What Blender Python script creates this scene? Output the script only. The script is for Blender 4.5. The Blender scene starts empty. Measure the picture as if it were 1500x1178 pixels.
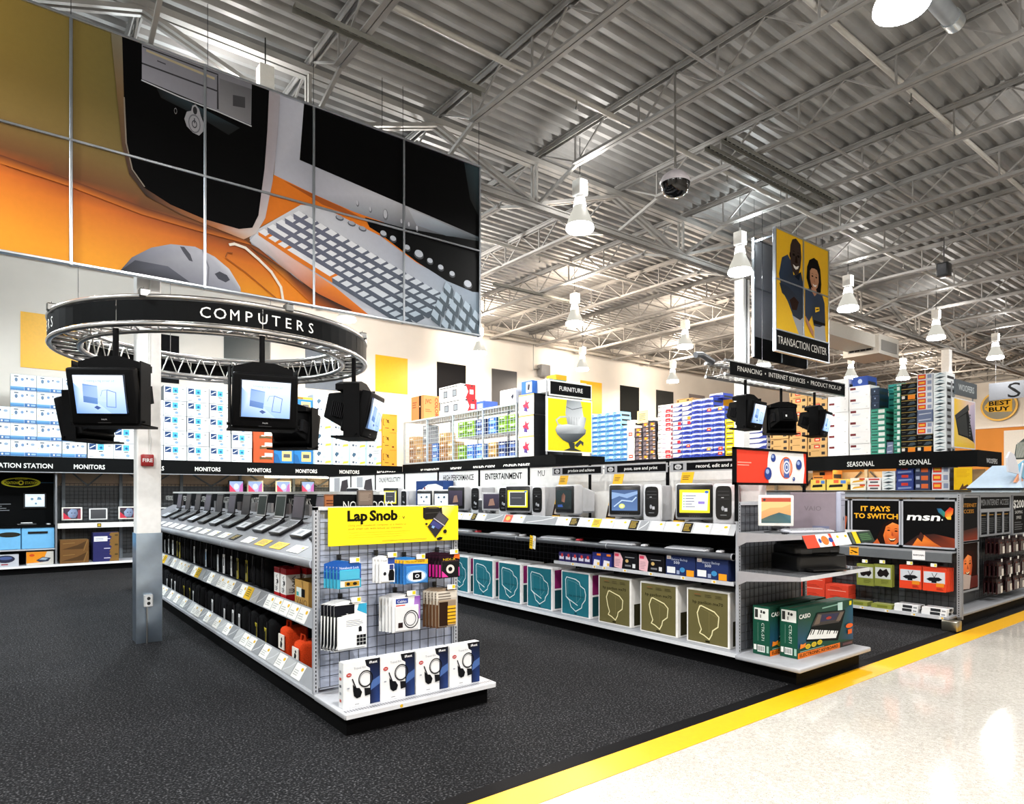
import bpy, bmesh, math, random
from mathutils import Vector, Matrix
random.seed(7)
SC = bpy.context.scene
COL = SC.collection
PI = math.pi
# ------------------------------------------------------------------ camera, world, exposure
cam_d = bpy.data.cameras.new('camera'); cam = bpy.data.objects.new('camera', cam_d); COL.objects.link(cam)
cam.location = (0, 0, 1.62); cam.rotation_euler = (PI/2, 0, -math.atan2(750, 968))
cam_d.sensor_width = 36; cam_d.lens = 36*968/1500; cam_d.shift_y = (721-589)/1500; cam_d.clip_end = 200
SC.camera = cam
wd = bpy.data.worlds.new('store_air'); SC.world = wd; wd.use_nodes = True
wd.node_tree.nodes['Background'].inputs[0].default_value = (.9, .95, 1, 1)
wd.node_tree.nodes['Background'].inputs[1].default_value = .3
vs = SC.view_settings; vs.view_transform = 'Standard'; vs.look = 'None'; vs.gamma = 1; vs.use_curve_mapping = False
vs.exposure = 0.0
try:
    SC.cycles.use_denoising = True; SC.cycles.max_bounces = 5; SC.cycles.diffuse_bounces = 3; SC.cycles.glossy_bounces = 3
    SC.cycles.sample_clamp_indirect = 6; SC.cycles.caustics_reflective = False; SC.cycles.caustics_refractive = False
except Exception: pass
LAMP_W = 165       # downward watts of one high bay lamp
UP_W = 70          # watts that leave through the top of its reflector
# ------------------------------------------------------------------ materials
def lin(h):
    if not isinstance(h, str): return h
    h = h.lstrip('#'); r = []
    for i in (0, 2, 4):
        v = int(h[i:i+2], 16)/255
        r.append(v/12.92 if v <= .04045 else ((v+.055)/1.055)**2.4)
    return (r[0], r[1], r[2], 1.0)
MATS = {}
def mk(name, rough=.5, metal=0, noise=.06, nscale=20, bump=0, coat=0, spec=.5, alpha=1, emit=0):
    m = bpy.data.materials.new(name); m.use_nodes = True; nt = m.node_tree; N = nt.nodes; L = nt.links
    b = N['Principled BSDF']
    a = N.new('ShaderNodeAttribute'); a.attribute_name = 'Col'
    tc = N.new('ShaderNodeTexCoord'); nz = N.new('ShaderNodeTexNoise'); nz.inputs['Scale'].default_value = nscale; nz.inputs['Detail'].default_value = 3
    L.new(tc.outputs['Object'], nz.inputs['Vector'])
    mr = N.new('ShaderNodeMapRange'); mr.inputs[1].default_value = .3; mr.inputs[2].default_value = .7
    mr.inputs[3].default_value = 1-noise; mr.inputs[4].default_value = 1+noise*.5
    L.new(nz.outputs[0], mr.inputs[0])
    mx = N.new('ShaderNodeMix'); mx.data_type = 'RGBA'; mx.blend_type = 'MULTIPLY'; mx.inputs[0].default_value = 1
    L.new(a.outputs['Color'], mx.inputs[6]); L.new(mr.outputs[0], mx.inputs[7])
    L.new(mx.outputs[2], b.inputs['Base Color'])
    b.inputs['Roughness'].default_value = rough; b.inputs['Metallic'].default_value = metal
    b.inputs['Specular IOR Level'].default_value = spec; b.inputs['Coat Weight'].default_value = coat
    if emit:
        L.new(a.outputs['Color'], b.inputs['Emission Color']); b.inputs['Emission Strength'].default_value = emit
        b.inputs['Base Color'].default_value = (.02, .02, .02, 1); nt.links.remove(b.inputs['Base Color'].links[0])
    if alpha < 1: b.inputs['Alpha'].default_value = alpha
    if bump:
        bp = N.new('ShaderNodeBump'); bp.inputs['Strength'].default_value = bump; bp.inputs['Distance'].default_value = .004
        L.new(nz.outputs[0], bp.inputs['Height']); L.new(bp.outputs[0], b.inputs['Normal'])
    MATS[name] = m; return m
mk('print', .5, noise=.03, spec=.25); mk('matte', .8, noise=.08); mk('plastic', .32, noise=.04); mk('gloss', .12, noise=.02, coat=.3)
mk('paint', .4, noise=.05, spec=.5); mk('steel', .28, 1, noise=.1, nscale=8); mk('galv', .55, .35, noise=.15, nscale=6)
mk('fabric', .95, noise=.25, nscale=120, bump=.4, spec=.15); mk('black', .6, noise=.1, spec=.06); mk('carton', .65, noise=.06, nscale=14, spec=.3)
mk('ink', .6, noise=.05, spec=.06); mk('screen', .2, emit=1.5, noise=0); mk('lampglow', .5, emit=9, noise=0); mk('lampcore', .5, emit=26, noise=0); mk('clear', .1, alpha=.35, noise=.02)
mk('wall', .75, noise=.06, nscale=1.2); mk('roofsteel', .5, .2, noise=.22, nscale=1.5, spec=.3)
def special(name, build):
    m = bpy.data.materials.new(name); m.use_nodes = True; build(m.node_tree, m.node_tree.nodes, m.node_tree.links, m.node_tree.nodes['Principled BSDF']); MATS[name] = m
def carpet_n(nt, N, L, b):
    tc = N.new('ShaderNodeTexCoord'); nz = N.new('ShaderNodeTexNoise'); nz.inputs['Scale'].default_value = 75; nz.inputs['Detail'].default_value = 2
    n2 = N.new('ShaderNodeTexNoise'); n2.inputs['Scale'].default_value = 1.1
    L.new(tc.outputs['Object'], nz.inputs['Vector']); L.new(tc.outputs['Object'], n2.inputs['Vector'])
    cr = N.new('ShaderNodeValToRGB'); e = cr.color_ramp.elements
    e[0].position = .42; e[0].color = lin('#151517'); e[1].position = .75; e[1].color = lin('#6c6c6f')
    e.new(.56).color = lin('#262628')
    L.new(nz.outputs[0], cr.inputs[0])
    mx = N.new('ShaderNodeMix'); mx.data_type = 'RGBA'; mx.blend_type = 'MULTIPLY'; mx.inputs[0].default_value = .5
    L.new(cr.outputs[0], mx.inputs[6]); L.new(n2.outputs[0], mx.inputs[7]); L.new(mx.outputs[2], b.inputs['Base Color'])
    b.inputs['Roughness'].default_value = .95; b.inputs['Specular IOR Level'].default_value = .1
    bp = N.new('ShaderNodeBump'); bp.inputs['Strength'].default_value = .7; bp.inputs['Distance'].default_value = .006
    L.new(nz.outputs[0], bp.inputs['Height']); L.new(bp.outputs[0], b.inputs['Normal'])
special('carpet', carpet_n)
def terrazzo_n(nt, N, L, b):
    tc = N.new('ShaderNodeTexCoord'); vo = N.new('ShaderNodeTexVoronoi'); vo.inputs['Scale'].default_value = 60
    nz = N.new('ShaderNodeTexNoise'); nz.inputs['Scale'].default_value = 150; nz.inputs['Detail'].default_value = 2
    L.new(tc.outputs['Object'], vo.inputs['Vector']); L.new(tc.outputs['Object'], nz.inputs['Vector'])
    cr = N.new('ShaderNodeValToRGB'); e = cr.color_ramp.elements
    e[0].position = .0; e[0].color = lin('#aeaaa1'); e[1].position = 1; e[1].color = lin('#cbc7c0')
    L.new(vo.outputs['Color'], cr.inputs[0])
    c2 = N.new('ShaderNodeValToRGB'); f = c2.color_ramp.elements
    f[0].position = .30; f[0].color = lin('#857a6c'); f[1].position = .40; f[1].color = (1, 1, 1, 1)
    L.new(nz.outputs[0], c2.inputs[0])
    mx = N.new('ShaderNodeMix'); mx.data_type = 'RGBA'; mx.blend_type = 'MULTIPLY'; mx.inputs[0].default_value = 1
    L.new(cr.outputs[0], mx.inputs[6]); L.new(c2.outputs[0], mx.inputs[7]); L.new(mx.outputs[2], b.inputs['Base Color'])
    b.inputs['Roughness'].default_value = .09; b.inputs['Specular IOR Level'].default_value = .6
    n3 = N.new('ShaderNodeTexNoise'); n3.inputs['Scale'].default_value = 3
    L.new(tc.outputs['Object'], n3.inputs['Vector'])
    bp = N.new('ShaderNodeBump'); bp.inputs['Strength'].default_value = .05; bp.inputs['Distance'].default_value = .02
    L.new(n3.outputs[0], bp.inputs['Height']); L.new(bp.outputs[0], b.inputs['Normal'])
special('terrazzo', terrazzo_n)
# ------------------------------------------------------------------ mesh builder
CUBE = [(0, 3, 2, 1), (4, 5, 6, 7), (0, 1, 5, 4), (2, 3, 7, 6), (1, 2, 6, 5), (3, 0, 4, 7)]
CN = ['-z', '+z', '-y', '+y', '+x', '-x']
TXT = {}
def text_shape(s, bold=0.0):
    k = (s, bold)
    if k not in TXT:
        cu = bpy.data.curves.new('lettering', 'FONT'); cu.body = s; cu.size = 1; cu.resolution_u = 2; cu.offset = bold; cu.fill_mode = 'FRONT'
        ob = bpy.data.objects.new('lettering', cu); me = ob.to_mesh()
        vs_ = [v.co.copy() for v in me.vertices]; fs = [tuple(p.vertices) for p in me.polygons]
        ob.to_mesh_clear(); bpy.data.objects.remove(ob); bpy.data.curves.remove(cu)
        x0 = min((v.x for v in vs_), default=0); x1 = max((v.x for v in vs_), default=1)
        TXT[k] = ([((v.x-x0)/.7, v.y/.7) for v in vs_], fs, (x1-x0)/.7)
    return TXT[k]
class MB:
    def __init__(s): s.v = []; s.f = []; s.mi = []; s.co = []; s.sm = []; s.mats = []; s.T = None
    def raw(s, vs_, fs, col, mat, sm=False):
        if mat in ('paint', 'print') and isinstance(col, str) and sum(lin(col)[:3]) < .05: mat = 'ink'
        n = len(s.v); T = s.T
        s.v += [tuple(T @ Vector(v)) for v in vs_] if T else [tuple(v) for v in vs_]
        if mat not in s.mats: s.mats.append(mat)
        k = s.mats.index(mat); c = lin(col) if not isinstance(col, list) else None
        for i, f in enumerate(fs):
            s.f.append([n+j for j in f]); s.mi.append(k); s.sm.append(sm)
            if c: s.co += [c]*len(f)
            else: s.co += [lin(col[j]) for j in f]
    def face(s, pts, col, mat='print'): s.raw(pts, [range(len(pts))], col, mat)
    def box(s, a, b, col, mat='paint', cols=None):
        (x0, y0, z0), (x1, y1, z1) = a, b
        vs_ = [(x0, y0, z0), (x1, y0, z0), (x1, y1, z0), (x0, y1, z0), (x0, y0, z1), (x1, y0, z1), (x1, y1, z1), (x0, y1, z1)]
        for f, n in zip(CUBE, CN):
            s.raw([vs_[i] for i in f], [(0, 1, 2, 3)], (cols or {}).get(n, col), mat)
    def hexa(s, vs_, col, mat='paint', cols=None):       # eight corners, bottom four then top four
        for f, n in zip(CUBE, CN): s.raw([vs_[i] for i in f], [(0, 1, 2, 3)], (cols or {}).get(n, col), mat)
    def rbox(s, a, b, r, col, mat='plastic', seg=2, taper=None):
        bm = bmesh.new(); bmesh.ops.create_cube(bm, size=1)
        for v in bm.verts: v.co = Vector([(a[i]+b[i])/2 + v.co[i]*(b[i]-a[i]) for i in range(3)])
        if taper:
            for v in bm.verts: v.co = Vector(taper(*v.co))
        bmesh.ops.bevel(bm, geom=list(bm.edges), offset=r, segments=seg, profile=.5, affect='EDGES')
        bm.verts.index_update()
        s.raw([v.co.copy() for v in bm.verts], [[v.index for v in f.verts] for f in bm.faces], col, mat, seg > 1); bm.free()
    def tube(s, pts, r, col, mat='steel', n=8, closed=False, caps=True):
        pts = [Vector(p) for p in pts]; m = len(pts); rings = []; up = None
        for i, p in enumerate(pts):
            a = pts[(i-1) % m] if (closed or i > 0) else p; b = pts[(i+1) % m] if (closed or i < m-1) else p
            d = (b-a).normalized()
            if up is None: up = Vector((0, 0, 1)) if abs(d.z) < .9 else Vector((1, 0, 0))
            x = d.cross(up).normalized(); y = x.cross(d).normalized(); up = y
            rr = r[i] if isinstance(r, (list, tuple)) else r
            rings.append([p + x*rr*math.cos(2*PI*k/n) + y*rr*math.sin(2*PI*k/n) for k in range(n)])
        vs_ = [v for q in rings for v in q]; fs = []
        for i in range(m if closed else m-1):
            j = (i+1) % m
            for k in range(n): fs.append((i*n+k, i*n+(k+1) % n, j*n+(k+1) % n, j*n+k))
        s.raw(vs_, fs, col, mat, n > 4)
        if caps and not closed:
            s.raw(rings[0], [tuple(range(n))[::-1]], col, mat); s.raw(rings[-1], [tuple(range(n))], col, mat)
    def bar(s, p, q, w, h, col, mat='paint'):             # square bar between two points, h measured upwards
        p = Vector(p); q = Vector(q); d = (q-p).normalized(); up = Vector((0, 0, 1)) if abs(d.z) < .95 else Vector((0, 1, 0))
        x = d.cross(up).normalized()*w/2; y = x.cross(d).normalized()*h/2
        s.hexa([p-x-y, p+x-y, p+x+y, p-x+y, q-x-y, q+x-y, q+x+y, q-x+y], col, mat)
    def lathe(s, prof, o, col, mat='plastic', n=16, sm=True):
        vs_ = []; fs = []; o = Vector(o)
        for (r, z) in prof:
            for k in range(n): vs_.append(o + Vector((r*math.cos(2*PI*k/n), r*math.sin(2*PI*k/n), z)))
        for i in range(len(prof)-1):
            for k in range(n): fs.append((i*n+k, i*n+(k+1) % n, (i+1)*n+(k+1) % n, (i+1)*n+k))
        s.raw(vs_, fs, col, mat, sm)
    def prism(s, pts, o, ux, uy, depth, col, mat='paint', back=None):   # outline in the ux, uy frame pushed back by depth
        o = Vector(o); ux = Vector(ux); uy = Vector(uy); n = ux.cross(uy).normalized()*depth
        F = [o+ux*x+uy*y for x, y in pts]; B = [p-n for p in F]; k = len(F)
        s.raw(F, [range(k)], col, mat); s.raw(B, [range(k)[::-1]], back or col, mat)
        s.raw(F+B, [(i, i+k, (i+1) % k+k, (i+1) % k) for i in range(k)], back or col, mat)
    def build(s, name, parent=None, world=True, mesh_only=False, smooth_angle=None):
        off = Vector((0, 0, 0)); p = parent if world else None
        while p: off += p.location; p = p.parent
        me = bpy.data.meshes.new(name)
        me.from_pydata([tuple(Vector(v)-off) for v in s.v] if off.length else s.v, [], s.f)
        for m in s.mats: me.materials.append(MATS[m])
        me.polygons.foreach_set('material_index', s.mi); me.polygons.foreach_set('use_smooth', s.sm)
        at = me.color_attributes.new('Col', 'FLOAT_COLOR', 'CORNER'); at.data.foreach_set('color', [x for c in s.co for x in c])
        me.update()
        if mesh_only: return me
        o = put(name, me, parent)
        if name in ('lettering', 'badge'): o['kind'] = 'stuff'
        return o
def put(name, me, parent=None, loc=None, rz=0):
    o = bpy.data.objects.new(name, me); COL.objects.link(o)
    if parent: o.parent = parent
    if loc: o.location = loc
    if rz: o.rotation_euler = (0, 0, rz)
    return o
class Art:
    """flat print on a surface: a frame with unit coordinates, each call a hair above the last"""
    def __init__(s, mb, o, ux, uy, mat='print', eps=.0004):
        s.mb = mb; s.o = Vector(o); s.ux = Vector(ux); s.uy = Vector(uy); s.n = s.ux.cross(s.uy).normalized(); s.k = 1; s.mat = mat; s.eps = eps; s.clip = None
        s.W = s.ux.length; s.H = s.uy.length
    def P(s, x, y): return s.o + s.ux*x + s.uy*y + s.n*(s.k*s.eps)
    def poly(s, pts, col):
        if s.clip:
            if isinstance(col, list): pts = [(p[0], p[1], c) for p, c in zip(pts, col)]
            pts = clip_poly(pts, *s.clip)
            if len(pts) < 3: s.k += 1; return
            if isinstance(col, list): col = [p[2] for p in pts]
        s.mb.raw([s.P(p[0], p[1]) for p in pts], [range(len(pts))], col, s.mat); s.k += 1
    def rect(s, x0, y0, x1, y1, col, grad=None):
        s.poly([(x0, y0), (x1, y0), (x1, y1), (x0, y1)], col if grad is None else [col, col, grad, grad])
    def ell(s, cx, cy, rx, ry, col, n=14): s.poly([(cx+rx*math.cos(2*PI*k/n), cy+ry*math.sin(2*PI*k/n)) for k in range(n)], col)
    def ring(s, cx, cy, rx, ry, t, col, n=18):
        for k in range(n):
            a, b = 2*PI*k/n, 2*PI*(k+1)/n; i = 1-t
            s.poly([(cx+rx*math.cos(a), cy+ry*math.sin(a)), (cx+rx*math.cos(b), cy+ry*math.sin(b)), (cx+rx*i*math.cos(b), cy+ry*i*math.sin(b)), (cx+rx*i*math.cos(a), cy+ry*i*math.sin(a))], col); s.k -= 1
        s.k += 1
    def line(s, pts, w, col):
        for (x0, y0), (x1, y1) in zip(pts, pts[1:]):
            dx, dy = (x1-x0)*s.W, (y1-y0)*s.H; l = math.hypot(dx, dy) or 1; nx, ny = -dy/l*w/2, dx/l*w/2
            ex, ey = dx/l*w*.3/s.W, dy/l*w*.3/s.H
            s.poly([(x0+nx/s.W-ex, y0+ny/s.H-ey), (x0-nx/s.W-ex, y0-ny/s.H-ey), (x1-nx/s.W+ex, y1-ny/s.H+ey), (x1+nx/s.W+ex, y1+ny/s.H+ey)], col)
            s.k -= .7
        s.k += 1
    def text(s, t, x, y, h, col, align='l', w=None, bold=0.0, sq=1.0, shear=0.0, rot=False):
        vs_, fs, tw = text_shape(t, bold); hm = h*s.H; k = sq if w is None else w*s.W/(tw*hm)
        if rot:                                            # reads downwards
            hm = h*s.W; k = sq if w is None else w*s.H/(tw*hm)
            pts = [s.P(x + b*hm/s.W, y - a*hm*k/s.H) for a, b in vs_]
        else:
            x -= {'l': 0, 'c': .5, 'r': 1}[align]*tw*hm*k/s.W
            pts = [s.P(x+(a*k+b*shear)*hm/s.W, y+b*h) for a, b in vs_]
        if fs: s.mb.raw(pts, fs, col, s.mat)
        s.k += 1
    def greek(s, x0, y0, x1, y1, n, col, rnd=.3):         # lines of print too small to read
        for i in range(n):
            y = y1-(i+.7)*(y1-y0)/n; s.rect(x0, y, x1-random.random()*rnd*(x1-x0), y+.4*(y1-y0)/n, col); s.k -= 1
        s.k += 1
def clip_poly(pts, x0, y0, x1, y1):
    def cut(ps, ins, t):
        out = []
        for i in range(len(ps)):
            a, b = ps[i-1], ps[i]; A, B = ins(a), ins(b)
            if A != B:
                k = t(a, b); q = (a[0]+(b[0]-a[0])*k, a[1]+(b[1]-a[1])*k)
                if len(a) > 2:
                    ca, cb = lin(a[2]), lin(b[2]); q += (tuple(ca[j]+(cb[j]-ca[j])*k for j in range(4)),)
                out.append(q)
            if B: out.append(b)
        return out
    for ins, t in ((lambda p: p[0] >= x0, lambda a, b: (x0-a[0])/(b[0]-a[0])), (lambda p: p[0] <= x1, lambda a, b: (x1-a[0])/(b[0]-a[0])),
                   (lambda p: p[1] >= y0, lambda a, b: (y0-a[1])/(b[1]-a[1])), (lambda p: p[1] <= y1, lambda a, b: (y1-a[1])/(b[1]-a[1]))):
        if not pts: return []
        pts = cut(list(pts), ins, t)
    return pts
# ------------------------------------------------------------------ things
def tag(o, label, cat, group=None):
    o['label'] = label; o['category'] = cat
    if group: o['group'] = group
    return o
def thing(name, label, cat, loc=(0, 0, 0), group=None, rz=0):
    o = bpy.data.objects.new(name, None); COL.objects.link(o); o.location = loc; o.rotation_euler = (0, 0, rz); o.empty_display_size = .1
    return tag(o, label, cat, group)
def struct(o): o['kind'] = 'structure'; return o
def dup(root, loc, rz=None, label=None, group=None):
    r = root.copy(); COL.objects.link(r); r.location = loc
    if rz is not None: r.rotation_euler = (root.rotation_euler.x, root.rotation_euler.y, rz)
    if label: r['label'] = label
    if group: r['group'] = group
    for ch in list(root.children):
        c = ch.copy(); COL.objects.link(c); c.parent = r
        for g in list(ch.children):
            d = g.copy(); COL.objects.link(d); d.parent = c
    return r
ORD = ['first', 'second', 'third', 'fourth', 'fifth', 'sixth', 'seventh', 'eighth', 'ninth', 'tenth', 'eleventh', 'twelfth', 'thirteenth', 'fourteenth', 'fifteenth', 'sixteenth', 'seventeenth', 'eighteenth', 'nineteenth', 'twentieth', 'twenty-first', 'twenty-second', 'twenty-third', 'twenty-fourth', 'twenty-fifth', 'twenty-sixth', 'twenty-seventh', 'twenty-eighth', 'twenty-ninth', 'thirtieth', 'thirty-first', 'thirty-second', 'thirty-third', 'thirty-fourth', 'thirty-fifth']
def carton(w, d, h, col, art=None, side=None, mat='carton', cols=None, seam='#b9a77c'):
    """carton: front looks along -Y, origin at the middle of the base; flap seam and tape on top"""
    m = MB(); m.rbox((-w/2, 0, 0), (w/2, d, h), min(.006, h*.06), col, mat, seg=1)
    t = Art(m, (-w/2, 0, h), (w, 0, 0), (0, d, 0)); t.rect(0, .49, 1, .51, '#55503f'); t.rect(0, .44, 1, .56, seam)
    if art: art(Art(m, (-w/2, 0, 0), (w, 0, 0), (0, 0, h)))
    if side:
        side(Art(m, (w/2, 0, 0), (0, d, 0), (0, 0, h))); side(Art(m, (-w/2, d, 0), (0, -d, 0), (0, 0, h)))
    return m.build('carton', mesh_only=True)
WEST = -PI/2          # front looks towards -X
# ------------------------------------------------------------------ the building
DECK = 7.0; GY = 8.13
m = MB(); m.box((-8, -8, -.2), (35, 17.5, 0), '#ffffff', 'terrazzo'); floor = struct(m.build('floor'))
m = MB(); m.box((-8, 2.93, 0), (35, 17.5, .012), '#333333', 'carpet'); m.build('carpet', floor)
m = MB(); m.box((-8, 2.63, 0), (35, 2.85, .003), '#e3a900', 'paint'); struct(m.build('trim_1'))
m = MB(); m.hexa([(-8, 2.85, 0), (35, 2.85, 0), (35, 2.94, 0), (-8, 2.94, 0), (-8, 2.85, .004), (35, 2.85, .004), (35, 2.94, .016), (-8, 2.94, .016)], '#0c0c0e', 'black'); struct(m.build('trim_2'))
m = MB(); y = -8.0; prof = []
while y < 17.5:
    prof += [(y, DECK), (y+.07, DECK), (y+.105, DECK+.075), (y+.165, DECK+.075)]; y += .2
prof.append((17.5, DECK))
vs_ = [(-8, a, b) for a, b in prof] + [(35, a, b) for a, b in prof]; n = len(prof)
m.raw(vs_, [(i+1, i, i+n, i+n+1) for i in range(n-1)], '#a3a2a0', 'roofsteel')
ceiling = struct(m.build('ceiling'))
# open web joists: chords as one mesh, the zigzag web as its child; shared by every bay
def joist(y0, y1, cut0, cut1):
    c = MB()
    for sx in (-.035, .035):
        c.box((sx-.028, y0, 6.965), (sx+.028, y1, 6.985), '#9d9b98', 'roofsteel'); c.box((sx-.006, y0, 6.915), (sx+.006, y1, 6.965), '#9d9b98', 'roofsteel')
        c.box((sx-.028, y0+cut0, 6.475), (sx+.028, y1-cut1, 6.495), '#9d9b98', 'roofsteel'); c.box((sx-.006, y0+cut0, 6.495), (sx+.006, y1-cut1, 6.53), '#9d9b98', 'roofsteel')
    w = MB(); a, b = y0+cut0, y1-cut1; k = max(2, round((b-a)/1.2)); st = (b-a)/k
    w.bar((0, y0+.1, 6.94), (0, a+.05, 6.5), .022, .022, '#9d9b98', 'roofsteel'); w.bar((0, y1-.1, 6.94), (0, b-.05, 6.5), .022, .022, '#9d9b98', 'roofsteel')
    for i in range(k):
        y = a+i*st
        w.bar((0, y+.04, 6.5), (0, y+st/2, 6.94), .022, .022, '#9d9b98', 'roofsteel'); w.bar((0, y+st/2, 6.94), (0, y+st-.04, 6.5), .022, .022, '#9d9b98', 'roofsteel')
        w.bar((0, y+st, 6.5), (0, y+st, 6.94), .022, .022, '#9d9b98', 'roofsteel')
    return c.build('roof_joist', mesh_only=True), w.build('joist_web', mesh_only=True)
JN = joist(GY+.05, 17.25, .9, .3); JS = joist(-7.9, GY-.05, .3, .9)
for k in range(-5, 18):
    x = 3.06 + 1.846*k
    for c, w in (JN, JS): j = put('roof_joist', c, ceiling, (x, 0, 0)); put('joist_web', w, j)
# joist girder under the joists: twin chords, posts and diagonals
g = MB()
for s_ in (-.06, .06):
    g.box((-8, GY+s_-.045, 6.84), (34.8, GY+s_+.045, 6.855), '#adaba7', 'roofsteel'); g.box((-8, GY+s_-.008+(.04 if s_ > 0 else -.04), 6.855), (34.8, GY+s_+.008+(.04 if s_ > 0 else -.04), 6.915), '#adaba7', 'roofsteel')
    g.box((-8, GY+s_-.045, 6.2), (34.8, GY+s_+.045, 6.22), '#adaba7', 'roofsteel'); g.box((-8, GY+s_-.008, 6.14), (34.8, GY+s_+.008, 6.2), '#adaba7', 'roofsteel')
gird = g.build('roof_girder', ceiling)
g = MB()
for k in range(-5, 18):
    x = 3.06 + 1.846*k
    for s_ in (-.05, .05):
        if k % 2: g.bar((x, GY+s_, 6.84), (x-1.846, GY+s_, 6.21), .05, .05, '#adaba7', 'roofsteel'); g.bar((x, GY+s_, 6.84), (x+1.846, GY+s_, 6.21), .05, .05, '#adaba7', 'roofsteel')
        else: g.bar((x, GY+s_, 6.84), (x, GY+s_, 6.21), .04, .04, '#adaba7', 'roofsteel')
g.build('girder_web', gird)
m = MB()                                                     # bottom chord braces that kick out to the joists
for k in range(-5, 18):
    x = 3.06 + 1.846*k
    m.bar((x+.03, GY, 6.2), (x+.03, GY-.95, 6.5), .045, .045, '#adaba7', 'roofsteel'); m.bar((x+.03, GY, 6.2), (x+.03, GY+.95, 6.5), .045, .045, '#adaba7', 'roofsteel')
m.build('girder_brace', ceiling)
for y, z in ((1.3, 6.5), (4.6, 6.5), (11.4, 6.5), (14.7, 6.5), (5.0, 6.93), (11.2, 6.93), (2.4, 6.93)):
    m = MB(); m.bar((-8, y, z), (34.5, y, z), .025, .025, '#9d9b98', 'roofsteel'); m.build('bridging_bar', ceiling)
for y, z, r in ((6.25, 6.72, .035), (3.55, 6.74, .032), (1.0, 6.74, .032), (10.9, 6.72, .035), (14.0, 6.72, .035)):
    m = MB(); m.tube([(-8, y, z), (34.5, y, z)], r, '#bdbab4', 'paint', 10)
    p = m.build('sprinkler_pipe', ceiling); m = MB(); 
    for i in range(12):
        x = -4+3.3*i; m.tube([(x, y, z), (x, y, z-.12)], .012, '#bdbab4', 'steel', 6); m.lathe([(.004, -.15), (.025, -.145), (.02, -.12)], (x, y, z), '#8a8a8a', 'steel', 8)
    m.build('sprinkler_head', p)
for x0, x1, y in ((2.3, 4.6, 6.5), (7.8, 10.9, 5.35), (7.8, 10.9, 5.62), (9.0, 11.6, 12.3)):
    m = MB(); m.box((x0, y-.05, 6.40), (x1, y-.044, 6.45), '#85857f', 'galv'); m.box((x0, y+.044, 6.40), (x1, y+.05, 6.45), '#85857f', 'galv'); m.box((x0, y-.05, 6.45), (x1, y+.05, 6.456), '#85857f', 'galv')
    for i in range(int((x1-x0)/.1)): m.box((x0+.03+i*.1, y-.028, 6.449), (x0+.09+i*.1, y+.028, 6.4502), '#161616', 'black')
    m.build('strut_channel', ceiling)
# walls
m = MB(); m.box((-8.2, 17.3, 0), (35, 17.5, 7.1), '#e9e4dc', 'wall'); wn = struct(m.build('wall_north'))
Y_, K_, G_ = '#f9b90d', '#141416', '#77757a'
for x0, x1, z0, z1, c in ((.34, 1.52, 4.25, 5.42, Y_), (2.6, 3.37, 4.2, 5.33, K_), (4.38, 5.5, 4.3, 5.5, '#1b2a2b'), (6.43, 7.5, 4.4, 5.6, '#5d6876'), (8.47, 9.5, 4.5, 5.55, Y_), (10.51, 11.56, 4.1, 5.59, K_), (12.57, 13.6, 4.35, 5.62, '#3f3f41'), (16.51, 17.6, 4.5, 5.65, Y_), (18.58, 19.65, 4.4, 5.68, '#1d1f1e'), (20.66, 21.73, 4.6, 5.7, '#2c2f2e'), (22.75, 23.82, 4.65, 5.73, '#8d8484'), (24.8, 25.87, 4.6, 5.74, Y_), (-2, -.9, 4.3, 5.4, '#5d6876')):
    q = MB(); q.box((x0, 17.285, z0), (x1, 17.3, z1), c, 'paint'); q.build('wall_panel', wn)
m = MB(); m.box((34.5, -8, 0), (34.7, 17.3, 7.1), '#e9e4dc', 'wall'); we = struct(m.build('wall_east'))
q = MB(); q.box((34.44, 2, 0), (34.5, 17.2, 4.42), '#e0913a', 'wall'); q.build('wall_panel', we)
q = MB(); q.box((34.38, 2, 4.42), (34.5, 17.2, 4.52), '#efece6', 'paint'); q.build('wall_ledge', we)
m = MB(); m.box((-8.2, -8, 0), (-8, 17.3, 7.1), '#cfcac2', 'wall'); struct(m.build('wall_west'))
m = MB(); m.box((-8.2, -8.2, 0), (34.7, -8, 7.1), '#cfcac2', 'wall'); struct(m.build('wall_south'))
m = MB(); m.box((-8, 17.0, 6.62), (34.4, 17.28, 6.7), '#b9b3aa', 'roofsteel'); m.tube([(-8, 16.8, 6.55), (34.4, 16.8, 6.55)], .05, '#b9b3aa', 'paint', 8); m.tube([(-8, 16.6, 6.62), (34.4, 16.6, 6.62)], .03, '#8f8a84', 'paint', 8); struct(m.build('trim_3'))
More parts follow.
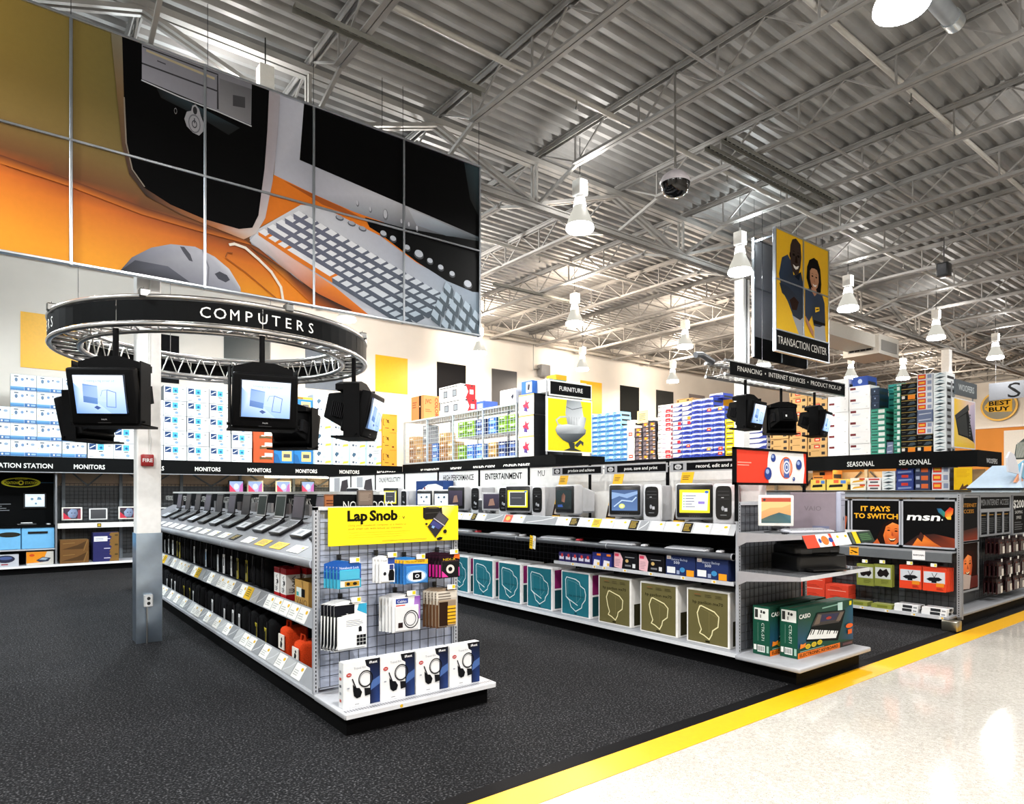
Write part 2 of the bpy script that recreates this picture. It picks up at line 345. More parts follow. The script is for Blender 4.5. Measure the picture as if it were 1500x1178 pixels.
# columns
def column(x, y, label, clad=False):
    t = thing('steel_column', label, 'column', (x, y, 0))
    m = MB(); m.rbox((x-.115, y-.115, .012), (x+.115, y+.115, 6.15), .012, '#fbfaf8', 'paint', 1); m.build('shaft', t)
    m = MB(); m.box((x-.18, y-.18, 6.1), (x+.18, y+.18, 6.138), '#adaba7', 'roofsteel'); m.build('cap_plate', t)
    return t
c1 = column(1.262, 8.08, 'square white steel column standing inside the round truss sign')
m = MB(); a = .124; X0, Y0 = 1.262, 8.08                     # bent stainless wrap round the foot
for p, q in (((-a, -a), (a, -a)), ((a, -a), (a, a)), ((a, a), (-a, a)), ((-a, a), (-a, -a))):
    N_ = 8; M_ = 10; vs_ = []
    nx, ny = (q[1]-p[1]), -(q[0]-p[0])
    for i in range(M_+1):
        for j in range(N_+1):
            k = j/N_; b = .012*math.sin(PI*k)*math.sin(i*1.7+p[0]*9)
            vs_.append((X0+p[0]+(q[0]-p[0])*k+nx/.248*b*.6, Y0+p[1]+(q[1]-p[1])*k+ny/.248*b*.6, .012+1.17*i/M_))
    m.raw(vs_, [(i*(N_+1)+j, i*(N_+1)+j+1, (i+1)*(N_+1)+j+1, (i+1)*(N_+1)+j) for i in range(M_) for j in range(N_)], '#c3d6ea', 'steel', True)  # blue tint is a reflection put into the steel's colour
m.build('steel_wrap', c1)
m = MB(); m.rbox((1.205, 7.90, .40), (1.29, 7.955, .53), .006, '#c9cbcd', 'paint', 1); ob = m.build('outlet_box', c1)
m = MB()
for z in (.435, .49): m.lathe([(.001, 0), (.017, 0)], (0, 0, 0), '#2b2b2b', 'black', 10)
m = MB(); A = Art(m, (1.205, 7.90, .40), (.085, 0, 0), (0, 0, .13)); A.rect(.12, .08, .88, .92, '#e4e5e6'); A.ell(.5, .3, .2, .14, '#2a2a2a'); A.ell(.5, .7, .2, .14, '#2a2a2a'); m.build('outlet', ob)
m = MB(); m.tube([(1.235, 7.925, .012), (1.235, 7.925, .40)], .011, '#c9cbcd', 'steel', 8); m.build('conduit', c1)
m = MB(); m.rbox((1.18, 7.915, 1.895), (1.30, 7.966, 2.02), .01, '#a3161a', 'plastic', 2); fa = m.build('fire_alarm', c1)
m = MB(); A = Art(m, (1.18, 7.915, 1.895), (.12, 0, 0), (0, 0, .125)); A.text('FIRE', .5, .36, .3, '#ffffff', 'c', .8, .02); m.build('lettering', fa)
m = MB(); m.tube([(1.265, 7.945, 2.02), (1.265, 7.945, 6.1)], .011, '#e8e8e6', 'paint', 8); m.build('conduit', c1)
c2 = column(12.42, 8.08, 'square white steel column behind the grey backed sign')
m = MB(); m.tube([(12.40, 7.95, 3.9), (12.40, 7.95, 6.1)], .012, '#3a3a3c', 'black', 8); m.build('cable', c2)
column(23.6, 8.08, 'square grey steel column beside the ceiling duct, rightmost of the columns')
# duct and air unit
du = thing('ceiling_duct', 'pale rectangular air duct with a grille box under the roof', 'duct', (19.5, 8.9, 5.55))
m = MB(); m.box((16.6, 8.5, 5.72), (19.6, 9.3, 6.08), '#dcd8d0', 'paint'); m.build('duct_run', du)
m = MB(); m.box((19.6, 8.4, 5.55), (20.9, 9.4, 6.1), '#d8d4cc', 'paint'); gb = m.build('grille_box', du)
m = MB(); m.box((19.585, 8.55, 5.65), (19.6, 9.25, 5.9), '#8c8a86', 'paint')
for i in range(4): m.box((19.57, 8.6+i*.16, 5.67), (19.59, 8.73+i*.16, 5.88), '#26262a', 'black')
m.box((19.75, 8.385, 5.65), (20.75, 8.4, 5.95), '#8c8a86', 'paint')
m.build('grille', gb)
m = MB(); m.tube([(6.5, 2.62, 6.52), (7.9, 2.62, 6.52)], .085, '#9aa0a6', 'galv', 16); m.tube([(7.75, 2.62, 6.52), (7.9, 2.62, 6.52)], .095, '#e8f0f5', 'steel', 16); tag(m.build('drain_pipe'), 'thick grey roof pipe hung at the upper right of the ceiling', 'pipe')  # pale end sleeve: the pipe's lit end put into the colour
# dome camera, ceiling speaker, wall speaker
dc = thing('dome_camera', 'dark security dome under a white cap hung from the ceiling', 'security camera', (6.72, 5.32, 5.33))
m = MB(); m.lathe([(.001, 0), (.08, .012), (.14, .05), (.175, .11), (.185, .17)], (6.72, 5.32, 5.33), '#0a0a0c', 'gloss', 24); m.build('dome', dc)
m = MB(); m.lathe([(.188, .165), (.19, .2), (.16, .26), (.1, .31), (.03, .33), (.02, .36)], (6.72, 5.32, 5.33), '#d9d3da', 'paint', 24); m.build('cap', dc)
m = MB(); m.tube([(6.72, 5.32, 5.68), (6.72, 5.32, 6.95)], .016, '#b9b7b3', 'steel', 8); m.build('stem', dc)
sp = thing('hanging_speaker', 'small dark loudspeaker hung below the roof beyond the poster sign', 'speaker', (15.6, 5.4, 6.1))
m = MB(); m.rbox((15.48, 5.28, 6.12), (15.72, 5.5, 6.4), .02, '#2b2c2e', 'plastic'); m.build('case', sp)
m = MB(); m.tube([(15.6, 5.39, 6.4), (15.6, 5.39, 6.97)], .012, '#77777a', 'steel', 6); m.build('stem', sp)
m = MB(); m.box((15.475, 5.31, 6.15), (15.482, 5.47, 6.37), '#515256', 'black'); m.build('grille', sp)
ws = thing('wall_speaker', 'grey box speaker fixed high on the pale back wall', 'speaker', (14.7, 17.1, 5.6))
m = MB(); m.rbox((14.45, 17.02, 5.55), (14.85, 17.25, 5.95), .02, '#77787a', 'paint'); m.build('case', ws)
m = MB(); m.tube([(14.2, 17.15, 5.75), (14.45, 17.15, 5.8)], .03, '#9a9a98', 'steel', 6); m.tube([(14.2, 17.15, 5.75), (14.2, 17.15, 6.6)], .015, '#9a9a98', 'steel', 6); m.build('bracket', ws)
# ------------------------------------------------------------------ high bay lamps
WARM, COOL, NEUT = (1, .83, .66), (.88, .97, 1), (1, .97, .93)
def lamp_meshes():
    h = MB(); h.rbox((-.085, -.085, .5), (.085, .085, .74), .012, '#f2f1ec', 'paint', 2); h.tube([(0, 0, .74), (0, 0, .82)], .02, '#cfcfcf', 'steel', 8); h.tube([(0, 0, .46), (0, 0, .5)], .07, '#dddddd', 'paint', 12)
    r = MB(); r.lathe([(.075, .46), (.085, .38), (.12, .27), (.175, .15), (.205, .05)], (0, 0, 0), '#8a8880', 'lampbell', 24)
    b = MB(); b.lathe([(.205, .05), (.212, 0), (.2, -.02), (.001, -.03)], (0, 0, 0), '#ffffff', 'lampcore', 24)
    n = MB(); n.lathe([(.078, .46), (.088, .40), (.1, .345)], (0, 0, 0), '#ffffff', 'lampglow', 16)
    return [x.build(nm, mesh_only=True) for x, nm in ((h, 'ballast_housing'), (r, 'reflector'), (b, 'lens'), (n, 'lamp_neck'))]
mk('lampbell', .3, emit=2.6, noise=0)
LM = lamp_meshes()
def high_bay(x, y, z, tint, label, w=1.0, group='high bay lamps'):
    t = thing('high_bay_lamp', label, 'lamp', (x, y, z), group)
    for me in LM: put(me.name, me, t)
    m = MB(); m.tube([(0, 0, .82), (0, 0, 6.98-z)], .006, '#2a2a2a', 'black', 5); m.build('hanger_cable', t, world=False)
    d = bpy.data.lights.new('lamp_light', 'AREA'); d.shape = 'DISK'; d.size = .4; d.energy = LAMP_W*w; d.color = tint
    o = bpy.data.objects.new('lamp_light', d); COL.objects.link(o); o.parent = t; o.location = (0, 0, -.05)
    d = bpy.data.lights.new('lamp_uplight', 'POINT'); d.shadow_soft_size = .09; d.energy = UP_W*w*(3.4 if y > 10 else .8); d.color = tint
    o = bpy.data.objects.new('lamp_uplight', d); COL.objects.link(o); o.parent = t; o.location = (.14, -.14, .62)
for x, y, tint, lb, w in (
    (6.94, 7.28, NEUT, 'brightest high bay lamp, hung between the mural and the dome camera', 1),
    (10.62, 6.95, COOL, 'high bay lamp glowing in front of the tall white middle column', 1),
    (14.61, 6.9, NEUT, 'high bay lamp just right of the yellow two-person poster', 1),
    (19.16, 6.8, NEUT, 'high bay lamp beside the grey column and the duct grille', 1),
    (23.4, 6.73, NEUT, 'high bay lamp nearest the right edge of the picture', 1),
    (10.79, 11.5, WARM, 'high bay lamp above the furniture sign, with a lamp below and behind it', 1),
    (14.89, 11.45, WARM, 'high bay lamp above the blue carton stacks, the upper one there', 1),
    (10.9, 15.6, WARM, 'high bay lamp just below the right end of the mural', 1),
    (14.98, 15.6, WARM, 'high bay lamp close to the wall speaker on the back wall', 1),
    (19.19, 15.3, WARM, 'high bay lamp low over the blue carton stacks near the back wall', 1),
    (6.34, 14.43, WARM, 'high bay lamp half hidden behind the right end of the ring sign', 1),
    (25.1, 9.95, WARM, 'high bay lamp just above the black carton stacks', .8),
    (23.5, 11.0, WARM, 'high bay lamp above the white carton stacks, left of the black ones', .8),
    (5.85, 2.33, NEUT, 'very large glowing high bay lamp cut by the top edge of the picture', .55)):
    high_bay(x, y, 5.6, tint, lb, w)
for x, y, tint, w, lb in ((2.2, 11.6, COOL, 1.2, 'behind the mural, above the middle of the notebooks'), (6.4, 11.6, NEUT, 1.7, 'behind the mural, above the far computers'), (1.0, 12.9, COOL, .75, 'behind the mural, above the first MONITORS lettering'), (1.9, 2.4, NEUT, 1.5, 'over the aisle before the yellow sign'), (10.4, 2.4, NEUT, .55, 'over the white floor before the internet gondola'), (14.6, 2.4, NEUT, .5, 'over the white floor before the blue kiosk'), (-2.2, 2.4, NEUT, 2.0, 'front left corner of the shop'), (-2.2, 7, COOL, 1.3, 'left of the ring sign'), (-2.2, 11.6, COOL, 1.3, 'left of the notebooks'),
    (2, -2.2, NEUT, 2.0, 'behind the viewer, left'), (6.2, -2.2, NEUT, .9, 'behind the viewer, middle'), (10.4, -2.2, NEUT, .8, 'behind the viewer, right'), (19, 11.6, WARM, .9, 'behind the white cartons'), (28, 6.8, NEUT, .9, 'near the far oval wall sign'), (19, 2.4, NEUT, .5, 'over the far right of the white floor'), (29.5, 11, WARM, .9, 'in the far right corner')):
    high_bay(x, y, 5.6, tint, 'unseen high bay lamp '+lb, w, 'high bay lamps out of view')
bb = thing('box_lamp', 'white box lamp hung above the black computer tower on the mural', 'lamp', (2.47, 7.93, 6.0))
m = MB(); m.rbox((2.385, 7.85, 6.2), (2.555, 8.01, 6.62), .012, '#f4f3ee', 'paint'); m.build('ballast_housing', bb)
m = MB(); m.box((2.395, 7.86, 6.16), (2.545, 8.0, 6.2), '#ffffff', 'lampcore'); m.build('lens', bb)
m = MB(); m.tube([(2.47, 7.93, 6.62), (2.47, 7.93, 6.97)], .008, '#2a2a2a', 'black', 5); m.build('hanger_cable', bb)
d = bpy.data.lights.new('lamp_light', 'POINT'); d.energy = 60; d.shadow_soft_size = .1; d.color = NEUT
o = bpy.data.objects.new('lamp_light', d); COL.objects.link(o); o.parent = bb; o.location = (-.25, .25, .5)
# ------------------------------------------------------------------ the big hanging mural
MY, MX0, MP, MZ, MH = 7.76, -.669, 1.2183, 3.86, 2.41
def mixc(a, b, k):
    a, b = lin(a), lin(b); k = min(1, max(0, k)); return tuple(a[i]+(b[i]-a[i])*k for i in range(4))
def mural_bg(s, t):
    tb = .372-.078*(s-.55)
    if s > 2.6: return mixc('#f08a1c', '#d86a16', (t-.3)/.4)
    if t > tb:
        up = mixc('#82683a', mixc('#a4843a', '#6a6438', s/1.6), (t-tb)/.45); return mixc('#6a3a1a', up, (t-tb)/.16)
    return mixc('#7a3a16', mixc('#cf641c', mixc('#e88f1e', '#f6a81c', s/2.6), (tb-t-.04)/.25), (tb-t)/.07)
def mural_art(A, x0, y0, x1, y1):
    NX, NY = 10, 10; A.clip = None
    for i in range(NX):
        for j in range(NY):
            a, b = x0+(x1-x0)*i/NX, x0+(x1-x0)*(i+1)/NX; c, d = y0+(y1-y0)*j/NY, y0+(y1-y0)*(j+1)/NY
            A.poly([(a, c), (b, c), (b, d), (a, d)], [mural_bg(a, c), mural_bg(b, c), mural_bg(b, d), mural_bg(a, d)]); A.k -= 1
    A.k += 1; A.clip = (x0, y0, x1, y1)
    P = A.poly
    P([(2.613, .6), (3.269, .549), (3.6, .5), (3.133, .509), (2.872, .49), (2.444, .315), (2.523, .427)], '#e2791c'); P([(2.7, .585), (3.3, .535), (3.65, .49), (3.1, .52)], '#a8541a')
    P([(2.674, 1.02), (2.925, 1.02), (2.893, .753), (4.001, .695), (5.004, .656), (5.004, .559), (4.001, .507), (3.408, .529), (3.001, .561), (2.613, .6)], ['#b9bccb', '#c6c9d6', '#b4b8c6', '#d9dbe4', '#7d93a4', '#1c2a30', '#5c6068', '#9aa0ac', '#b4b6c4', '#c0c2d0'])
    P([(2.908, 1.02), (5.02, 1.02), (4.99, .584), (4.001, .642), (2.861, .71)], '#040405')
    P([(4.779, 1.01), (5.02, 1.01), (4.99, .705), (4.868, .79)], ['#1d2b31', '#33474f', '#0a1012', '#0a0c0d'])
    P([(3.55, .515), (4.001, .515), (5.004, .56), (5.004, .255), (4.546, .279), (4.159, .348), (3.721, .45), (3.6, .47)], '#08090a')
    P([(4.053, .631), (4.433, .609), (4.974, .569), (4.546, .537), (4.159, .55)], ['#c9ccd6', '#a4aebb', '#182026', '#55606a', '#8d94a0'])
    for k, (x, y) in enumerate([(3.467, .576), (3.611, .563), (3.784, .559), (3.975, .545), (4.066, .539), (4.165, .531)]):
        r = .03 if k == 2 else .016; A.ell(x, y, r, r*1.05, '#6d7078', 10); A.ell(x-.003, y+.004, r*.75, r*.8, '#c3c6cf', 10)
    # keyboard body and its keys
    P([(2.386, .268), (2.444, .31), (2.872, .49), (3.111, .506), (3.721, .438), (4.159, .342), (4.661, .272), (4.808, .318), (5.02, .269), (5.02, .0), (4.001, .0), (3.598, .0), (3.045, .131), (2.405, .24)],
      ['#b9bcc8', '#d4d6de', '#d8dae2', '#c9ccd6', '#b4b8c6', '#aab2c2', '#8f9dae', '#8f9dae', '#7d8ea0', '#56707e', '#b9c0cc', '#c9ccd6', '#b0b2be', '#a7a9b4'])
    P([(3.598, .508), (3.721, .45), (4.159, .348), (4.546, .279), (4.9, .25), (5.004, .255), (5.004, .45), (4.2, .49)], '#08090a')
    for k, (x, y) in enumerate([(3.758, .449), (3.872, .435), (4.04, .406), (4.186, .387), (4.327, .364), (4.467, .342), (4.618, .321), (4.832, .283)]):
        r = .062 if k in (3, 7) else .042; A.ell(x, y, r, r*.38, '#3c4046', 12); A.ell(x, y+.008, r*.85, r*.33, '#b9c0cb', 12); A.k -= 1.5
    A.k += 2
    for k, (x, y) in enumerate([(3.27, .475), (3.4, .462), (3.52, .45)]): A.ell(x, y, .045, .014, '#5a5e68', 10); A.ell(x, y+.004, .036, .01, '#a7abb8', 10); A.k -= 1.5
    A.k += 2
    a, b, c, d = (2.448, .300), (2.86, .462), (4.72, .172), (3.97, -.01)
    def Q(i, j): return tuple((1-i)*((1-j)*a[k]+j*b[k]) + i*((1-j)*d[k]+j*c[k]) for k in (0, 1))
    for j in range(5):
        n = 17; i = 0
        while i < n:
            w = 5 if (j == 0 and i == 3) else (2 if (j in (1, 2) and i in (0, 11)) else 1)
            x0_, x1_ = (i+.02)/n, (i+w-.24)/n; y0_, y1_ = (j+.2)/5, (j+.86)/5; f = .03
            q = [Q(x0_, y0_), Q(x1_, y0_), Q(x1_, y1_), Q(x0_, y1_)]
            sh = '#e07a1e' if j == 0 and i < 6 else mixc('#6d7084', '#3f4d5a', i/n)
            P([(q[0][0]+.004, q[0][1]-.026), (q[1][0]+.028, q[1][1]-.03), (q[2][0]+.034, q[2][1]-.02), q[2], q[3], q[0]], sh); A.k += 0
            P([q[0], q[1], (q[2][0]-.01, q[2][1]), q[3]], mixc('#eceef4', '#9fb3c4', (i/n)**2)); A.k -= 1.9
            i += w
    A.k += 2.5
    for i in range(4):
        for j in range(4):
            x, y = 4.42+.13*i+.055*j-.08, .1-.042*i+.056*j-.03
            P([(x, y-.03), (x+.11, y-.06), (x+.13, y-.01), (x+.1, y+.02), (x, y)], '#46545f'); P([(x, y), (x+.08, y-.03), (x+.1, y+.01), (x+.03, y+.035)], '#a4b6c6'); A.k -= 1.9
    A.k += 2.5
    P([(2.386, .253), (2.444, .295), (3.223, .116), (3.598, .002), (3.408, .0), (3.045, .066), (2.726, .151)], ['#c6c8d2', '#d9dae2', '#e8842a', '#d8701c', '#b9560f', '#d0671a', '#b08a78'])
    P([(2.386, .227), (2.726, .151), (3.045, .066), (3.408, .012), (3.315, .0), (3.001, .0), (2.684, .12)], ['#2c160c', '#3a1c0c', '#1a0d06', '#140a05', '#5c2a0c', '#c9661c', '#d07a1e'])
    for q in ([(2.53, .215), (2.62, .19), (2.66, .17), (2.56, .2)], [(2.75, .15), (2.84, .12), (2.9, .1), (2.78, .135)]): P(q, '#8d94a0')
    # tower
    P([(.549, .369), (.982, .339), (1.534, .293), (2.333, .257), (2.40, .235), (1.9, .247), (1.5, .262), (.982, .31), (.549, .335)], ['#5c2c14']*4+['#c66a1c']*5)
    P([(1.27, 1.02), (1.319, .737), (1.354, .537), (1.408, .422), (1.534, .346), (1.799, .302), (2.08, .277), (2.333, .254), (2.443, .293), (2.529, .379), (2.597, .563), (2.647, .795), (2.671, 1.02)], ['#7d7864', '#7a5f3c', '#5a4030', '#3a2418', '#23150e', '#6a4a34', '#b06a38', '#c99a78', '#cfc4c0', '#c3bac0', '#b4aeb8', '#a29ea8', '#aaa6ae'])
    P([(1.354, 1.02), (1.368, .746), (1.381, .541), (1.426, .44), (1.516, .38), (1.722, .334), (1.998, .305), (2.291, .297), (2.411, .318), (2.466, .383), (2.522, .611), (2.549, .801), (2.567, 1.02)], '#050506')
    A.line([(1.37, .74), (1.385, .55), (1.43, .445), (1.52, .385)], .012, '#8d8276')
    P([(1.609, .83), (1.8, .82), (2.0, .80), (2.3, .77), (2.2, .72), (1.95, .76), (1.646, .79)], ['#0d1013', '#26343b', '#2a3c44', '#0d1215', '#06080a', '#141c20', '#08090a'])
    P([(1.501, 1.02), (2.406, 1.02), (2.399, .801), (1.501, .844)], ['#82828c', '#77777f', '#83838d', '#9a9aa6'])
    for q in ([(1.501, .915), (2.111, .908), (2.111, .901), (1.501, .908)], [(2.111, .984), (2.115, .823), (2.1, .822), (2.1, .973)], [(1.507, .988), (2.111, .984), (2.111, .978), (1.507, .982)]): P(q, '#2e2e33')
    P([(1.534, .978), (2.08, .962), (2.08, .951), (1.534, .968)], '#b5a88a'); A.line([(1.62, .945), (1.68, .943)], .012, '#3a3a40')
    A.line([(1.5, .838), (1.8, .82), (2.1, .812), (2.4, .795)], .014, '#c9ccd2')
    P([(2.121, .966), (2.404, .97), (2.395, .806), (2.115, .82)], ['#6d6d72', '#5a5a5f', '#7d7d82', '#8d8d92']); P([(2.237, .912), (2.345, .921), (2.345, .87), (2.237, .861)], '#3f3f43')
    P([(1.83, .73), (1.85, .765), (1.885, .775), (1.895, .80), (1.92, .81), (1.95, .795), (1.965, .765), (1.99, .735), (1.985, .70), (1.95, .675), (1.90, .68), (1.85, .70)], '#a4a5ad')
    A.ell(1.917, .782, .018, .018, '#222226', 10); A.ring(1.912, .722, .05, .042, .15, '#6d6e76', 16); A.ring(1.912, .72, .022, .018, .3, '#3c3d44', 12); A.line([(1.912, .725), (1.912, .745)], .01, '#3c3d44')
    A.ring(1.76, .752, .012, .014, .25, '#8d8d92', 8)
    # mouse and its cable
    P([(1.336, .0), (1.426, .069), (1.571, .127), (1.722, .16), (1.917, .171), (2.08, .144), (2.205, .101), (2.301, .026), (2.31, .0)], ['#3c3f4a', '#6a6d7c', '#8b8e9d', '#a2a5b2', '#b3b5c2', '#c3c5cf', '#d3d5dd', '#c9ccd6', '#9a9dab'])
    P([(1.336, .0), (1.45, .06), (1.7, .06), (1.9, .0)], ['#17181d', '#3a3d48', '#5c5f6d', '#3a3d48'])
    P([(1.795, .158), (1.819, .137), (1.868, .104), (1.898, .102), (1.878, .132), (1.829, .16)], '#4b4d57'); A.line([(1.977, .165), (2.03, .09), (2.02, .0)], .012, '#7c7f8c')
    P([(2.08, .066), (2.121, .081), (2.184, .071), (2.21, .051), (2.173, .036), (2.111, .046)], '#3f424d')
    A.line([(2.173, .154), (2.19, .175), (2.233, .178)], .012, '#8d4a14'); A.line([(2.173, .15), (2.35, .10), (2.644, .0)], .012, '#a8560f')
    A.line([(2.21, .214), (2.25, .222), (2.347, .215), (2.464, .175), (2.583, .127), (2.674, .063), (2.695, .0)], .03, '#efe6d8')
mu = thing('hanging_mural', 'huge printed mural of a black computer tower, keyboard and mouse on orange', 'mural', (2.4, MY, MZ))
for i in range(5):
    for j in range(2):
        m = MB(); x0, x1 = MX0+i*MP, MX0+(i+1)*MP; z0, z1 = MZ+j*MH/2, MZ+(j+1)*MH/2
        m.box((x0+.004, MY, z0+.004), (x1-.004, MY+.03, z1-.004), '#55555a', 'paint')
        mural_art(Art(m, (MX0, MY, MZ), (MP, 0, 0), (0, 0, MH), eps=.00025), i, j*.5, i+1, j*.5+.5)
        m.build('mural_panel', mu)
for i in range(6):
    m = MB(); x = MX0+i*MP; m.rbox((x-.014, MY-.022, MZ-.02), (x+.014, MY+.045, MZ+MH+.02), .004, '#b9bfc6', 'steel', 1); m.build('mullion', mu)
for j in range(3):
    m = MB(); z = MZ+j*MH/2; m.rbox((MX0-.02, MY-.024, z-.013), (MX0+5*MP+.02, MY+.043, z+.013), .004, '#c6ccd3', 'steel', 1); m.build('frame_rail', mu)
for x in (-.6, .55, 1.8, 2.99, 3.9, 4.2, 5.42):
    m = MB(); m.tube([(x, MY+.01, MZ+MH), (x, MY+.01, 6.97)], .004, '#55555a', 'steel', 5); m.build('hanger_wire', mu)
# ------------------------------------------------------------------ circular truss sign
RX, RY, RR, RZ0, RZ1, RI = 1.837, 7.38, 1.487, 3.017, 3.241, 1.25
def rp(a, r, z): return (RX+r*math.cos(a), RY+r*math.sin(a), z)
rs = thing('ring_truss_sign', 'round aluminium truss ring carrying a black band lettered COMPUTERS', 'sign', (RX, RY, RZ0))
for r, z in ((RR, RZ0), (RR, RZ1), (RI, RZ0), (RI, RZ1)):
    m = MB(); m.tube([rp(2*PI*k/96, r, z) for k in range(96)], .024, '#c9c7c6', 'steel', 8, closed=True); m.build('truss_chord', rs)
m = MB(); n = 44
for k in range(n):
    a, b, c = 2*PI*k/n, 2*PI*(k+.5)/n, 2*PI*(k+1)/n
    for p, q in (((RR, RZ0), (RI, RZ0)), ((RI, RZ0), (RI, RZ1)), ((RI, RZ1), (RR, RZ1))):
        m.tube([rp(a, *p), rp(b, *q)], .0075, '#d6d4d2', 'steel', 5, caps=False); m.tube([rp(b, *q), rp(c, *p)], .0075, '#d6d4d2', 'steel', 5, caps=False)
m.build('truss_lattice', rs)
for k in range(8):
    m = MB(); a0 = math.radians(-136+45*k+.15); a1 = math.radians(-136+45*(k+1)-.15); N_ = 10
    vs_ = []
    for i in range(N_+1):
        a = a0+(a1-a0)*i/N_
        for r in (RR+.012, RR+.006): vs_ += [rp(a, r, RZ0+.026), rp(a, r, RZ1-.026)]
    fs = []
    for i in range(N_):
        b = i*4; fs += [(b, b+4, b+5, b+1), (b+3, b+7, b+6, b+2), (b+1, b+5, b+7, b+3), (b+2, b+6, b+4, b)]
    m.raw(vs_, fs, '#0c0d0e', 'paint'); bd = m.build('sign_band', rs)
for c0 in (-91, -187, 90):
    th = 35
    for i, ch in enumerate('COMPUTERS'):
        m = MB(); sh, fs, tw = text_shape(ch, 0); a = math.radians(c0-th/2+th*i/8); H = .092
        m.raw([rp(a+(x-tw/2)*H*(1.0 if ch != 'M' else .85)/RR, RR+.0145, RZ0+.112-H/2+y*H) for x, y in sh], fs, '#f4f4f2', 'print'); m.build('letter', rs)
for a in (-135, -90, -45, 0, 45, 90, 135, 180):
    m = MB(); a = math.radians(a+8); m.tube([rp(a, RR, RZ1), rp(a, RR, RZ1+.08)] + ([rp(a, RR, 6.5)] if math.sin(a) > .3 else []), .004, '#8a8a8a', 'steel', 5)
    m.rbox(tuple(x-.04 for x in rp(a, RR, RZ1+.03)), tuple(x+.04 for x in rp(a, RR, RZ1+.02)), .01, '#8a8a88', 'steel', 1); m.build('hanger_clamp', rs)
# ------------------------------------------------------------------ televisions
def tv_screen(A):
    A.rect(0, 0, 1, 1, '#8fb4ea', '#e4eefc'); A.poly([(0, 0), (.7, 0), (.15, .6), (0, .8)], ['#6b98dc', '#a9c6f0', '#d3e2f8', '#7fa8e4'])
    A.poly([(.16, .30), (.44, .24), (.47, .72), (.18, .78)], ['#4a6fae', '#5580bc', '#7ea2d4', '#6a8fc8']); A.poly([(.17, .46), (.455, .40), (.47, .70), (.18, .74)], ['#86a6d8', '#98b6e0', '#9db9e2', '#7f9fd2'])
    A.poly([(.44, .33), (.62, .30), (.66, .40), (.50, .45)], '#b8cdf0'); A.poly([(.36, .16), (.43, .10), (.50, .15), (.42, .21)], '#33508c')
    A.line([(.62, .18), (.80, .16), (.83, .55), (.66, .62), (.62, .18)], .006, '#5878b4'); A.line([(.52, .46), (.56, .60), (.66, .62)], .004, '#7f9fd2')
    A.text('Creating a big screen ad', .22, .83, .06, '#7f9ccc', w=.6)
def make_tv(scale=1.0, glare=1):
    b = MB(); tl = Matrix.Translation((0, 0, -.57)) @ Matrix.Rotation(math.radians(13), 4, 'X'); b.T = tl
    b.rbox((-.29, -.24, -.245), (.29, -.13, .245), .02, '#0b0b0c', 'black'); b.rbox((-.275, -.14, -.235), (.275, .02, .23), .015, '#0a0a0b', 'black', 1)
    b.rbox((-.25, 0, -.2), (.25, .27, .2), .01, '#09090a', 'black', 1, taper=lambda x, y, z: (x*(1-max(0, y)*1.2), y, z*(1-max(0, y)*1.3)))
    for i in range(7): b.box((-.255, .03+i*.022, -.10), (.255, .038+i*.022, .06), '#1d1d1f', 'black')
    body = b.build('case', mesh_only=True)
    z = MB(); z.T = tl; N_ = 8; vs_ = []; W, H = .225, .17
    for i in range(N_+1):
        for j in range(N_+1):
            x, y = -W+2*W*i/N_, -H+2*H*j/N_; vs_.append((x, -.243-.02*(1-(x/W)**2*.5-(y/H)**2*.5), y+.02))
    z.raw(vs_, [(i*(N_+1)+j, (i+1)*(N_+1)+j, (i+1)*(N_+1)+j+1, i*(N_+1)+j+1) for i in range(N_) for j in range(N_)], '#0c1420', 'gloss', True)
    A = Art(z, (-W*.96, -.2635, -H*.96+.02), (2*W*.96, 0, 0), (0, 0, 2*H*.96), 'screen', .0004); tv_screen(A)
    scr = z.build('screen', mesh_only=True)
    l = MB(); l.T = tl; A = Art(l, (-.29, -.24, -.245), (.58, 0, 0), (0, 0, .49)); A.text('PHILIPS', .5, .085, .022, '#c9c9c9', 'c'); A.rect(.4, .03, .6, .045, '#2a2a2c')
    badge = l.build('badge', mesh_only=True)
    k = MB(); k.tube([(0, 0, .02), (0, 0, -.30)], .026, '#0c0c0d', 'paint', 10)
    k.prism([(-.27, -.06), (.27, -.06), (.27, 0), (.1, .05), (-.1, .05), (-.27, 0)], (0, -.12, -.30), (1, 0, 0), (0, 0, 1), .24, '#0c0c0d', 'black')
    for sx in (-1, 1):
        k.box((sx*.30-.006, -.16, -.86), (sx*.30+.006, .02, -.30), '#0c0c0d', 'black')
    k.box((-.306, -.16, -.87), (.306, .16, -.85), '#0c0c0d', 'black'); k.tube([(-.33, -.12, -.83), (.33, -.12, -.83)], .012, '#0c0c0d', 'black', 6)
    k.T = tl; k.rbox((-.1, .24, -.1), (.1, .29, .05), .006, '#0d0d0e', 'black', 1); k.rbox((.02, .288, -.05), (.05, .292, -.01), .001, '#e8e8e8', 'print', 1)
    br = k.build('bracket', mesh_only=True)
    return (('case', body), ('screen', scr), ('badge', badge), ('bracket', br))
TVM = make_tv()
def place_tv(x, y, z, face, label, group):
    t = thing('television', label, 'television', (x, y, z), group, face)
    t.scale = (.9, .9, .93)
    for nm, me in TVM: put(nm, me, t)
    return t
gr = 'televisions under the round truss'
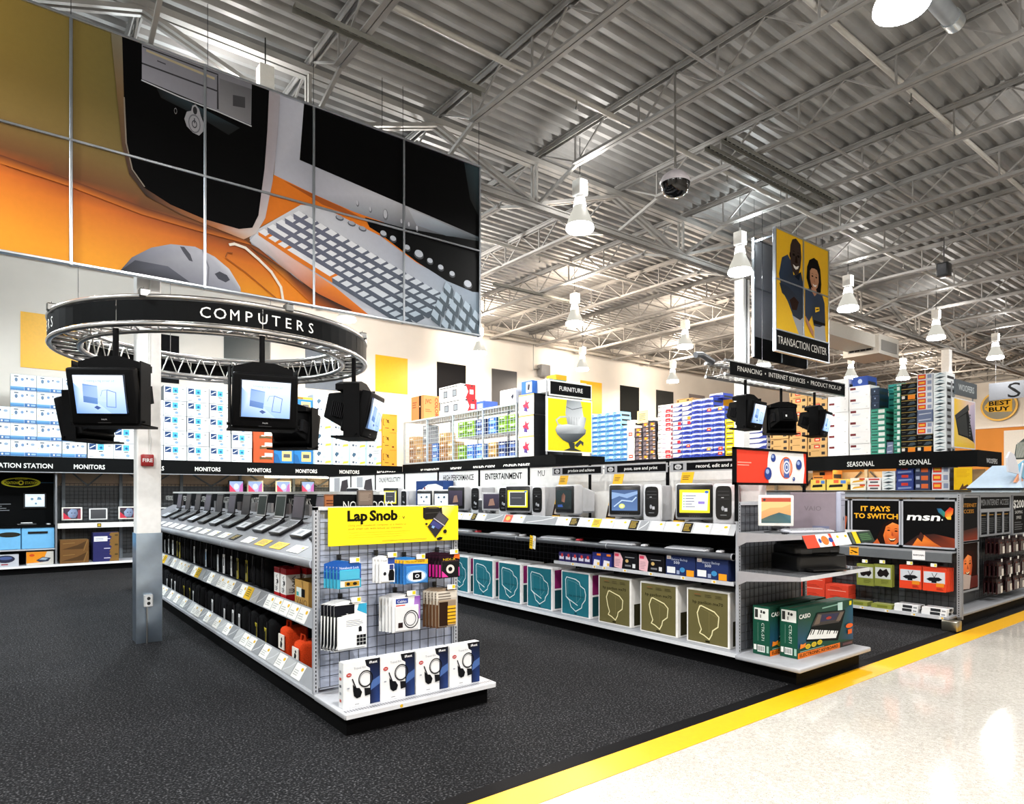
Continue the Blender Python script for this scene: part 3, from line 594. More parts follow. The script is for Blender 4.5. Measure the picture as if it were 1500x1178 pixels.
for ang, adj, lb in ((-137, -12, 'black hanging television at front left of the ring, its lit screen tilted down'), (-90.9, 8, 'black hanging television at the middle front of the ring, lit screen facing straight out'), (-46, -4, 'black hanging television at the right end of the ring, screen seen edge-on'), (134.8, 0, 'black hanging television at the left back of the ring, turned away'), (41.2, 0, 'black hanging television at the right back of the ring, turned away behind another')):
    a = math.radians(ang); x, y, z = rp(a, RR-.02, RZ0-.05); place_tv(x, y, z, a+PI/2-math.radians(adj), lb, gr)
# ------------------------------------------------------------------ two-person poster sign and its truss
SY, SX0, SX1, SZ0, SZ1 = 6.3, 10.69, 12.55, 4.47, 6.24
ts = thing('hanging_poster_sign', 'yellow hanging poster of two staff in navy shirts over a TRANSACTION CENTER board', 'sign', (11.6, SY, 4.1))
def people(A, x0, y0, x1, y1):
    A.clip = (x0, y0, x1, y1); P = A.poly; A.rect(x0, y0, x1, y1, '#f3bd1e'); P([(0, 0), (1, 0), (1, .4), (0, .3)], ['#f7c81a', '#f5c01c', '#eeb41e', '#f3bd1e'])
    for q in ([(.291, .195), (.437, .156), (.5, .193), (.54, 0), (.43, 0), (.341, .123)], [(.717, .137), (.926, .189), (.952, 0), (.829, 0), (.717, .016)]): P(q, '#a9acb2')
    P([(.116, .731), (.216, .782), (.291, .718), (.322, .597), (.461, .655), (.508, .518), (.5, .197), (.445, .158), (.314, .182), (.216, .312), (.116, .398), (.062, .553)], ['#203048', '#2c3e58', '#24344c', '#1a2638', '#203048', '#1b283a', '#141d2a', '#182332', '#1b283a', '#203048', '#203048', '#27384f'])
    P([(.069, .471), (.227, .462), (.379, .396), (.476, .232), (.437, .16), (.303, .212), (.265, .321), (.116, .377)], '#1a2536'); P([(.25, .33), (.33, .38), (.42, .34), (.38, .25), (.3, .24)], '#2c1a12')
    P([(.368, .98), (.30, .955), (.265, .891), (.255, .80), (.275, .70), (.303, .64), (.36, .595), (.41, .62), (.45, .70), (.468, .81), (.453, .936)], ['#1c110c', '#2a1810', '#2e1b12', '#38221a', '#3c261a', '#2e1b12', '#22140d', '#2e1b12', '#3c261a', '#2e1b12', '#22140d'])
    for x in (.325, .41): A.ell(x, .805, .022, .013, '#0d0806', 10); P([(x-.03, .835), (x, .845), (x+.03, .835), (x, .838)], '#0d0806')
    P([(.36, .80), (.38, .80), (.40, .735), (.365, .725), (.345, .735)], '#22140c'); P([(.31, .705), (.365, .69), (.42, .71), (.40, .675), (.36, .66), (.33, .675)], '#f2ece4'); A.ell(.26, .79, .014, .03, '#2e1b12', 8)
    P([(.40, .62), (.46, .66), (.42, .56), (.34, .585)], '#141d2a')
    P([(.575, .738), (.616, .816), (.705, .859), (.779, .845), (.833, .761), (.854, .61), (.842, .518), (.738, .493), (.616, .518), (.563, .616)], '#0e0a09')
    P([(.535, .491), (.627, .524), (.738, .498), (.863, .511), (.918, .42), (.935, .195), (.821, .147), (.705, .144), (.668, .243), (.596, .154), (.535, .22)], ['#2a3c55', '#30445f', '#24344c', '#2a3c55', '#24344c', '#182332', '#1b283a', '#203048', '#1b283a', '#203048', '#24344c'])
    P([(.65, .54), (.75, .53), (.77, .50), (.72, .455), (.66, .50)], '#b98262')
    P([(.627, .706), (.66, .74), (.717, .747), (.765, .74), (.795, .70), (.8, .621), (.775, .56), (.735, .525), (.69, .531), (.65, .57), (.627, .62)], ['#c08a68', '#c9946f', '#cf9a75', '#c9946f', '#b98262', '#c08a68', '#b98262', '#c08a68', '#b27c5c', '#b27c5c', '#b98262'])
    for x in (.675, .75): A.ell(x, .66, .018, .009, '#2a1710', 10); P([(x-.025, .683), (x, .692), (x+.025, .683), (x, .687)], '#22130d')
    P([(.71, .655), (.72, .61), (.735, .605), (.70, .602)], '#a06c4e'); P([(.675, .582), (.715, .572), (.76, .584), (.74, .556), (.70, .556)], '#f7f0ea')
    P([(.54, .221), (.616, .158), (.697, .083), (.697, .018), (.627, .072), (.547, .158)], '#b98262'); P([(.7, .205), (.93, .20), (.93, .175), (.7, .165)], '#15110f')
    P([(.725, .341), (.808, .356), (.812, .317), (.73, .287)], '#f2c21a'); A.line([(.745, .318), (.795, .332)], .02, '#23201a')
for i in range(2):
    for j in range(2):
        m = MB(); w, h = (SX1-SX0)/2, (SZ1-SZ0)/2; x0, z0 = SX0+i*w, SZ0+j*h; m.box((x0+.004, SY, z0+.004), (x0+w-.004, SY+.03, z0+h-.004), '#55555a', 'paint')
        people(Art(m, (SX0, SY, SZ0), (SX1-SX0, 0, 0), (0, 0, SZ1-SZ0), eps=.0003), i*.5, j*.5, i*.5+.5, j*.5+.5); m.build('poster_panel', ts)
for x in (SX0, (SX0+SX1)/2, SX1):
    m = MB(); m.rbox((x-.014, SY-.018, SZ0-.38 if x != (SX0+SX1)/2 else SZ0), (x+.014, SY+.045, SZ1+.02), .004, '#b9bfc6', 'steel', 1); m.build('mullion', ts)
for z in (SZ0-.375, SZ0, (SZ0+SZ1)/2, SZ1):
    m = MB(); m.rbox((SX0-.02, SY-.02, z-.012), (SX1+.02, SY+.043, z+.012), .004, '#c6ccd3', 'steel', 1); m.build('frame_rail', ts)
m = MB(); m.box((SX0+.01, SY-.005, SZ0-.365), (SX1-.01, SY+.03, SZ0-.01), '#0b0c0d', 'paint'); bo = m.build('title_board', ts)
m = MB(); A = Art(m, (SX0, SY-.005, SZ0-.375), (SX1-SX0, 0, 0), (0, 0, .375)); A.text('TRANSACTION CENTER', .5, .36, .37, '#eceae4', 'c', .92); m.build('lettering', bo)
b0, b1, by = 10.86, 12.72, 6.82
for i in range(2):
    for j in range(2):
        m = MB(); w, h = (b1-b0)/2, (SZ1-SZ0)/2; m.box((b0+i*w+.004, by, SZ0+j*h+.004), (b0+i*w+w-.004, by+.03, SZ0+j*h+h-.004), '#77787c', 'paint'); m.build('back_panel', ts)
for x in (b0, (b0+b1)/2, b1):
    m = MB(); m.rbox((x-.014, by-.015, SZ0-.38), (x+.014, by+.04, SZ1+.02), .004, '#a5abb2', 'steel', 1); m.build('mullion', ts)
for z in (SZ0, (SZ0+SZ1)/2, SZ1):
    m = MB(); m.rbox((b0, by-.015, z-.012), (b1, by+.04, z+.012), .004, '#85898f', 'steel', 1); m.build('frame_rail', ts)
m = MB(); m.box((b0+.01, by, SZ0-.40), (b1-.01, by+.03, SZ0-.01), '#0b0c0d', 'paint'); m.build('title_board', ts)
for x in (SX0+.2, SX1-.2):
    for y in (SY+.012, by+.012):
        m = MB(); m.tube([(x, y, SZ1), (x, y, 6.97)], .004, '#44444a', 'steel', 5); m.build('hanger_wire', ts)
    m = MB(); m.bar((x, SY+.03, SZ1-.05), (x, by, SZ1-.05), .03, .03, '#85898f', 'steel'); m.build('spreader_bar', ts)
FX0, FX1, FY = 9.2, 12.98, 6.2
ft = thing('straight_truss_sign', 'straight truss with a long black band lettered FINANCING above three televisions', 'sign', (11, FY, 3.5))
for dy, z in ((0, 3.50), (0, 3.72), (.36, 3.50), (.36, 3.72)):
    m = MB(); m.tube([(FX0-.1, FY+dy+.03, z), (FX1+.05, FY+dy+.03, z)], .024, '#b5b4b4', 'steel', 8); m.build('truss_chord', ft)
m = MB(); n = 22
for k in range(n):
    x0 = FX0-.1+(FX1-FX0+.15)*k/n; x1 = FX0-.1+(FX1-FX0+.15)*(k+.5)/n; x2 = FX0-.1+(FX1-FX0+.15)*(k+1)/n
    for p, q in (((.03, 3.5), (.39, 3.5)), ((.39, 3.5), (.39, 3.72)), ((.39, 3.72), (.03, 3.72))):
        m.tube([(x0, FY+p[0], p[1]), (x1, FY+q[0], q[1])], .0075, '#c6c4c2', 'steel', 5, caps=False); m.tube([(x1, FY+q[0], q[1]), (x2, FY+p[0], p[1])], .0075, '#c6c4c2', 'steel', 5, caps=False)
m.build('truss_lattice', ft)
m = MB(); m.box((FX0, FY-.012, 3.50), (FX1, FY+.004, 3.71), '#0b0c0d', 'paint'); bo = m.build('sign_band', ft)
m = MB(); A = Art(m, (FX0, FY-.012, 3.50), (FX1-FX0, 0, 0), (0, 0, .21)); A.text('FINANCING  •  INTERNET SERVICES  •  PRODUCT PICK-UP', .05, .36, .38, '#e8e6e0', w=.91); m.build('lettering', bo)
for x in (10.444, 12.29):
    m = MB(); m.tube([(x, FY+.2, 3.74), (x, FY+.2, 6.5)], .005, '#44444a', 'steel', 5); m.rbox((x-.05, FY-.0, 3.745), (x+.05, FY+.42, 3.78), .008, '#9a9a9a', 'steel', 1); m.build('hanger_clamp', ft)
m = MB(); m.tube([(9.1, FY+.25, 3.72), (8.8, FY+.25, 3.8), (8.65, FY+.25, 3.78)], .05, '#8f9094', 'steel', 8); m.build('end_motor', ft)
gr = 'televisions under the straight truss'
for u, rz, lb in ((9.72, .12, 'black television at the left end of the straight truss, lit screen turned right'), (11.05, 2.55, 'black television in the middle of the straight truss, turned away from view'), (11.95, .22, 'black television at the right end of the straight truss, lit screen turned right')):
    place_tv(u, FY+.06 if rz < 2 else FY+.2, 3.455, rz, lb, gr)
# ------------------------------------------------------------------ shared shop fittings
GREY, LIP, DARK = '#a9acb3', '#e4e6ea', '#0b0b0c'
def part(fn, name, parent):
    m = MB(); fn(m); return m.build(name, parent)
def wire_grid(p0, du, dv, nu, nv, name, parent, col='#3c4048', r=.0028):
    """welded wire grid: p0 corner, du and dv full edge vectors"""
    m = MB(); p0 = Vector(p0); du = Vector(du); dv = Vector(dv)
    for i in range(nu+1): m.bar(p0+du*i/nu, p0+du*i/nu+dv, r*2, r*2, col, 'paint')
    for j in range(nv+1): m.bar(p0+dv*j/nv, p0+dv*j/nv+du, r*2, r*2, col, 'paint')
    o = m.build(name, parent); o['kind'] = 'stuff'; return o
def upright(parent, x, y, z0, z1, w=.034, d=.03, col=GREY, face='s'):
    m = MB(); m.box((x-w/2, y-d/2, z0), (x+w/2, y+d/2, z1), col, 'paint')
    k = int((z1-z0)/.028)
    for i in range(k):
        z = z0+.012+i*.028
        if face == 's': m.box((x-.004, y-d/2-.0006, z), (x+.004, y-d/2+.001, z+.016), '#111113', 'black')
        else: m.box((x-w/2-.0006, y-.004, z), (x-w/2+.001, y+.004, z+.016), '#111113', 'black')
    return m.build('upright', parent)
def tagcard(parent, o, ux, uy, kind, name='price_tag'):
    m = MB(); o = Vector(o); ux = Vector(ux); uy = Vector(uy); n = ux.cross(uy).normalized()
    bg = {'w': '#f2f2ee', 'y': '#f0c419', 'k': '#26241c', 'r': '#e8492a', 'g': '#b9bbbd', 'b': '#8f9296'}[kind]
    m.prism([(0, 0), (1, 0), (1, 1), (0, 1)], o+n*.003, ux, uy, .0025, bg, 'print')
    A = Art(m, o+n*.003, ux, uy)
    if kind == 'w': A.ell(.78, .72, .12, .13, '#e6b813', 8); A.greek(.1, .15, .7, .6, 3, '#b9b9b6')
    elif kind == 'y': A.greek(.15, .2, .85, .85, 4, '#6b5508')
    elif kind == 'k': A.greek(.12, .15, .88, .9, 5, '#b79a2c')
    elif kind == 'r': A.ell(.5, .5, .3, .3, '#f5b13c', 10)
    elif kind in 'gb': A.line([(.1, .1), (.6, .5), (.9, .9)], .01, '#d5d7da')
    return m.build(name, parent)
# ------------------------------------------------------------------ notebook gondola with the yellow end sign
AX0, AX1, AY, AYN, AXC = 1.765, 2.985, 4.6, 12.55, 2.37
ga = thing('notebook_gondola', 'long black and grey gondola of notebooks and bags with a wire grid end', 'shelving unit', (AXC, 8.5, .012))
part(lambda m: m.box((AX0+.04, 4.11, .012), (AX1-.04, AYN, .142), DARK, 'black'), 'kick_plate', ga)
part(lambda m: (m.rbox((AX0, AY-.02, .142), (AX1, AYN+.03, .178), .006, GREY, 'paint', 1)), 'base_deck', ga)
def endd(m):
    m.rbox((AX0, 4.045, .138), (AX1, AY-.02, .176), .008, '#b4b6bb', 'paint', 2); m.box((AX0+.01, 4.043, .140), (AX1-.01, 4.047, .170), LIP, 'paint')
    for i in range(60): m.box((AX0+.02+i*.0198, 4.075, .1762), (AX0+.032+i*.0198, 4.115, .1768), '#6d6f75', 'paint')
ed = part(endd, 'end_deck', ga)
m = MB(); A = Art(m, (2.16, 4.0425, .142), (.03, 0, 0), (0, 0, .026)); A.ell(.5, .5, .4, .45, '#e8b912', 10); m.build('price_sticker', ed)
for x in (AX0+.017, AX1-.017): upright(ga, x, AY, .178, 1.512)
part(lambda m: m.box((AX0, AY-.015, 1.49), (AX1, AY+.015, 1.515), '#c3c6cc', 'paint'), 'top_rail', ga)
part(lambda m: m.box((AX0+.035, AY+.02, .19), (AX1-.035, AY+.03, 1.49), '#c0c8dc', 'paint'), 'end_panel', ga)
part(lambda m: [m.box(a, b, '#b9bec8', 'paint') for a, b in (((AX0+.04, AY-.006, .2), (AX0+.052, AY+.006, 1.49)), ((AX1-.052, AY-.006, .2), (AX1-.04, AY+.006, 1.49)), ((AX0+.04, AY-.006, .2), (AX1-.04, AY+.006, .212)))], 'grid_frame', ga)
wire_grid((AX0+.05, AY-.004, .21), (AX1-AX0-.1, 0, 0), (0, 0, 1.27), 15, 16, 'wire_grid', ga, '#3a3f4a', .0024)
# spine with its black header, sloped notebook counter, middle shelf, rails
part(lambda m: m.box((AXC-.012, 4.72, .178), (AXC+.012, AYN, 1.60), '#111214', 'black'), 'spine_panel', ga)
part(lambda m: m.box((AXC-.02, 4.72, 1.60), (AXC+.02, AYN, 1.625), '#d9dad8', 'paint'), 'spine_cap', ga)
for i in range(6):
    m = MB(); y1 = 5.9+1.28*i; A = Art(m, (AXC-.012, y1+1.2, 1.38), (0, -1.2, 0), (0, 0, .22)); A.text('NOTEBOOKS', .5, .45, .36, '#dcdcd8', 'c', .5); m.build('lettering', ga)
part(lambda m: (m.box((1.97, 4.71, 1.3), (AXC, 4.725, 1.6), '#0e0f11', 'black'), Art(m, (1.97, 4.71, 1.3), (.6, 0, 0), (0, 0, .3)).text('NOTEBOOKS', .12, .62, .22, '#dcdcd8', w=.7)), 'end_header', ga)
for i in range(12): part(lambda m: m.box((AXC-.04, 5.6+.56*i, 1.36), (AXC-.014, 5.78+.56*i, 1.50), ['#a7a4a4', '#8d8a8a', '#6a6262'][i % 3], 'paint'), 'info_block', ga)
CZ0, CZ1, CX0, CX1 = 1.125, 1.405, 1.80, 2.355
part(lambda m: m.hexa([(CX0, AY+.03, CZ0-.02), (CX1, AY+.03, CZ1-.02), (CX1, AYN, CZ1-.02), (CX0, AYN, CZ0-.02), (CX0, AY+.03, CZ0), (CX1, AY+.03, CZ1), (CX1, AYN, CZ1), (CX0, AYN, CZ0)], '#5c5c63', 'paint'), 'sloped_counter', ga)
def nose(m):
    m.tube([(AX0+.02, AY+.03, CZ0-.025), (AX0+.02, AYN, CZ0-.025)], .032, '#7f8187', 'paint', 14)
    for y in (AY+.028, 7.05, 9.5, 11.9): m.tube([(AX0+.02, y, CZ0-.025), (AX0+.02, y+.012, CZ0-.025)], .034, '#aab0bd', 'paint', 14)
part(nose, 'bullnose', ga)
sl = Vector((CX1-CX0, 0, CZ1-CZ0)).normalized()
ck = 'wyywkwwwwgwwwgwy'
for i in range(16):
    y = 5.05+.43*i; tagcard(ga, Vector((CX0+.03, y+.3, CZ0+.017)), (0, -.27 if ck[i] != 'k' else -.2, 0), sl*.1, ck[i], 'price_card')
part(lambda m: m.box((1.88, AY+.04, .685), (AXC-.014, AYN, .70), '#3a3b3f', 'paint'), 'middle_shelf', ga)
for nm, xa, za, xb, zb in (('middle_rail', 1.815, .612, 1.875, .735), ('base_rail', 1.775, .19, 1.845, .30)):
    o = part(lambda m: m.hexa([(xa, AY+.04, za), (xa+.004, AY+.04, za), (xa+.004, AYN, za), (xa, AYN, za), (xb, AY+.04, zb), (xb+.004, AY+.04, zb), (xb+.004, AYN, zb), (xb, AYN, zb)], '#9b9ea4', 'plastic'), nm, ga)
    d = Vector((xb-xa, 0, zb-za))
    ks = ('w', 'w', 'w', 'g', 'w', 'b', 'g', 'y', 'w', 'b') if nm == 'middle_rail' else ('w', 'g', 'w', 'g', 'w', 'b', 'w', 'w', 'g', 'b')
    for i in range(34):
        k = ks[i % 10] if not (nm == 'middle_rail' and i < 5) else 'w'
        tagcard(o, Vector((xa, 4.90+.2*i+(.2 if nm == 'middle_rail' and i < 5 else .2), za))+d*.06, (0, -.19, 0), d*.86, k)
part(lambda m: m.box((1.776, AY+.02, .16), (1.784, AYN, .19), '#d9dbe0', 'paint'), 'deck_lip', ga)
# yellow sign
sg = thing('yellow_sign', 'bright yellow notebook sign clipped across the top of the wire grid end', 'sign', (2.41, AY-.03, 1.23))
m = MB(); m.rbox((1.862, AY-.045, 1.228), (2.972, AY-.035, 1.508), .002, '#fbe21c', 'print', 1); m.build('board', sg)
m = MB(); A = Art(m, (1.862, AY-.045, 1.228), (1.11, 0, 0), (0, 0, .28))
A.poly([(.80, .02), (.98, .02), (.98, .98), (.86, .98)], ['#fbe21c', '#fbe21c', '#fbe21c', '#f6dca0'])
A.text('Lap', .13, .645, .26, '#16140a', w=.145, bold=.045); A.text('Snob', .288, .645, .26, '#16140a', w=.212, bold=.045); A.text(': v', .512, .66, .12, '#3a340c', w=.045)
A.text('Using your notebook computer as a means to', .135, .50, .055, '#a8861c', w=.43); A.text('snub small talk with fellow air travelers', .135, .41, .055, '#a8861c', w=.40)
for i, y in enumerate((.33, .27, .21)): A.rect(.135, y, .6-.03*i, y+.012, '#e3c51c')
A.rect(.38, .08, .73, .095, '#b59a1c')
A.poly([(.70, .97), (.725, .95), (.82, .94), (.855, .96), (.86, .80), (.845, .65), (.72, .62), (.70, .68)], '#23211f'); A.line([(.72, .955), (.75, .97), (.80, .97), (.83, .95)], .008, '#4a4742'); A.line([(.72, .80), (.84, .82)], .004, '#45423d')
A.poly([(.835, .86), (.915, .62), (.875, .42), (.79, .66)], '#2e2c30'); A.poly([(.834, .83), (.905, .62), (.873, .46), (.80, .66)], '#4b484e')
A.poly([(.785, .64), (.873, .43), (.80, .10), (.735, .42)], '#26242a'); A.poly([(.785, .60), (.86, .43), (.828, .33), (.755, .48)], '#3c3f7a'); A.poly([(.765, .40), (.785, .36), (.795, .42), (.775, .45)], '#7fa6d8'); A.line([(.787, .65), (.876, .43)], .008, '#b9b4c0')
A.ell(.725, .50, .012, .03, '#23211f', 8); A.ell(.88, .27, .016, .06, '#23211f', 10); A.poly([(.81, .08), (.835, .12), (.86, .10), (.855, .05), (.83, .02), (.81, .04)], '#23211f')
m.build('lettering', sg)
# hanging packs on hooks
def hook(x, z, n):
    m = MB(); m.tube([(x, AY-.01, z), (x, AY-.20, z+.004)], .003, '#2b2c30', 'steel', 6); m.rbox((x-.016, AY-.022, z-.012), (x+.016, AY-.002, z+.03), .003, '#101012', 'plastic', 1)
    m.tube([(x, AY-.20, z+.004), (x, AY-.2, z-.012)], .003, '#2b2c30', 'steel', 6)
    h = m.build('peg_hook', ga); m = MB(); m.box((x+.0, AY-.207, z-.012), (x+.075, AY-.205, z+.024), '#f2f2ee', 'print'); A = Art(m, (x, AY-.207, z-.012), (.075, 0, 0), (0, 0, .036)); A.rect(.6, .15, .95, .85, '#ecc21a'); m.build('price_flag', h)
def pack(w, h, art, shape=None, body='#dfe3ea', deep=.014):
    m = MB(); pts = shape or [(0, 0), (1, 0), (1, .93), (.62, 1), (.38, 1), (0, .93)]
    m.prism(pts, (-w/2, 0, -h), (w, 0, 0), (0, 0, h), .003, body, 'print'); m.rbox((-w*.42, -deep, -h*.97), (w*.42, 0, -h*.3), .004, body, 'gloss', 1)
    A = Art(m, (-w/2, -.0004, -h), (w, 0, 0), (0, 0, h)); B = Art(m, (-w/2, -deep-.0004, -h), (w, 0, 0), (0, 0, h)); art(A, B); A.k += 1; A.ell(.5, .955, .06, .018, '#33363c', 8)
    return m.build('hanging_pack', mesh_only=True)
def art_blue(A, B):
    A.poly([(0, .35), (1, .35), (1, .9), (.62, 1), (.38, 1), (0, .9)], '#1f57a8'); A.text('Notebook Lock', .5, .72, .09, '#e8eef6', 'c', .8); A.rect(.02, .60, .98, .63, '#3f86d0'); A.rect(0, 0, 1, .35, '#3fa9c9')
    B.rect(.1, .06, .9, .34, '#d9dcd2'); B.rect(.28, .08, .88, .26, '#b58a1c'); B.ell(.42, .17, .08, .06, '#23211c', 10); B.ell(.7, .17, .09, .06, '#23211c', 10); B.rect(.1, .30, .9, .34, '#0e6f94')
def art_white(A, B):
    A.rect(0, 0, 1, .93, '#eef0f2'); A.rect(.55, .5, 1, .93, '#27418c'); A.text('Travel', .08, .8, .07, '#26262c', w=.4)
    B.rect(.1, .05, .9, .7, '#e6e8ec'); B.poly([(.55, .08), (.9, .08), (.92, .4), (.8, .5), (.6, .48), (.52, .3)], '#101114'); B.ell(.3, .35, .1, .07, '#1c1d22', 10); B.rect(.6, .5, .86, .68, '#2c3b78')
def art_round(A, B):
    A.rect(0, 0, 1, .93, '#2f7cc4', '#2459a4'); A.poly([(0, .8), (1, .74), (1, .93), (0, .93)], '#e8b21c'); A.text('Modem cord', .1, .82, .08, '#5b3f0a', w=.75); A.text('Retractable', .1, .6, .08, '#e4eef8', w=.7); A.text('cable', .1, .5, .06, '#bcd6f0')
    B.ell(.5, .3, .42, .24, '#eef2f8', 20); B.ring(.5, .3, .42, .24, .15, '#7fb0e4', 20); B.rect(.34, .16, .7, .44, '#101114'); B.ring(.52, .3, .09, .07, .4, '#d9dce4', 12)
def art_magenta(A, B):
    A.rect(0, 0, 1, .93, '#1a0f16'); A.poly([(0, .05), (1, .05), (1, .4), (0, .55)], '#c01f86', ) ; A.rect(.0, .80, 1, .9, '#2a1420'); A.text('NEX-X', .2, .7, .09, '#e3c21a', w=.6); A.poly([(.7, .8), (1, .74), (1, .93), (.75, .93)], '#e86a1c')
    B.rect(.1, .05, .9, .66, '#1b1a1c'); B.ring(.5, .36, .2, .18, .5, '#d9d2cc', 14); B.poly([(.1, .05), (.4, .05), (.1, .3)], '#d23a96')
def art_filter(A, B):
    A.rect(0, 0, 1, .93, '#f1f3f4'); A.poly([(0, .7), (.62, .74), (.62, .93), (0, .93)], '#15161c'); A.text('Targus', .36, .70, .05, '#f6f6f6', w=.3); A.rect(.33, .56, .92, .58, '#b9bdc4'); A.poly([(.7, .8), (1, .7), (1, .93), (.75, .93)], '#2f9cc4'); A.poly([(0, .02), (.14, .02), (.3, .4), (.28, .7), (.04, .74)], '#16171b'); A.line([(.05, .04), (.24, .40), (.2, .68)], .006, '#e8e8e8')
    B.rect(.3, .05, .95, .68, '#f1f3f4'); B.greek(.34, .48, .9, .62, 4, '#8d9096'); B.poly([(.72, .36), (.82, .36), (.82, .45), (.77, .48), (.72, .45)], '#15161c')
    for i in range(3):
        for j in range(3): B.rect(.66+.1*i, .08+.075*j, .75+.1*i, .145+.075*j, '#17181c'); B.k -= 1
def art_cable(A, B):
    A.rect(0, 0, 1, .93, '#eef0f1'); A.poly([(.72, .3), (1, .3), (1, .93), (.8, .93)], ['#c6a4d8', '#b48acc', '#7f3fa4', '#8f56b4']); A.rect(.12, .76, .56, .9, '#2c3f8c'); A.text('Cables', .18, .79, .07, '#f4f4f4', w=.32); A.rect(.12, .70, .46, .73, '#c23a2a')
    B.ring(.64, .32, .27, .25, .12, '#1c1d22', 20); B.ring(.62, .33, .2, .19, .12, '#3a3b42', 18); B.rect(.18, .12, .34, .26, '#2a1c1c')
def art_brown(A, B):
    A.rect(0, 0, 1, .93, '#cfc8bc'); A.poly([(0, 0), (.5, 0), (.45, .55), (0, .6)], '#5c3c24'); A.rect(0, .6, 1, .75, '#b9b2a6'); A.greek(.1, .62, .9, .9, 4, '#6d655c')
    B.rect(.1, .05, .52, .66, '#2a1a12'); B.rect(.5, .08, .9, .55, '#e0ab20')
    for i in range(5): B.rect(.5, .1+.09*i, .9, .125+.09*i, '#3a2a10'); B.k -= 1
bl = [(0, 0), (1, 0), (1, .66), (.66, .95), (.6, 1), (.4, 1), (.34, .95), (0, .66)]
PK = [('blue notebook lock', 1.955, 1.132, .18, .19, art_blue, bl, 5, '#3fa9c9', 'upper left'), ('white travel adapter', 2.25, 1.152, .125, .195, art_white, None, 3, '#eceef0', 'upper second'), ('blue and white coil cord', 2.49, 1.125, .21, .195, art_round, None, 5, '#2f7cc4', 'upper third'),
      ('magenta and black accessory', 2.79, 1.145, .19, .195, art_magenta, None, 6, '#2a1420', 'upper right'), ('white screen filter', 1.965, .85, .245, .345, art_filter, None, 5, '#f1f3f4', 'lower left'), ('silver and purple cable', 2.41, .855, .235, .275, art_cable, None, 5, '#d9dadd', 'lower middle'), ('brown and yellow tool', 2.765, .87, .19, .305, art_brown, None, 5, '#8d7a66', 'lower right')]
for nm, x, z, w, h, art, shp, n, bc, pos in PK:
    hook(x, z, n); me = pack(w, h, art, shp, bc)
    for i in range(n):
        lb = f'{nm} pack in front on the {pos} hook of the grid' if i == 0 else f'{nm} pack on the {pos} hook, {ORD[i]} from the front'
        tag(put('hanging_pack', me, None, (x-.012*i, AY-.195+.03*i, z-.003)), lb, 'package', f'{nm} packs on the {pos} hook')
# four travel kits on the end deck
def kit(A):
    A.rect(0, 0, 1, 1, '#eff1f3'); A.poly([(.72, 0), (1, 0), (1, 1), (.58, 1), (.62, .86), (.72, .8)], ['#0c1636', '#223c78', '#05070e', '#08090d', '#0a0d18', '#101c40']); A.poly([(.76, .5), (1, .6), (1, .42), (.74, .3)], '#4a6aa8')
    A.text('iRest', .70, .90, .055, '#f4f6fa', w=.22, bold=.02); A.text('Travel Kit', .28, .82, .05, '#9aa0aa', w=.32); A.ell(.15, .72, .07, .045, '#b8241e', 12); A.text('20', .11, .705, .03, '#ffffff', w=.08)
    A.ring(.60, .58, .2, .19, .13, '#17181a', 24); A.ring(.60, .57, .165, .155, .06, '#4d4f52', 20); A.poly([(.25, .50), (.33, .42), (.43, .40), (.50, .30), (.46, .20), (.36, .18), (.28, .24), (.26, .36)], '#141518'); A.line([(.24, .62), (.27, .55), (.33, .42)], .008, '#141518')
    A.poly([(.56, .38), (.72, .36), (.74, .22), (.58, .2)], '#1a1b1e'); A.rect(.3, .05, .42, .065, '#8d9096'); A.rect(.1, .42, .16, .45, '#9aa0aa')
def kside(A):
    A.rect(0, 0, 1, 1, '#eceef0')
    for i in range(5): A.rect(.2, .12+.16*i, .6, .18+.16*i, ['#c9564a', '#9aa0a8', '#555a62'][i % 3])
KM = carton(.268, .07, .305, '#f0f1f3', kit, kside, seam='#e2e4e6')
for i, (x, y, lb) in enumerate(((1.935, 4.155, 'leftmost white travel kit box on the end deck'), (2.203, 4.15, 'second white travel kit box from the left on the end deck'), (2.48, 4.145, 'third white travel kit box from the left on the end deck'), (2.76, 4.14, 'rightmost white travel kit box on the end deck'))):
    tag(put('travel_kit_box', KM, None, (x, y, .1772)), lb, 'box', 'travel kit boxes on the end deck')
# laptops on the sloped counter
def laptop(screen, deck):
    T = Matrix.Rotation(math.radians(26.8), 4, 'X'); b = MB(); b.T = T; b.rbox((-.15, 0, .004), (.15, .25, .034), .008, '#101114', 'plastic', 2)
    k = MB(); k.T = T; k.box((-.14, .01, .034), (.14, .24, .0355), deck, 'plastic'); A = Art(k, (-.14, .01, .0355), (.28, 0, 0), (0, .23, 0)); A.rect(.35, .08, .65, .34, '#7d8085')
    for j in range(5):
        for i in range(12): A.rect(.03+.079*i, .44+.1*j, .095+.079*i, .52+.1*j, '#33353a'); A.k -= 1
    l = MB(); l.T = T @ Matrix.Translation((0, .245, .036)) @ Matrix.Rotation(math.radians(-34), 4, 'X')
    l.rbox((-.15, 0, 0), (.15, .013, .235), .005, '#1a1b1e', 'plastic', 1)
    s = MB(); s.T = l.T; A = Art(s, (-.15, 0, 0), (.3, 0, 0), (0, 0, .235)); A.rect(.02, .03, .98, .97, screen[0]); A.rect(.06, .09, .94, .92, screen[1], screen[2])
    c = MB(); c.T = T; c.tube([(-.12, .25, .03), (.12, .25, .03)], .012, '#0c0d0e', 'plastic', 8); c.tube([(.15, .2, .03), (.19, .24, .05), (.16, .29, .03)], .006, '#0c0d0e', 'black', 5)
    return [(n, x.build(n, mesh_only=True)) for n, x in (('base', b), ('keyboard', k), ('lid', l), ('screen', s), ('hinge', c))]
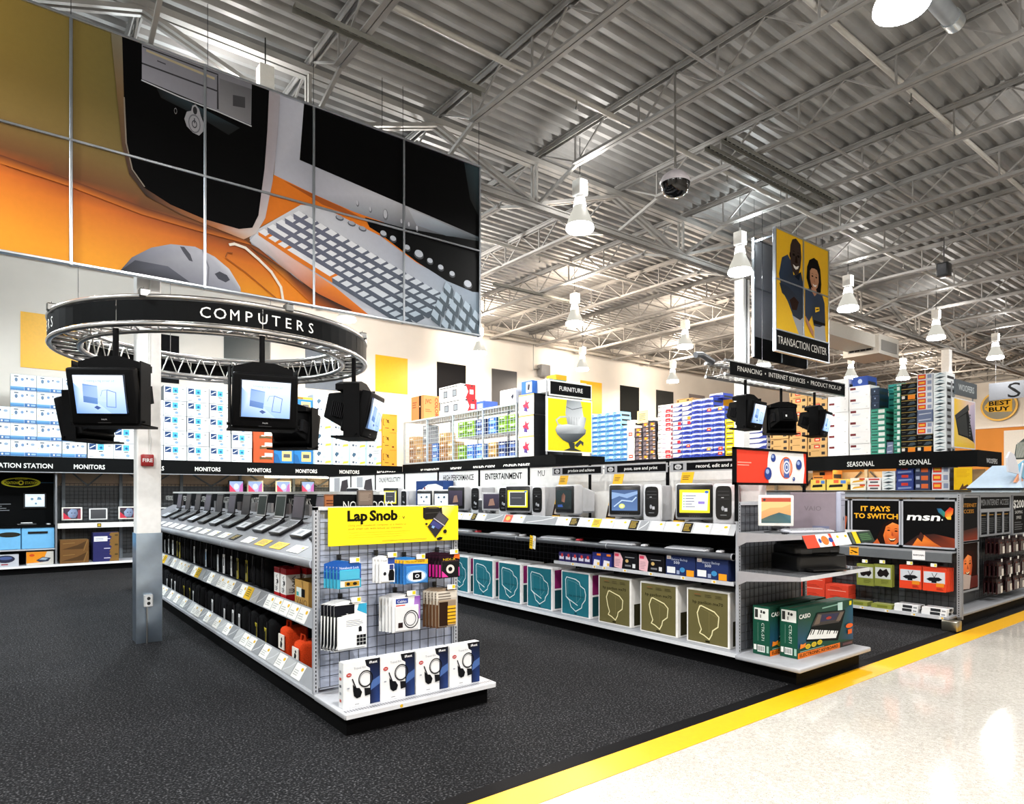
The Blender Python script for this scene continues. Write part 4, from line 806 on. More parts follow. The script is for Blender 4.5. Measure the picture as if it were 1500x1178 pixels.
LT = [laptop(('#34343a', '#56525a', '#6a646e'), '#a9adb4'), laptop(('#c3c5c6', '#25302c', '#38423e'), '#c9ccd0'), laptop(('#2a2a2d', '#3f3c3e', '#55504f'), '#2a2b2f')]
for i, y in enumerate((5.1, 5.55, 6.12, 6.62, 7.2, 7.78, 8.36, 8.94, 9.52, 10.1, 10.7, 11.3)):
    ms = LT[[2, 0, 0, 1, 1, 2, 0, 2, 0, 2, 2, 0][i]]; x = 1.99
    t = thing('laptop', f'open laptop on the sloped counter, {ORD[i]} from the near end', 'laptop', (x, y, CZ0+(x-CX0)*.5045-.001), 'laptops on the sloped counter', WEST)
    for n, me in ms: put(n, me, t)
# bags
def bag(tagc, w=.23, h=.33, col='#0b0b0d', puff=.03):
    b = MB(); b.rbox((-w/2, 0, 0), (w/2, .33, h), min(.085, w*.4), col, 'fabric', 4); b.rbox((-w/2-.004, .05, h*.12), (-w/2+.03, .28, h*.62), .02, col, 'fabric', 2); b.rbox((w/2-.03, .05, h*.12), (w/2+.004, .28, h*.62), .02, col, 'fabric', 2)
    s = MB(); s.tube([(0, .08, h-.005), (0, .1, h+.05), (0, .16, h+.062), (0, .22, h+.05), (0, .25, h-.005)], .010, '#17171a', 'fabric', 6); s.tube([(-.01, -.002, h*.9), (.015, -.012, h*.5), (-.005, -.004, h*.12)], .008, '#202024', 'fabric', 6)
    z = MB(); z.tube([(-w*.28, -.002, h*.08), (-w*.3, -.006, h*.5), (-w*.28, -.001, h*.93)], .0035, '#4a4a4e', 'steel', 5)
    out = [('bag_body', b), ('strap', s), ('zipper', z)]
    if tagc:
        g = MB(); g.rbox((-w*.26, -.018, h*.1), (w*.02, -.012, h*.74), .003, tagc[0], 'print', 1); A = Art(g, (-w*.26, -.018, h*.1), (w*.28, 0, 0), (0, 0, h*.64)); A.rect(.25, .4, .75, .85, tagc[1]); A.greek(.15, .08, .85, .34, 4, '#9a9a9a')
        if len(tagc) > 2: A.rect(.12, .05, .26, .95, '#0d0d0f'); A.rect(.74, .05, .88, .95, '#0d0d0f')
        out.append(('hang_tag', g))
    return [(n, x.build(n, mesh_only=True)) for n, x in out]
BG = {'white': bag(('#e9eaeb', '#26262a')), 'plain': bag(None), 'yellow': bag(('#b4a62a', '#15160f', 1)), 'blue': bag(('#dfe6ee', '#2f86c4')), 'slim': bag(('#d7d8da', '#b4b6ba'), .18, .30), 'grey': bag(None, .25, .34, '#1a1b1f')}
DSC = {'white': 'with white tag', 'plain': 'without tag', 'yellow': 'with yellow stripes', 'blue': 'with blue tag', 'slim': 'slim, pale tag', 'grey': 'wide, dark grey'}
up = ['plain', 'plain', 'yellow', 'yellow', 'white', 'white', 'slim', 'plain', 'blue', 'grey', 'white']; lo = ['yellow', 'yellow', 'plain', 'white', 'white', 'slim', 'grey', 'white', 'plain', 'plain', 'white']
for sh, zz, x0, y0, n, seq, st in (('middle shelf', .70, 1.92, 6.22, 22, up, .27), ('base deck', .178, 1.86, 5.92, 23, lo, .275)):
    for i in range(n):
        k = seq[i % len(seq)]; t = thing('laptop_bag', f'black laptop bag {DSC[k]}, {sh}, {ORD[i]} from the near end', 'bag', (x0+random.uniform(0, .03), y0+st*i, zz), f'laptop bags on the {sh}', WEST+random.uniform(-.07, .07))
        for nm, me in BG[k]: put(nm, me, t)
# near end of the bag shelves: red and white boxes, a brown carton, two orange packs
def rw(A):
    A.rect(0, 0, 1, 1, '#f2f0ee'); A.rect(0, 0, 1, .2, '#b3141c'); A.rect(0, .82, 1, 1, '#b3141c'); A.text('VIVA', .42, .78, .26, '#26262a', w=.55, rot=True); A.greek(.2, .24, .8, .4, 3, '#6d6d70'); A.ell(.7, .55, .14, .08, '#26262a')
RW = carton(.13, .12, .27, '#c01c24', rw, rw, seam='#b3141c')
for x, y, lb in ((1.90, 5.79, 'red and white upright box furthest along the middle shelf'), (1.90, 5.62, 'red and white upright box in front of two others on the middle shelf'), (2.05, 5.72, 'red and white upright box behind the front pair'), (2.05, 5.55, 'red and white upright box behind, next to the brown carton')):
    tag(put('battery_box', RW, None, (x, y, .70), WEST), lb, 'box', 'red and white boxes on the middle shelf')
def vb(A):
    A.rect(0, 0, 1, 1, '#b98f4a'); A.text('VAIO', .1, .08, .24, '#5c432a', w=.8); A.rect(.12, .38, .5, .72, '#dfe8e6'); A.rect(.14, .4, .3, .55, '#3fa9a4'); A.rect(.5, .4, .75, .7, '#101114'); A.line([(.55, .98), (.62, .7)], .006, '#15151a')
tag(put('brown_carton', carton(.30, .26, .215, '#b98f4a', vb), None, (1.90, 5.19, .70), WEST), 'small brown carton with large printed letters at the near end of the shelf', 'box')
def orange(nm, y, lb, h, x=1.87):
    t = thing('orange_pack', lb, 'bag', (x, y, .178), None, WEST); m = MB(); m.rbox((-.09, 0, 0), (.09, .2, h), .04, '#e2481c', 'fabric', 3); m.build('pack_body', t, world=False)
    m = MB(); m.rbox((-.06, -.016, h*.42), (.075, -.006, h*.82), .003, '#efe9df', 'print', 1); A = Art(m, (-.06, -.016, h*.42), (.135, 0, 0), (0, 0, h*.4)); A.poly([(.35, .15), (.6, .1), (.75, .4), (.55, .6), (.4, .5)], '#17171a'); A.ell(.62, .7, .12, .12, '#17171a', 10); m.build('hang_tag', t, world=False)
    m = MB(); m.tube([(-.03, .05, h-.01), (-.02, .05, h+.05), (.03, .06, h+.05), (.035, .06, h-.01)], .011, '#c23a14', 'fabric', 6); m.build('strap', t, world=False)
orange('a', 5.55, 'tall orange soft pack with a white card on the base deck', .31); orange('b', 5.22, 'lower orange soft pack half hidden by the gondola post', .25)
def nc(nm, x, y, z, w, h, c1_, c2_, lb):
    t = thing(nm, lb, 'notice', (x, y, z)); m = MB(); m.rbox((x-w/2, y, z), (x+w/2, y+.02, z+h), .003, c1_, 'paint', 1); m.build('board', t); m = MB(); A = Art(m, (x-w/2, y, z), (w, 0, 0), (0, 0, h)); A.rect(.06, .05, .94, .95, c2_); A.greek(.15, .3, .85, .85, 6, '#5a2c1c' if c1_ != '#3c3430' else '#8d7f74'); m.build('print', t)
nc('notice_board', 2.20, 5.33, 1.335, .11, .265, '#7a4a2c', '#a8673e', 'small brown notice standing behind the near post, above the counter')
nc('notice_board', 2.2, 4.66, 1.515, .13, .12, '#3c3430', '#6d5f56', 'dark notice with a taupe face just above the yellow sign')
# ------------------------------------------------------------------ computer gondola with the red end sign
BX0, BX1, BY, BYN, BXC = 5.185, 6.405, 3.44, 14.1, 5.78
gb_ = thing('computer_gondola', 'long gondola of desktop computers with white header panels and boxed machines below', 'shelving unit', (BXC, 8.5, .012))
part(lambda m: m.box((BX0+.06, 2.90, .012), (BX1-.05, BYN, .142), DARK, 'black'), 'kick_plate', gb_)
part(lambda m: (m.rbox((BX0, BY-.02, .142), (BX1, BYN+.03, .178), .006, GREY, 'paint', 1), m.box((BX0-.004, BY-.01, .142), (BX0+.002, BYN, .176), LIP, 'paint')), 'base_deck', gb_)
part(lambda m: m.rbox((5.145, 2.815, .138), (BX1+.005, BY-.02, .177), .010, '#a7a9ae', 'paint', 2), 'end_deck', gb_)
for x in (BX0+.045, BX1-.03): upright(gb_, x, BY, .178, 1.535)
part(lambda m: m.box((BX0+.07, BY+.02, .19), (BX1-.05, BY+.03, 1.5), '#6d7178', 'paint'), 'end_panel', gb_)
part(lambda m: m.box((BX0+.03, BY-.014, 1.505), (BX1-.015, BY+.016, 1.535), '#b9bcc2', 'paint'), 'top_rail', gb_)
wire_grid((BX0+.08, BY-.003, .2), (BX1-BX0-.14, 0, 0), (0, 0, 1.3), 15, 17, 'wire_grid', gb_, '#2a2d33', .0024)
part(lambda m: m.box((BXC-.012, BY+.03, .178), (BXC+.012, BYN, 1.30), '#131416', 'black'), 'spine_panel', gb_)
wire_grid((BXC-.02, BY+.05, .5), (0, BYN-BY-.1, 0), (0, 0, .55), 130, 7, 'back_grid', gb_, '#3f4247', .0022)
ye = [14.02, 12.87, 11.74, 10.57, 9.42, 8.23, 7.04, 5.85, 4.65, 3.47]
tx = ['', '', 'ONLINE PRODUCTIVITY', '', 'HIGH PERFORMANCE', 'ENTERTAINMENT', 'MU', '', '']
for i in range(9):
    a, b = ye[i], ye[i+1]
    o = part(lambda m: m.box((BXC-.03, b+.02, 1.29), (BXC-.012, a-.02, 1.955), '#f7f6f3', 'paint'), 'header_panel', gb_)
    if i < 2 or tx[i]:
        m = MB(); A = Art(m, (BXC-.03, a, 1.29), (0, b-a, 0), (0, 0, .665))
        if i < 2: A.rect(.25, .4, .5, .95, '#a9a9ad'); A.poly([(.5, .45), (.9, .5), (.85, .9), (.6, .85)], '#3a3438'); A.rect(.05, .28, .95, .42, '#a04a9c')
        elif tx[i] == 'MU': A.text('MU', .16, .82, .12, '#1c1c1e', w=.12)
        else: A.text(tx[i], .5, .78, .13, '#0c0c0e', 'c', .74, .02)
        m.build('lettering', o)
    part(lambda m: m.box((BXC-.036, a-.022, 1.29), (BXC-.006, a+.022, 1.96), '#0e0e10', 'paint'), 'divider', gb_)
part(lambda m: m.box((BXC-.045, BY+.02, 1.955), (BXC+.02, BYN, 1.985), '#0e0e10', 'paint'), 'header_cap', gb_)
# shelves on the long side
part(lambda m: m.box((5.25, BY+.03, 1.285), (BXC-.03, BYN, 1.303), '#8f9196', 'paint'), 'display_shelf', gb_)
rl = part(lambda m: m.hexa([(5.19, BY+.02, 1.228), (5.194, BY+.02, 1.228), (5.194, BYN, 1.228), (5.19, BYN, 1.228), (5.245, BY+.02, 1.328), (5.249, BY+.02, 1.328), (5.249, BYN, 1.328), (5.245, BYN, 1.328)], '#b9bbbf', 'plastic'), 'price_rail', gb_)
d = Vector((.055, 0, .1)); y = 3.52
for k, w in (('w', .19), ('w', .19), ('k', .12), ('w', .2), ('w', .18), ('b', .13), ('k', .13), ('w', .19), ('w', .18), ('y', .14), ('w', .19), ('k', .15), ('w', .2), ('b', .62), ('w', .22), ('r', .17), ('b', .4), ('w', .2), ('k', .12), ('w', .2), ('w', .2), ('w', .5), ('w', .22), ('w', .4), ('w', .3), ('g', .3), ('w', .3), ('w', .3), ('w', .3), ('g', .3), ('w', .3)):
    tagcard(rl, Vector((5.19, y+w-.01, 1.228))+d*.05, (0, -(w-.015), 0), d*.9, k); y += w+.012
part(lambda m: m.box((5.2, BY+.03, 1.03), (BXC-.012, BYN, 1.048), '#1a1b1d', 'black'), 'keyboard_shelf', gb_)
def nose2(m):
    m.tube([(5.205, BY+.03, 1.035), (5.205, BYN, 1.035)], .031, '#4b4d52', 'paint', 14)
    for y in (BY+.03, 5.02, 6.6, 8.2, 9.8): m.tube([(5.205, y, 1.035), (5.205, y+.012, 1.035)], .033, '#9a9ca2', 'paint', 14)
part(nose2, 'bullnose', gb_)
part(lambda m: (m.box((5.21, BY+.03, .785), (5.62, 5.9, .80), '#808288', 'paint'), m.box((5.2, BY+.03, .775), (5.212, 5.9, .81), '#c6c8cd', 'paint')), 'small_shelf', gb_)
for y in (3.7, 4.05, 4.45, 4.8, 5.1, 5.25, 5.6): 
    m = MB(); A = Art(m, (5.2, y, .78), (0, -.05, 0), (0, 0, .026)); A.rect(0, 0, 1, 1, '#ececea'); A.ell(.6, .5, .3, .4, '#e6b813', 8); m.build('price_sticker', gb_)
# headers with a logo square, banners under them
def logo(A, x, y, w, h):
    A.poly([(x-w, y-h), (x+w, y-h), (x+w, y+h), (x-w, y+h)], '#141416'); A.ell(x, y, w*.72, h*.82, '#c9c9cb', 16); A.text('hp', x, y-h*.35, h*.8, '#141416', 'c', w*.85, 0, 1, .25)
for a, b, t in ((6.33, 5.45, 'produce and achieve'), (5.41, 4.50, 'pose, save and print'), (4.46, 3.50, 'record, edit and save')):
    h = thing('category_header', f'grey and black header strip lettered {t} over the monitors', 'sign', (5.55, (a+b)/2, 1.83))
    part(lambda m: m.rbox((5.55, b, 1.83), (5.565, a, 1.932), .002, '#a5a6aa', 'paint', 1), 'board', h)
    part(lambda m: [m.bar((5.565, y, 1.90), (5.75, y, 1.90), .015, .015, '#77797e', 'paint') for y in (a-.1, b+.1)], 'arm', h)
    m = MB(); A = Art(m, (5.55, a, 1.83), (0, b-a, 0), (0, 0, .102)); A.rect(.22, .12, .985, .88, '#0c0c0e'); logo(A, .11, .5, .065, .32); A.text(t, .6, .36, .34, '#f1f1ef', 'c', .52, .01, 1, .1); m.build('lettering', h)
    m = MB(); y0 = a-.16; p = [(5.545, y0, 1.825), (5.545, y0-.15, 1.825), (5.42, y0-.12, 1.30), (5.42, y0+.02, 1.30)]
    q = [(x+.004, y, z) for x, y, z in p]; m.hexa([q[3], q[2], p[2], p[3], q[0], q[1], p[1], p[0]], '#e9b316', 'print')
    A = Art(m, p[3], Vector(p[2])-Vector(p[3]), Vector(p[0])-Vector(p[3])); A.rect(0, .06, 1, .32, '#2a1c14'); A.poly([(.2, .1), (.8, .08), (.7, .24), (.5, .3), (.25, .22)], '#c9b8a8'); A.ell(.6, .18, .16, .05, '#a8341c', 8); A.greek(.15, .84, .85, .94, 3, '#6b4f08'); m.build('banner', h)
# machines on the display shelf
def crt(screen_art, bez='#141517', bodyc='#b4b5b8', w=.37, h=.36, glow='screen'):
    b = MB(); b.rbox((-w/2, -.02, .045), (w/2, .12, .045+h), .03, bodyc, 'plastic', 2); b.rbox((-w*.46, .1, .07), (w*.46, .36, .03+h), .02, bodyc, 'plastic', 1, taper=lambda x, y, z: (x*(1-max(0, y-.1)*1.1), y, .06+(z-.06)*(1-max(0, y-.1)*.75)))
    f = MB(); f.rbox((-w*.46, -.032, .07), (w*.46, -.005, .03+h), .014, bez, 'plastic', 2)
    for i in range(5): f.box((-.05+.022*i, -.034, .078), (-.04+.022*i, -.031, .084), '#55575c', 'plastic')
    s = MB(); A = Art(s, (-w*.385, -.0322, .115), (w*.77, 0, 0), (0, 0, h-.135), glow, .0006); screen_art(A)
    t = MB(); t.lathe([(.001, 0), (.12, .0), (.13, .012), (.07, .03), (.06, .06)], (0, .12, 0), bodyc, 'plastic', 18)
    return [(n, x.build(n, mesh_only=True)) for n, x in (('case', b), ('bezel', f), ('screen', s), ('stand', t))]
def sc_yel(A):
    A.rect(0, 0, 1, 1, '#f3e11e'); A.poly([(.08, .12), (.92, .1), (.95, .86), (.1, .88)], '#eef2d8'); A.ell(.9, .9, .07, .06, '#2a62b4', 10)
    for i in range(5): A.rect(.2, .72-.12*i, .2+[.35, .28, .3, .22, .32][i], .75-.12*i, '#4a4a86'); A.ell(.15, .735-.12*i, .03, .02, '#3a8d5c', 6)
    A.rect(.62, .38, .84, .5, '#8a78c4')
def sc_blue(A):
    A.rect(0, 0, 1, 1, '#4b6c9c', '#35507c'); A.poly([(0, .55), (.3, .7), (.6, .6), (1, .8), (1, .95), (.5, .8), (0, .9)], '#7f9cc4'); A.line([(.1, .2), (.4, .5), (.8, .45), (.95, .65)], .012, '#a9c0de'); A.ell(.4, .22, .12, .12, '#c9cf6a', 12); A.ell(.4, .22, .07, .07, '#f2f0a8', 10)
def sc_dark(A):
    A.rect(0, 0, 1, 1, '#101a1c', '#1c2c2e'); A.poly([(.35, .4), (.55, .35), (.6, .7), (.48, .85), (.36, .7)], ['#6d4a3c', '#8a6050', '#7a5646', '#5a3c30', '#4a3028']); A.poly([(.1, .1), (.45, .1), (.4, .24), (.1, .22)], '#2c4a8c')
def sc_frame(A):
    A.rect(0, 0, 1, 1, '#d8cf1c'); A.rect(.08, .08, .92, .92, '#ecead8'); A.rect(.12, .12, .88, .88, '#3a3c42'); A.rect(.2, .55, .7, .57, '#8d8f94'); A.ell(.9, .92, .07, .05, '#4a7cc4', 8)
def sc_icons(A):
    A.rect(0, 0, 1, 1, '#eaf1f8'); A.ell(.3, .68, .08, .1, '#3c5060', 8); A.poly([(.6, .6), (.8, .6), (.8, .8), (.66, .82)], '#50646e'); A.ell(.5, .3, .06, .1, '#3c5060', 8); A.rect(.1, .9, .3, .95, '#7f97a8'); A.rect(.2, .48, .8, .49, '#a9bccb')
def sc_purple(A): A.rect(0, 0, 1, 1, '#231f2c', '#3a3346'); A.poly([(.3, .2), (.7, .25), (.6, .7), (.4, .65)], '#8a6a5c')
CR = {k: crt(*v) for k, v in {'yel': (sc_yel,), 'blue': (sc_blue,), 'dark': (sc_dark,), 'frame': (sc_frame,), 'purple': (sc_purple,), 'icons': (sc_icons, '#26282b', '#e6e4df', .34, .31)}.items()}
def tower(c='#b2b3b7', w=.2, h=.40, dp=.42):
    b = MB(); b.rbox((-w/2, 0, .0), (w/2, .06, h), .035, '#d2d3d6', 'plastic', 3); b.rbox((-w*.46, .04, .012), (w*.46, dp, h-.012), .01, c, 'paint', 1)
    f = MB(); f.prism([(.5+.5*math.copysign(abs(math.cos(a))**.45, math.cos(a)), .5+.5*math.copysign(abs(math.sin(a))**.3, math.sin(a))) for a in [2*PI*k/28 for k in range(28)]], (-w*.36, -.008, .06), (w*.72, 0, 0), (0, 0, h-.085), .012, '#0c0d0f', 'plastic')
    A = Art(f, (-w*.36, -.008, .06), (w*.72, 0, 0), (0, 0, h-.085)); A.rect(.14, .83, .86, .845, '#4a4c50'); A.rect(.14, .72, .86, .735, '#5c5e63'); A.rect(.14, .60, .86, .615, '#3c3e42'); A.rect(.36, .64, .52, .66, '#c9cbd0'); A.ell(.45, .33, .09, .07, '#9da0a6', 10); A.rect(.56, .24, .74, .34, '#b9bcc2'); A.rect(.3, .12, .7, .14, '#85888e')
    return [(n, x.build(n, mesh_only=True)) for n, x in (('case', b), ('front_panel', f))]
TW = tower(); TS = tower('#d9d8d4', .17, .36, .38)
def place(ms, nm, lb, cat, loc, rz, gr=None):
    t = thing(nm, lb, cat, loc, gr, rz)
    for n, me in ms: put(n, me, t)
    return t
SZ = 1.3032
g1 = 'monitors on the display shelf'; g2 = 'computer towers on the display shelf'
for k, x, y, rz, lb in (('yel', 5.38, 4.02, .55, 'silver and black monitor with a yellow screen, nearest the red end sign'), ('blue', 5.40, 4.95, .5, 'silver and black monitor with a cloudy blue screen on the display shelf'), ('dark', 5.33, 5.83, -.06, 'silver monitor with a dark screen turned side-on on the display shelf'), ('frame', 5.40, 6.83, .5, 'black-fronted monitor with a yellow framed screen on the display shelf'), ('purple', 5.38, 8.28, .2, 'dark-screened monitor standing left of a silver tower, below HIGH PERFORMANCE'),
                    ('icons', 5.42, 8.75, .35, 'white monitor with small icons on a pale screen, nearer of the pair'), ('icons', 5.42, 9.28, .35, 'white monitor with small icons on a pale screen, farther of the pair'), ('frame', 5.45, 10.5, .35, 'small monitor with a yellow framed screen beyond the blue display box'), ('icons', 5.45, 11.3, .3, 'pale monitor on the display shelf behind the yellow sign'), ('purple', 5.45, 12.1, .3, 'dark-screened monitor near the far end of the display shelf')):
    place(CR[k], 'monitor', lb, 'monitor', (x, y, SZ), WEST+rz, g1)
for x, y, rz, lb in ((5.36, 3.68, .45, 'silver tower with a black oval front, next to the red end sign'), (5.38, 4.56, .35, 'silver tower with a black oval front, right of the cloudy blue screen'), (5.38, 6.42, .25, 'silver tower with a black oval front, right of the yellow framed screen'), (5.40, 7.16, .2, 'silver tower with a black oval front, left of the yellow framed screen'), (5.42, 7.86, .2, 'silver tower with a black oval front, below HIGH PERFORMANCE')):
    place(TW, 'computer_tower', lb, 'computer', (x, y, SZ), WEST+rz, g2)
for x, y, lb in ((5.45, 10.05, 'pale slim tower just left of the blue display box'), (5.45, 10.9, 'pale slim tower between two far monitors on the display shelf')):
    place(TS, 'computer_tower', lb, 'computer', (x, y, SZ), WEST+.2, g2)
def speaker_(x, y, lb):
    t = thing('desk_speaker', lb, 'speaker', (x, y, SZ), 'desk speakers', WEST+.2); m = MB(); m.rbox((-.035, 0, 0), (.035, .09, .22), .015, '#b9b9bb', 'plastic', 2); m.build('case', t, world=False)
    m = MB(); A = Art(m, (-.028, 0, .03), (.056, 0, 0), (0, 0, .17)); A.rect(0, 0, 1, 1, '#4a4b4e'); A.ell(.5, .3, .4, .16, '#2a2b2e'); m.build('grille', t, world=False)
speaker_(5.32, 7.55, 'small grey desk speaker left of the dark flat screen'); speaker_(5.34, 7.63, 'small grey desk speaker against the tower below HIGH PERFORMANCE')
def flat(w, h, art, bez='#e4e3de', th=.035, foot='#3a3b3e'):
    f = MB(); f.rbox((-w/2, -th/2, .06), (w/2, th/2, .06+h), .008, bez, 'plastic', 2)
    s = MB(); A = Art(s, (-w*.42, -th/2-.0002, .06+h*.1), (w*.84, 0, 0), (0, 0, h*.82), 'screen'); art(A)
    b = MB(); b.lathe([(.001, 0), (.09, 0), (.09, .008), (.03, .02), (.02, .075)], (0, .05, 0), foot, 'plastic', 14); b.box((-.03, .0, .04), (.03, .055, .15), foot, 'plastic')
    return [(n, x.build(n, mesh_only=True)) for n, x in (('frame', f), ('screen', s), ('stand', b))]
place(flat(.30, .25, sc_purple, '#b9b9bc'), 'flat_screen', 'small flat screen with a dark picture between two silver towers', 'monitor', (5.40, 7.42, SZ), WEST+.5)
def bdisp(A): A.rect(0, 0, 1, 1, '#1f3f7c'); A.poly([(.25, 0), (1, 0), (1, .8), (.75, .9), (.45, .88), (.25, .75)], '#eef1f4'); A.rect(.3, .45, .36, .8, '#8a4a50'); A.text('51', .42, .78, .06, '#3a3a44')
tag(put('display_box', carton(.85, .2, .5, '#1f3f7c', bdisp), None, (5.54, 9.36, SZ), WEST), 'tall blue and white display box behind the two white monitors', 'box')
# keyboards and mice
def keyboard(c='#c9cace'):
    b = MB(); b.rbox((-.23, 0, 0), (.23, .16, .022), .008, c, 'plastic', 2, taper=lambda x, y, z: (x, y, z*(1 if y < .08 else 1.5)))
    k = MB()
    for j in range(5):
        for i in range(15): k.box((-.215+.0285*i, .018+.026*j, .02), (-.191+.0285*i, .040+.026*j, .031+.002*j), '#a9abb1', 'plastic')
    o = [('keyboard_base', b.build('keyboard_base', mesh_only=True)), ('keys', k.build('keys', mesh_only=True))]; return o
def mouse(c='#c9cace'):
    b = MB(); b.rbox((-.03, 0, 0), (.03, .1, .032), .015, c, 'plastic', 3); w = MB(); w.tube([(-.003, .02, .033), (.003, .02, .033)], .006, '#333438', 'plastic', 8); w.tube([(0, .1, .01), (.01, .14, .004), (-.03, .2, .004)], .003, '#2a2a2c', 'black', 5)
    return [('mouse_shell', b.build('mouse_shell', mesh_only=True)), ('mouse_cord', w.build('mouse_cord', mesh_only=True))]
KB, MO, MR = keyboard(), mouse(), mouse('#b3323a')
names = ['nearest the red end sign', 'second from the red end sign', 'third from the red end sign', 'fourth from the red end sign', 'fifth from the red end sign', 'sixth from the red end sign']
for i, y in enumerate((4.03, 4.94, 5.95, 7.0, 8.0, 9.0)):
    place(KB, 'keyboard', f'pale keyboard on the black keyboard shelf, {names[i]}', 'keyboard', (5.225, y, 1.0485), WEST+.08, 'keyboards on the keyboard shelf')
for i, (y, k) in enumerate(((3.66, 0), (4.57, 0), (5.55, 1), (6.6, 0), (7.6, 1), (8.6, 0))):
    place(MR if k else MO, 'mouse', f'{"red" if k else "pale"} computer mouse beside a keyboard, {names[i]}', 'mouse', (5.25, y, 1.0485), WEST+.2, 'mice on the keyboard shelf')
fl = thing('price_flag', 'yellow and white price flags hanging over the dotted bullnose', 'price tag', (5.16, 6.27, .95))
for dy, c in ((0, 'y'), (.05, 'w')): tagcard(fl, (5.155+dy*.1, 6.30-dy, .93), (0, -.055, -.01), (.01, 0, .16), c, 'flag')
part(lambda m: m.tube([(5.165, 6.25, 1.09), (5.165, 6.25, 1.0)], .004, '#c9cbd0', 'steel', 6), 'clip', fl)
# boxed machines on the base deck
def teal(A):
    A.rect(.04, .03, .955, .97, '#1f6d7c'); l = A.line
    for q in ([(.18, .42), (.16, .80), (.20, .86), (.52, .83), (.64, .78), (.68, .70), (.82, .64), (.86, .52), (.84, .40), (.74, .30), (.72, .22), (.52, .12), (.36, .20), (.30, .34), (.18, .42), (.30, .36), (.58, .26)],): l(q, .010, '#dfeef0')
    l([(.24, .80), (.25, .46)], .003, '#7fb4be'); l([(.24, .80), (.54, .76), (.62, .72)], .003, '#7fb4be'); l([(.54, .76), (.55, .30)], .003, '#7fb4be'); l([(.68, .70), (.70, .44), (.55, .30)], .003, '#7fb4be'); A.text('hp pavilion', .3, .45, .035, '#123f4c', w=.5); A.rect(.48, .055, .56, .09, '#123f4c')
def olive(A):
    A.rect(.04, .03, .955, .97, '#67603a'); A.text('hp pavilion mx70', .15, .735, .055, '#23210f', w=.70, bold=.012); l = A.line
    l([(.30, .40), (.26, .56), (.32, .69), (.36, .70), (.66, .62), (.76, .54), (.74, .36), (.62, .28), (.60, .20), (.54, .11), (.42, .17), (.32, .20), (.36, .27), (.30, .40)], .011, '#efe7b4'); l([(.34, .66), (.54, .60), (.54, .24)], .003, '#8d8456'); l([(.54, .60), (.74, .52)], .003, '#8d8456')
    for i in range(3): A.rect(.2+.24*i, .90, .34+.24*i, .912, '#8d5a34' if i == 0 else '#4a4426'); A.rect(.2+.24*i, .87, .36+.24*i, .88, '#4a4426')
    A.rect(.46, .055, .56, .085, '#23210f')
def teal_s(A): A.rect(.1, .52, .5, .95, '#8c1f62'); A.rect(.1, .05, .5, .48, '#1a4a52')
def olive_s(A): A.rect(.12, .04, .5, .48, '#34301a')
TB = carton(.475, .40, .52, '#f0eeee', teal, teal_s, seam='#dcdada'); OB = carton(.475, .40, .52, '#f0eeea', olive, olive_s, seam='#dcdad6')
for i, y in enumerate((3.79, 4.38, 4.985)):
    tag(put('computer_carton', OB, None, (5.265, y, .178), WEST+.02), ['olive boxed machine at the right end, next to the gondola post', 'olive boxed machine in the middle of the three', 'olive boxed machine at the left, next to the teal ones'][i], 'box', 'olive boxed machines on the base deck')
for i, y in enumerate((5.60, 6.245, 6.85, 7.45, 8.05, 8.65, 9.25)):
    tag(put('computer_carton', TB, None, (5.265, y, .178), WEST+.02), f'teal boxed machine on the base deck, {ORD[i]} to the left of the olive ones', 'box', 'teal boxed machines on the base deck')
# small boxes on the half shelf
def apc(A): A.rect(0, 0, 1, 1, '#1f2d5c'); A.rect(.03, .78, .18, .95, '#e8e4de'); A.text('APC', .05, .81, .08, '#c2281c', w=.1); A.text('Battery Backup', .2, .74, .11, '#c9d2ea', w=.55); A.text('500', .28, .58, .12, '#e4e9f4', w=.2); A.rect(.04, .12, .33, .42, '#e9ecee'); A.rect(.38, .1, .48, .28, '#9aa6c4'); A.ell(.58, .32, .09, .12, '#3f8cc4', 12); A.rect(.72, .05, .97, .34, '#ef9a1c')
def pnk(A): A.rect(0, 0, 1, 1, '#141316'); A.poly([(.02, .1), (.35, .02), (.4, .6), (.28, .95), (.02, .98)], '#e3b4bc'); A.rect(.04, .74, .22, .9, '#d23a5c'); A.greek(.06, .15, .3, .6, 5, '#b08a92'); A.ell(.58, .52, .07, .1, '#c9a86a', 10); A.rect(.5, .72, .9, .76, '#8d8d92'); A.rect(.5, .2, .75, .3, '#77777c'); A.rect(.82, .15, .94, .38, '#d9d9dc')
def blw(A): A.rect(0, 0, 1, 1, '#2a2f7c'); A.rect(0, .72, 1, 1, '#1c2260'); A.rect(.5, .8, .95, .95, '#e0781c'); A.poly([(.1, .05), (.8, .05), (.85, .45), (.2, .5)], '#e9e6ea'); A.rect(.55, .1, .8, .3, '#e8b84a')
def prp(A): A.rect(0, 0, 1, 1, '#2c2458'); A.rect(.1, .3, .9, .6, '#d2cfe0'); A.ell(.6, .7, .2, .2, '#c23a3a', 8)
zz = .8002
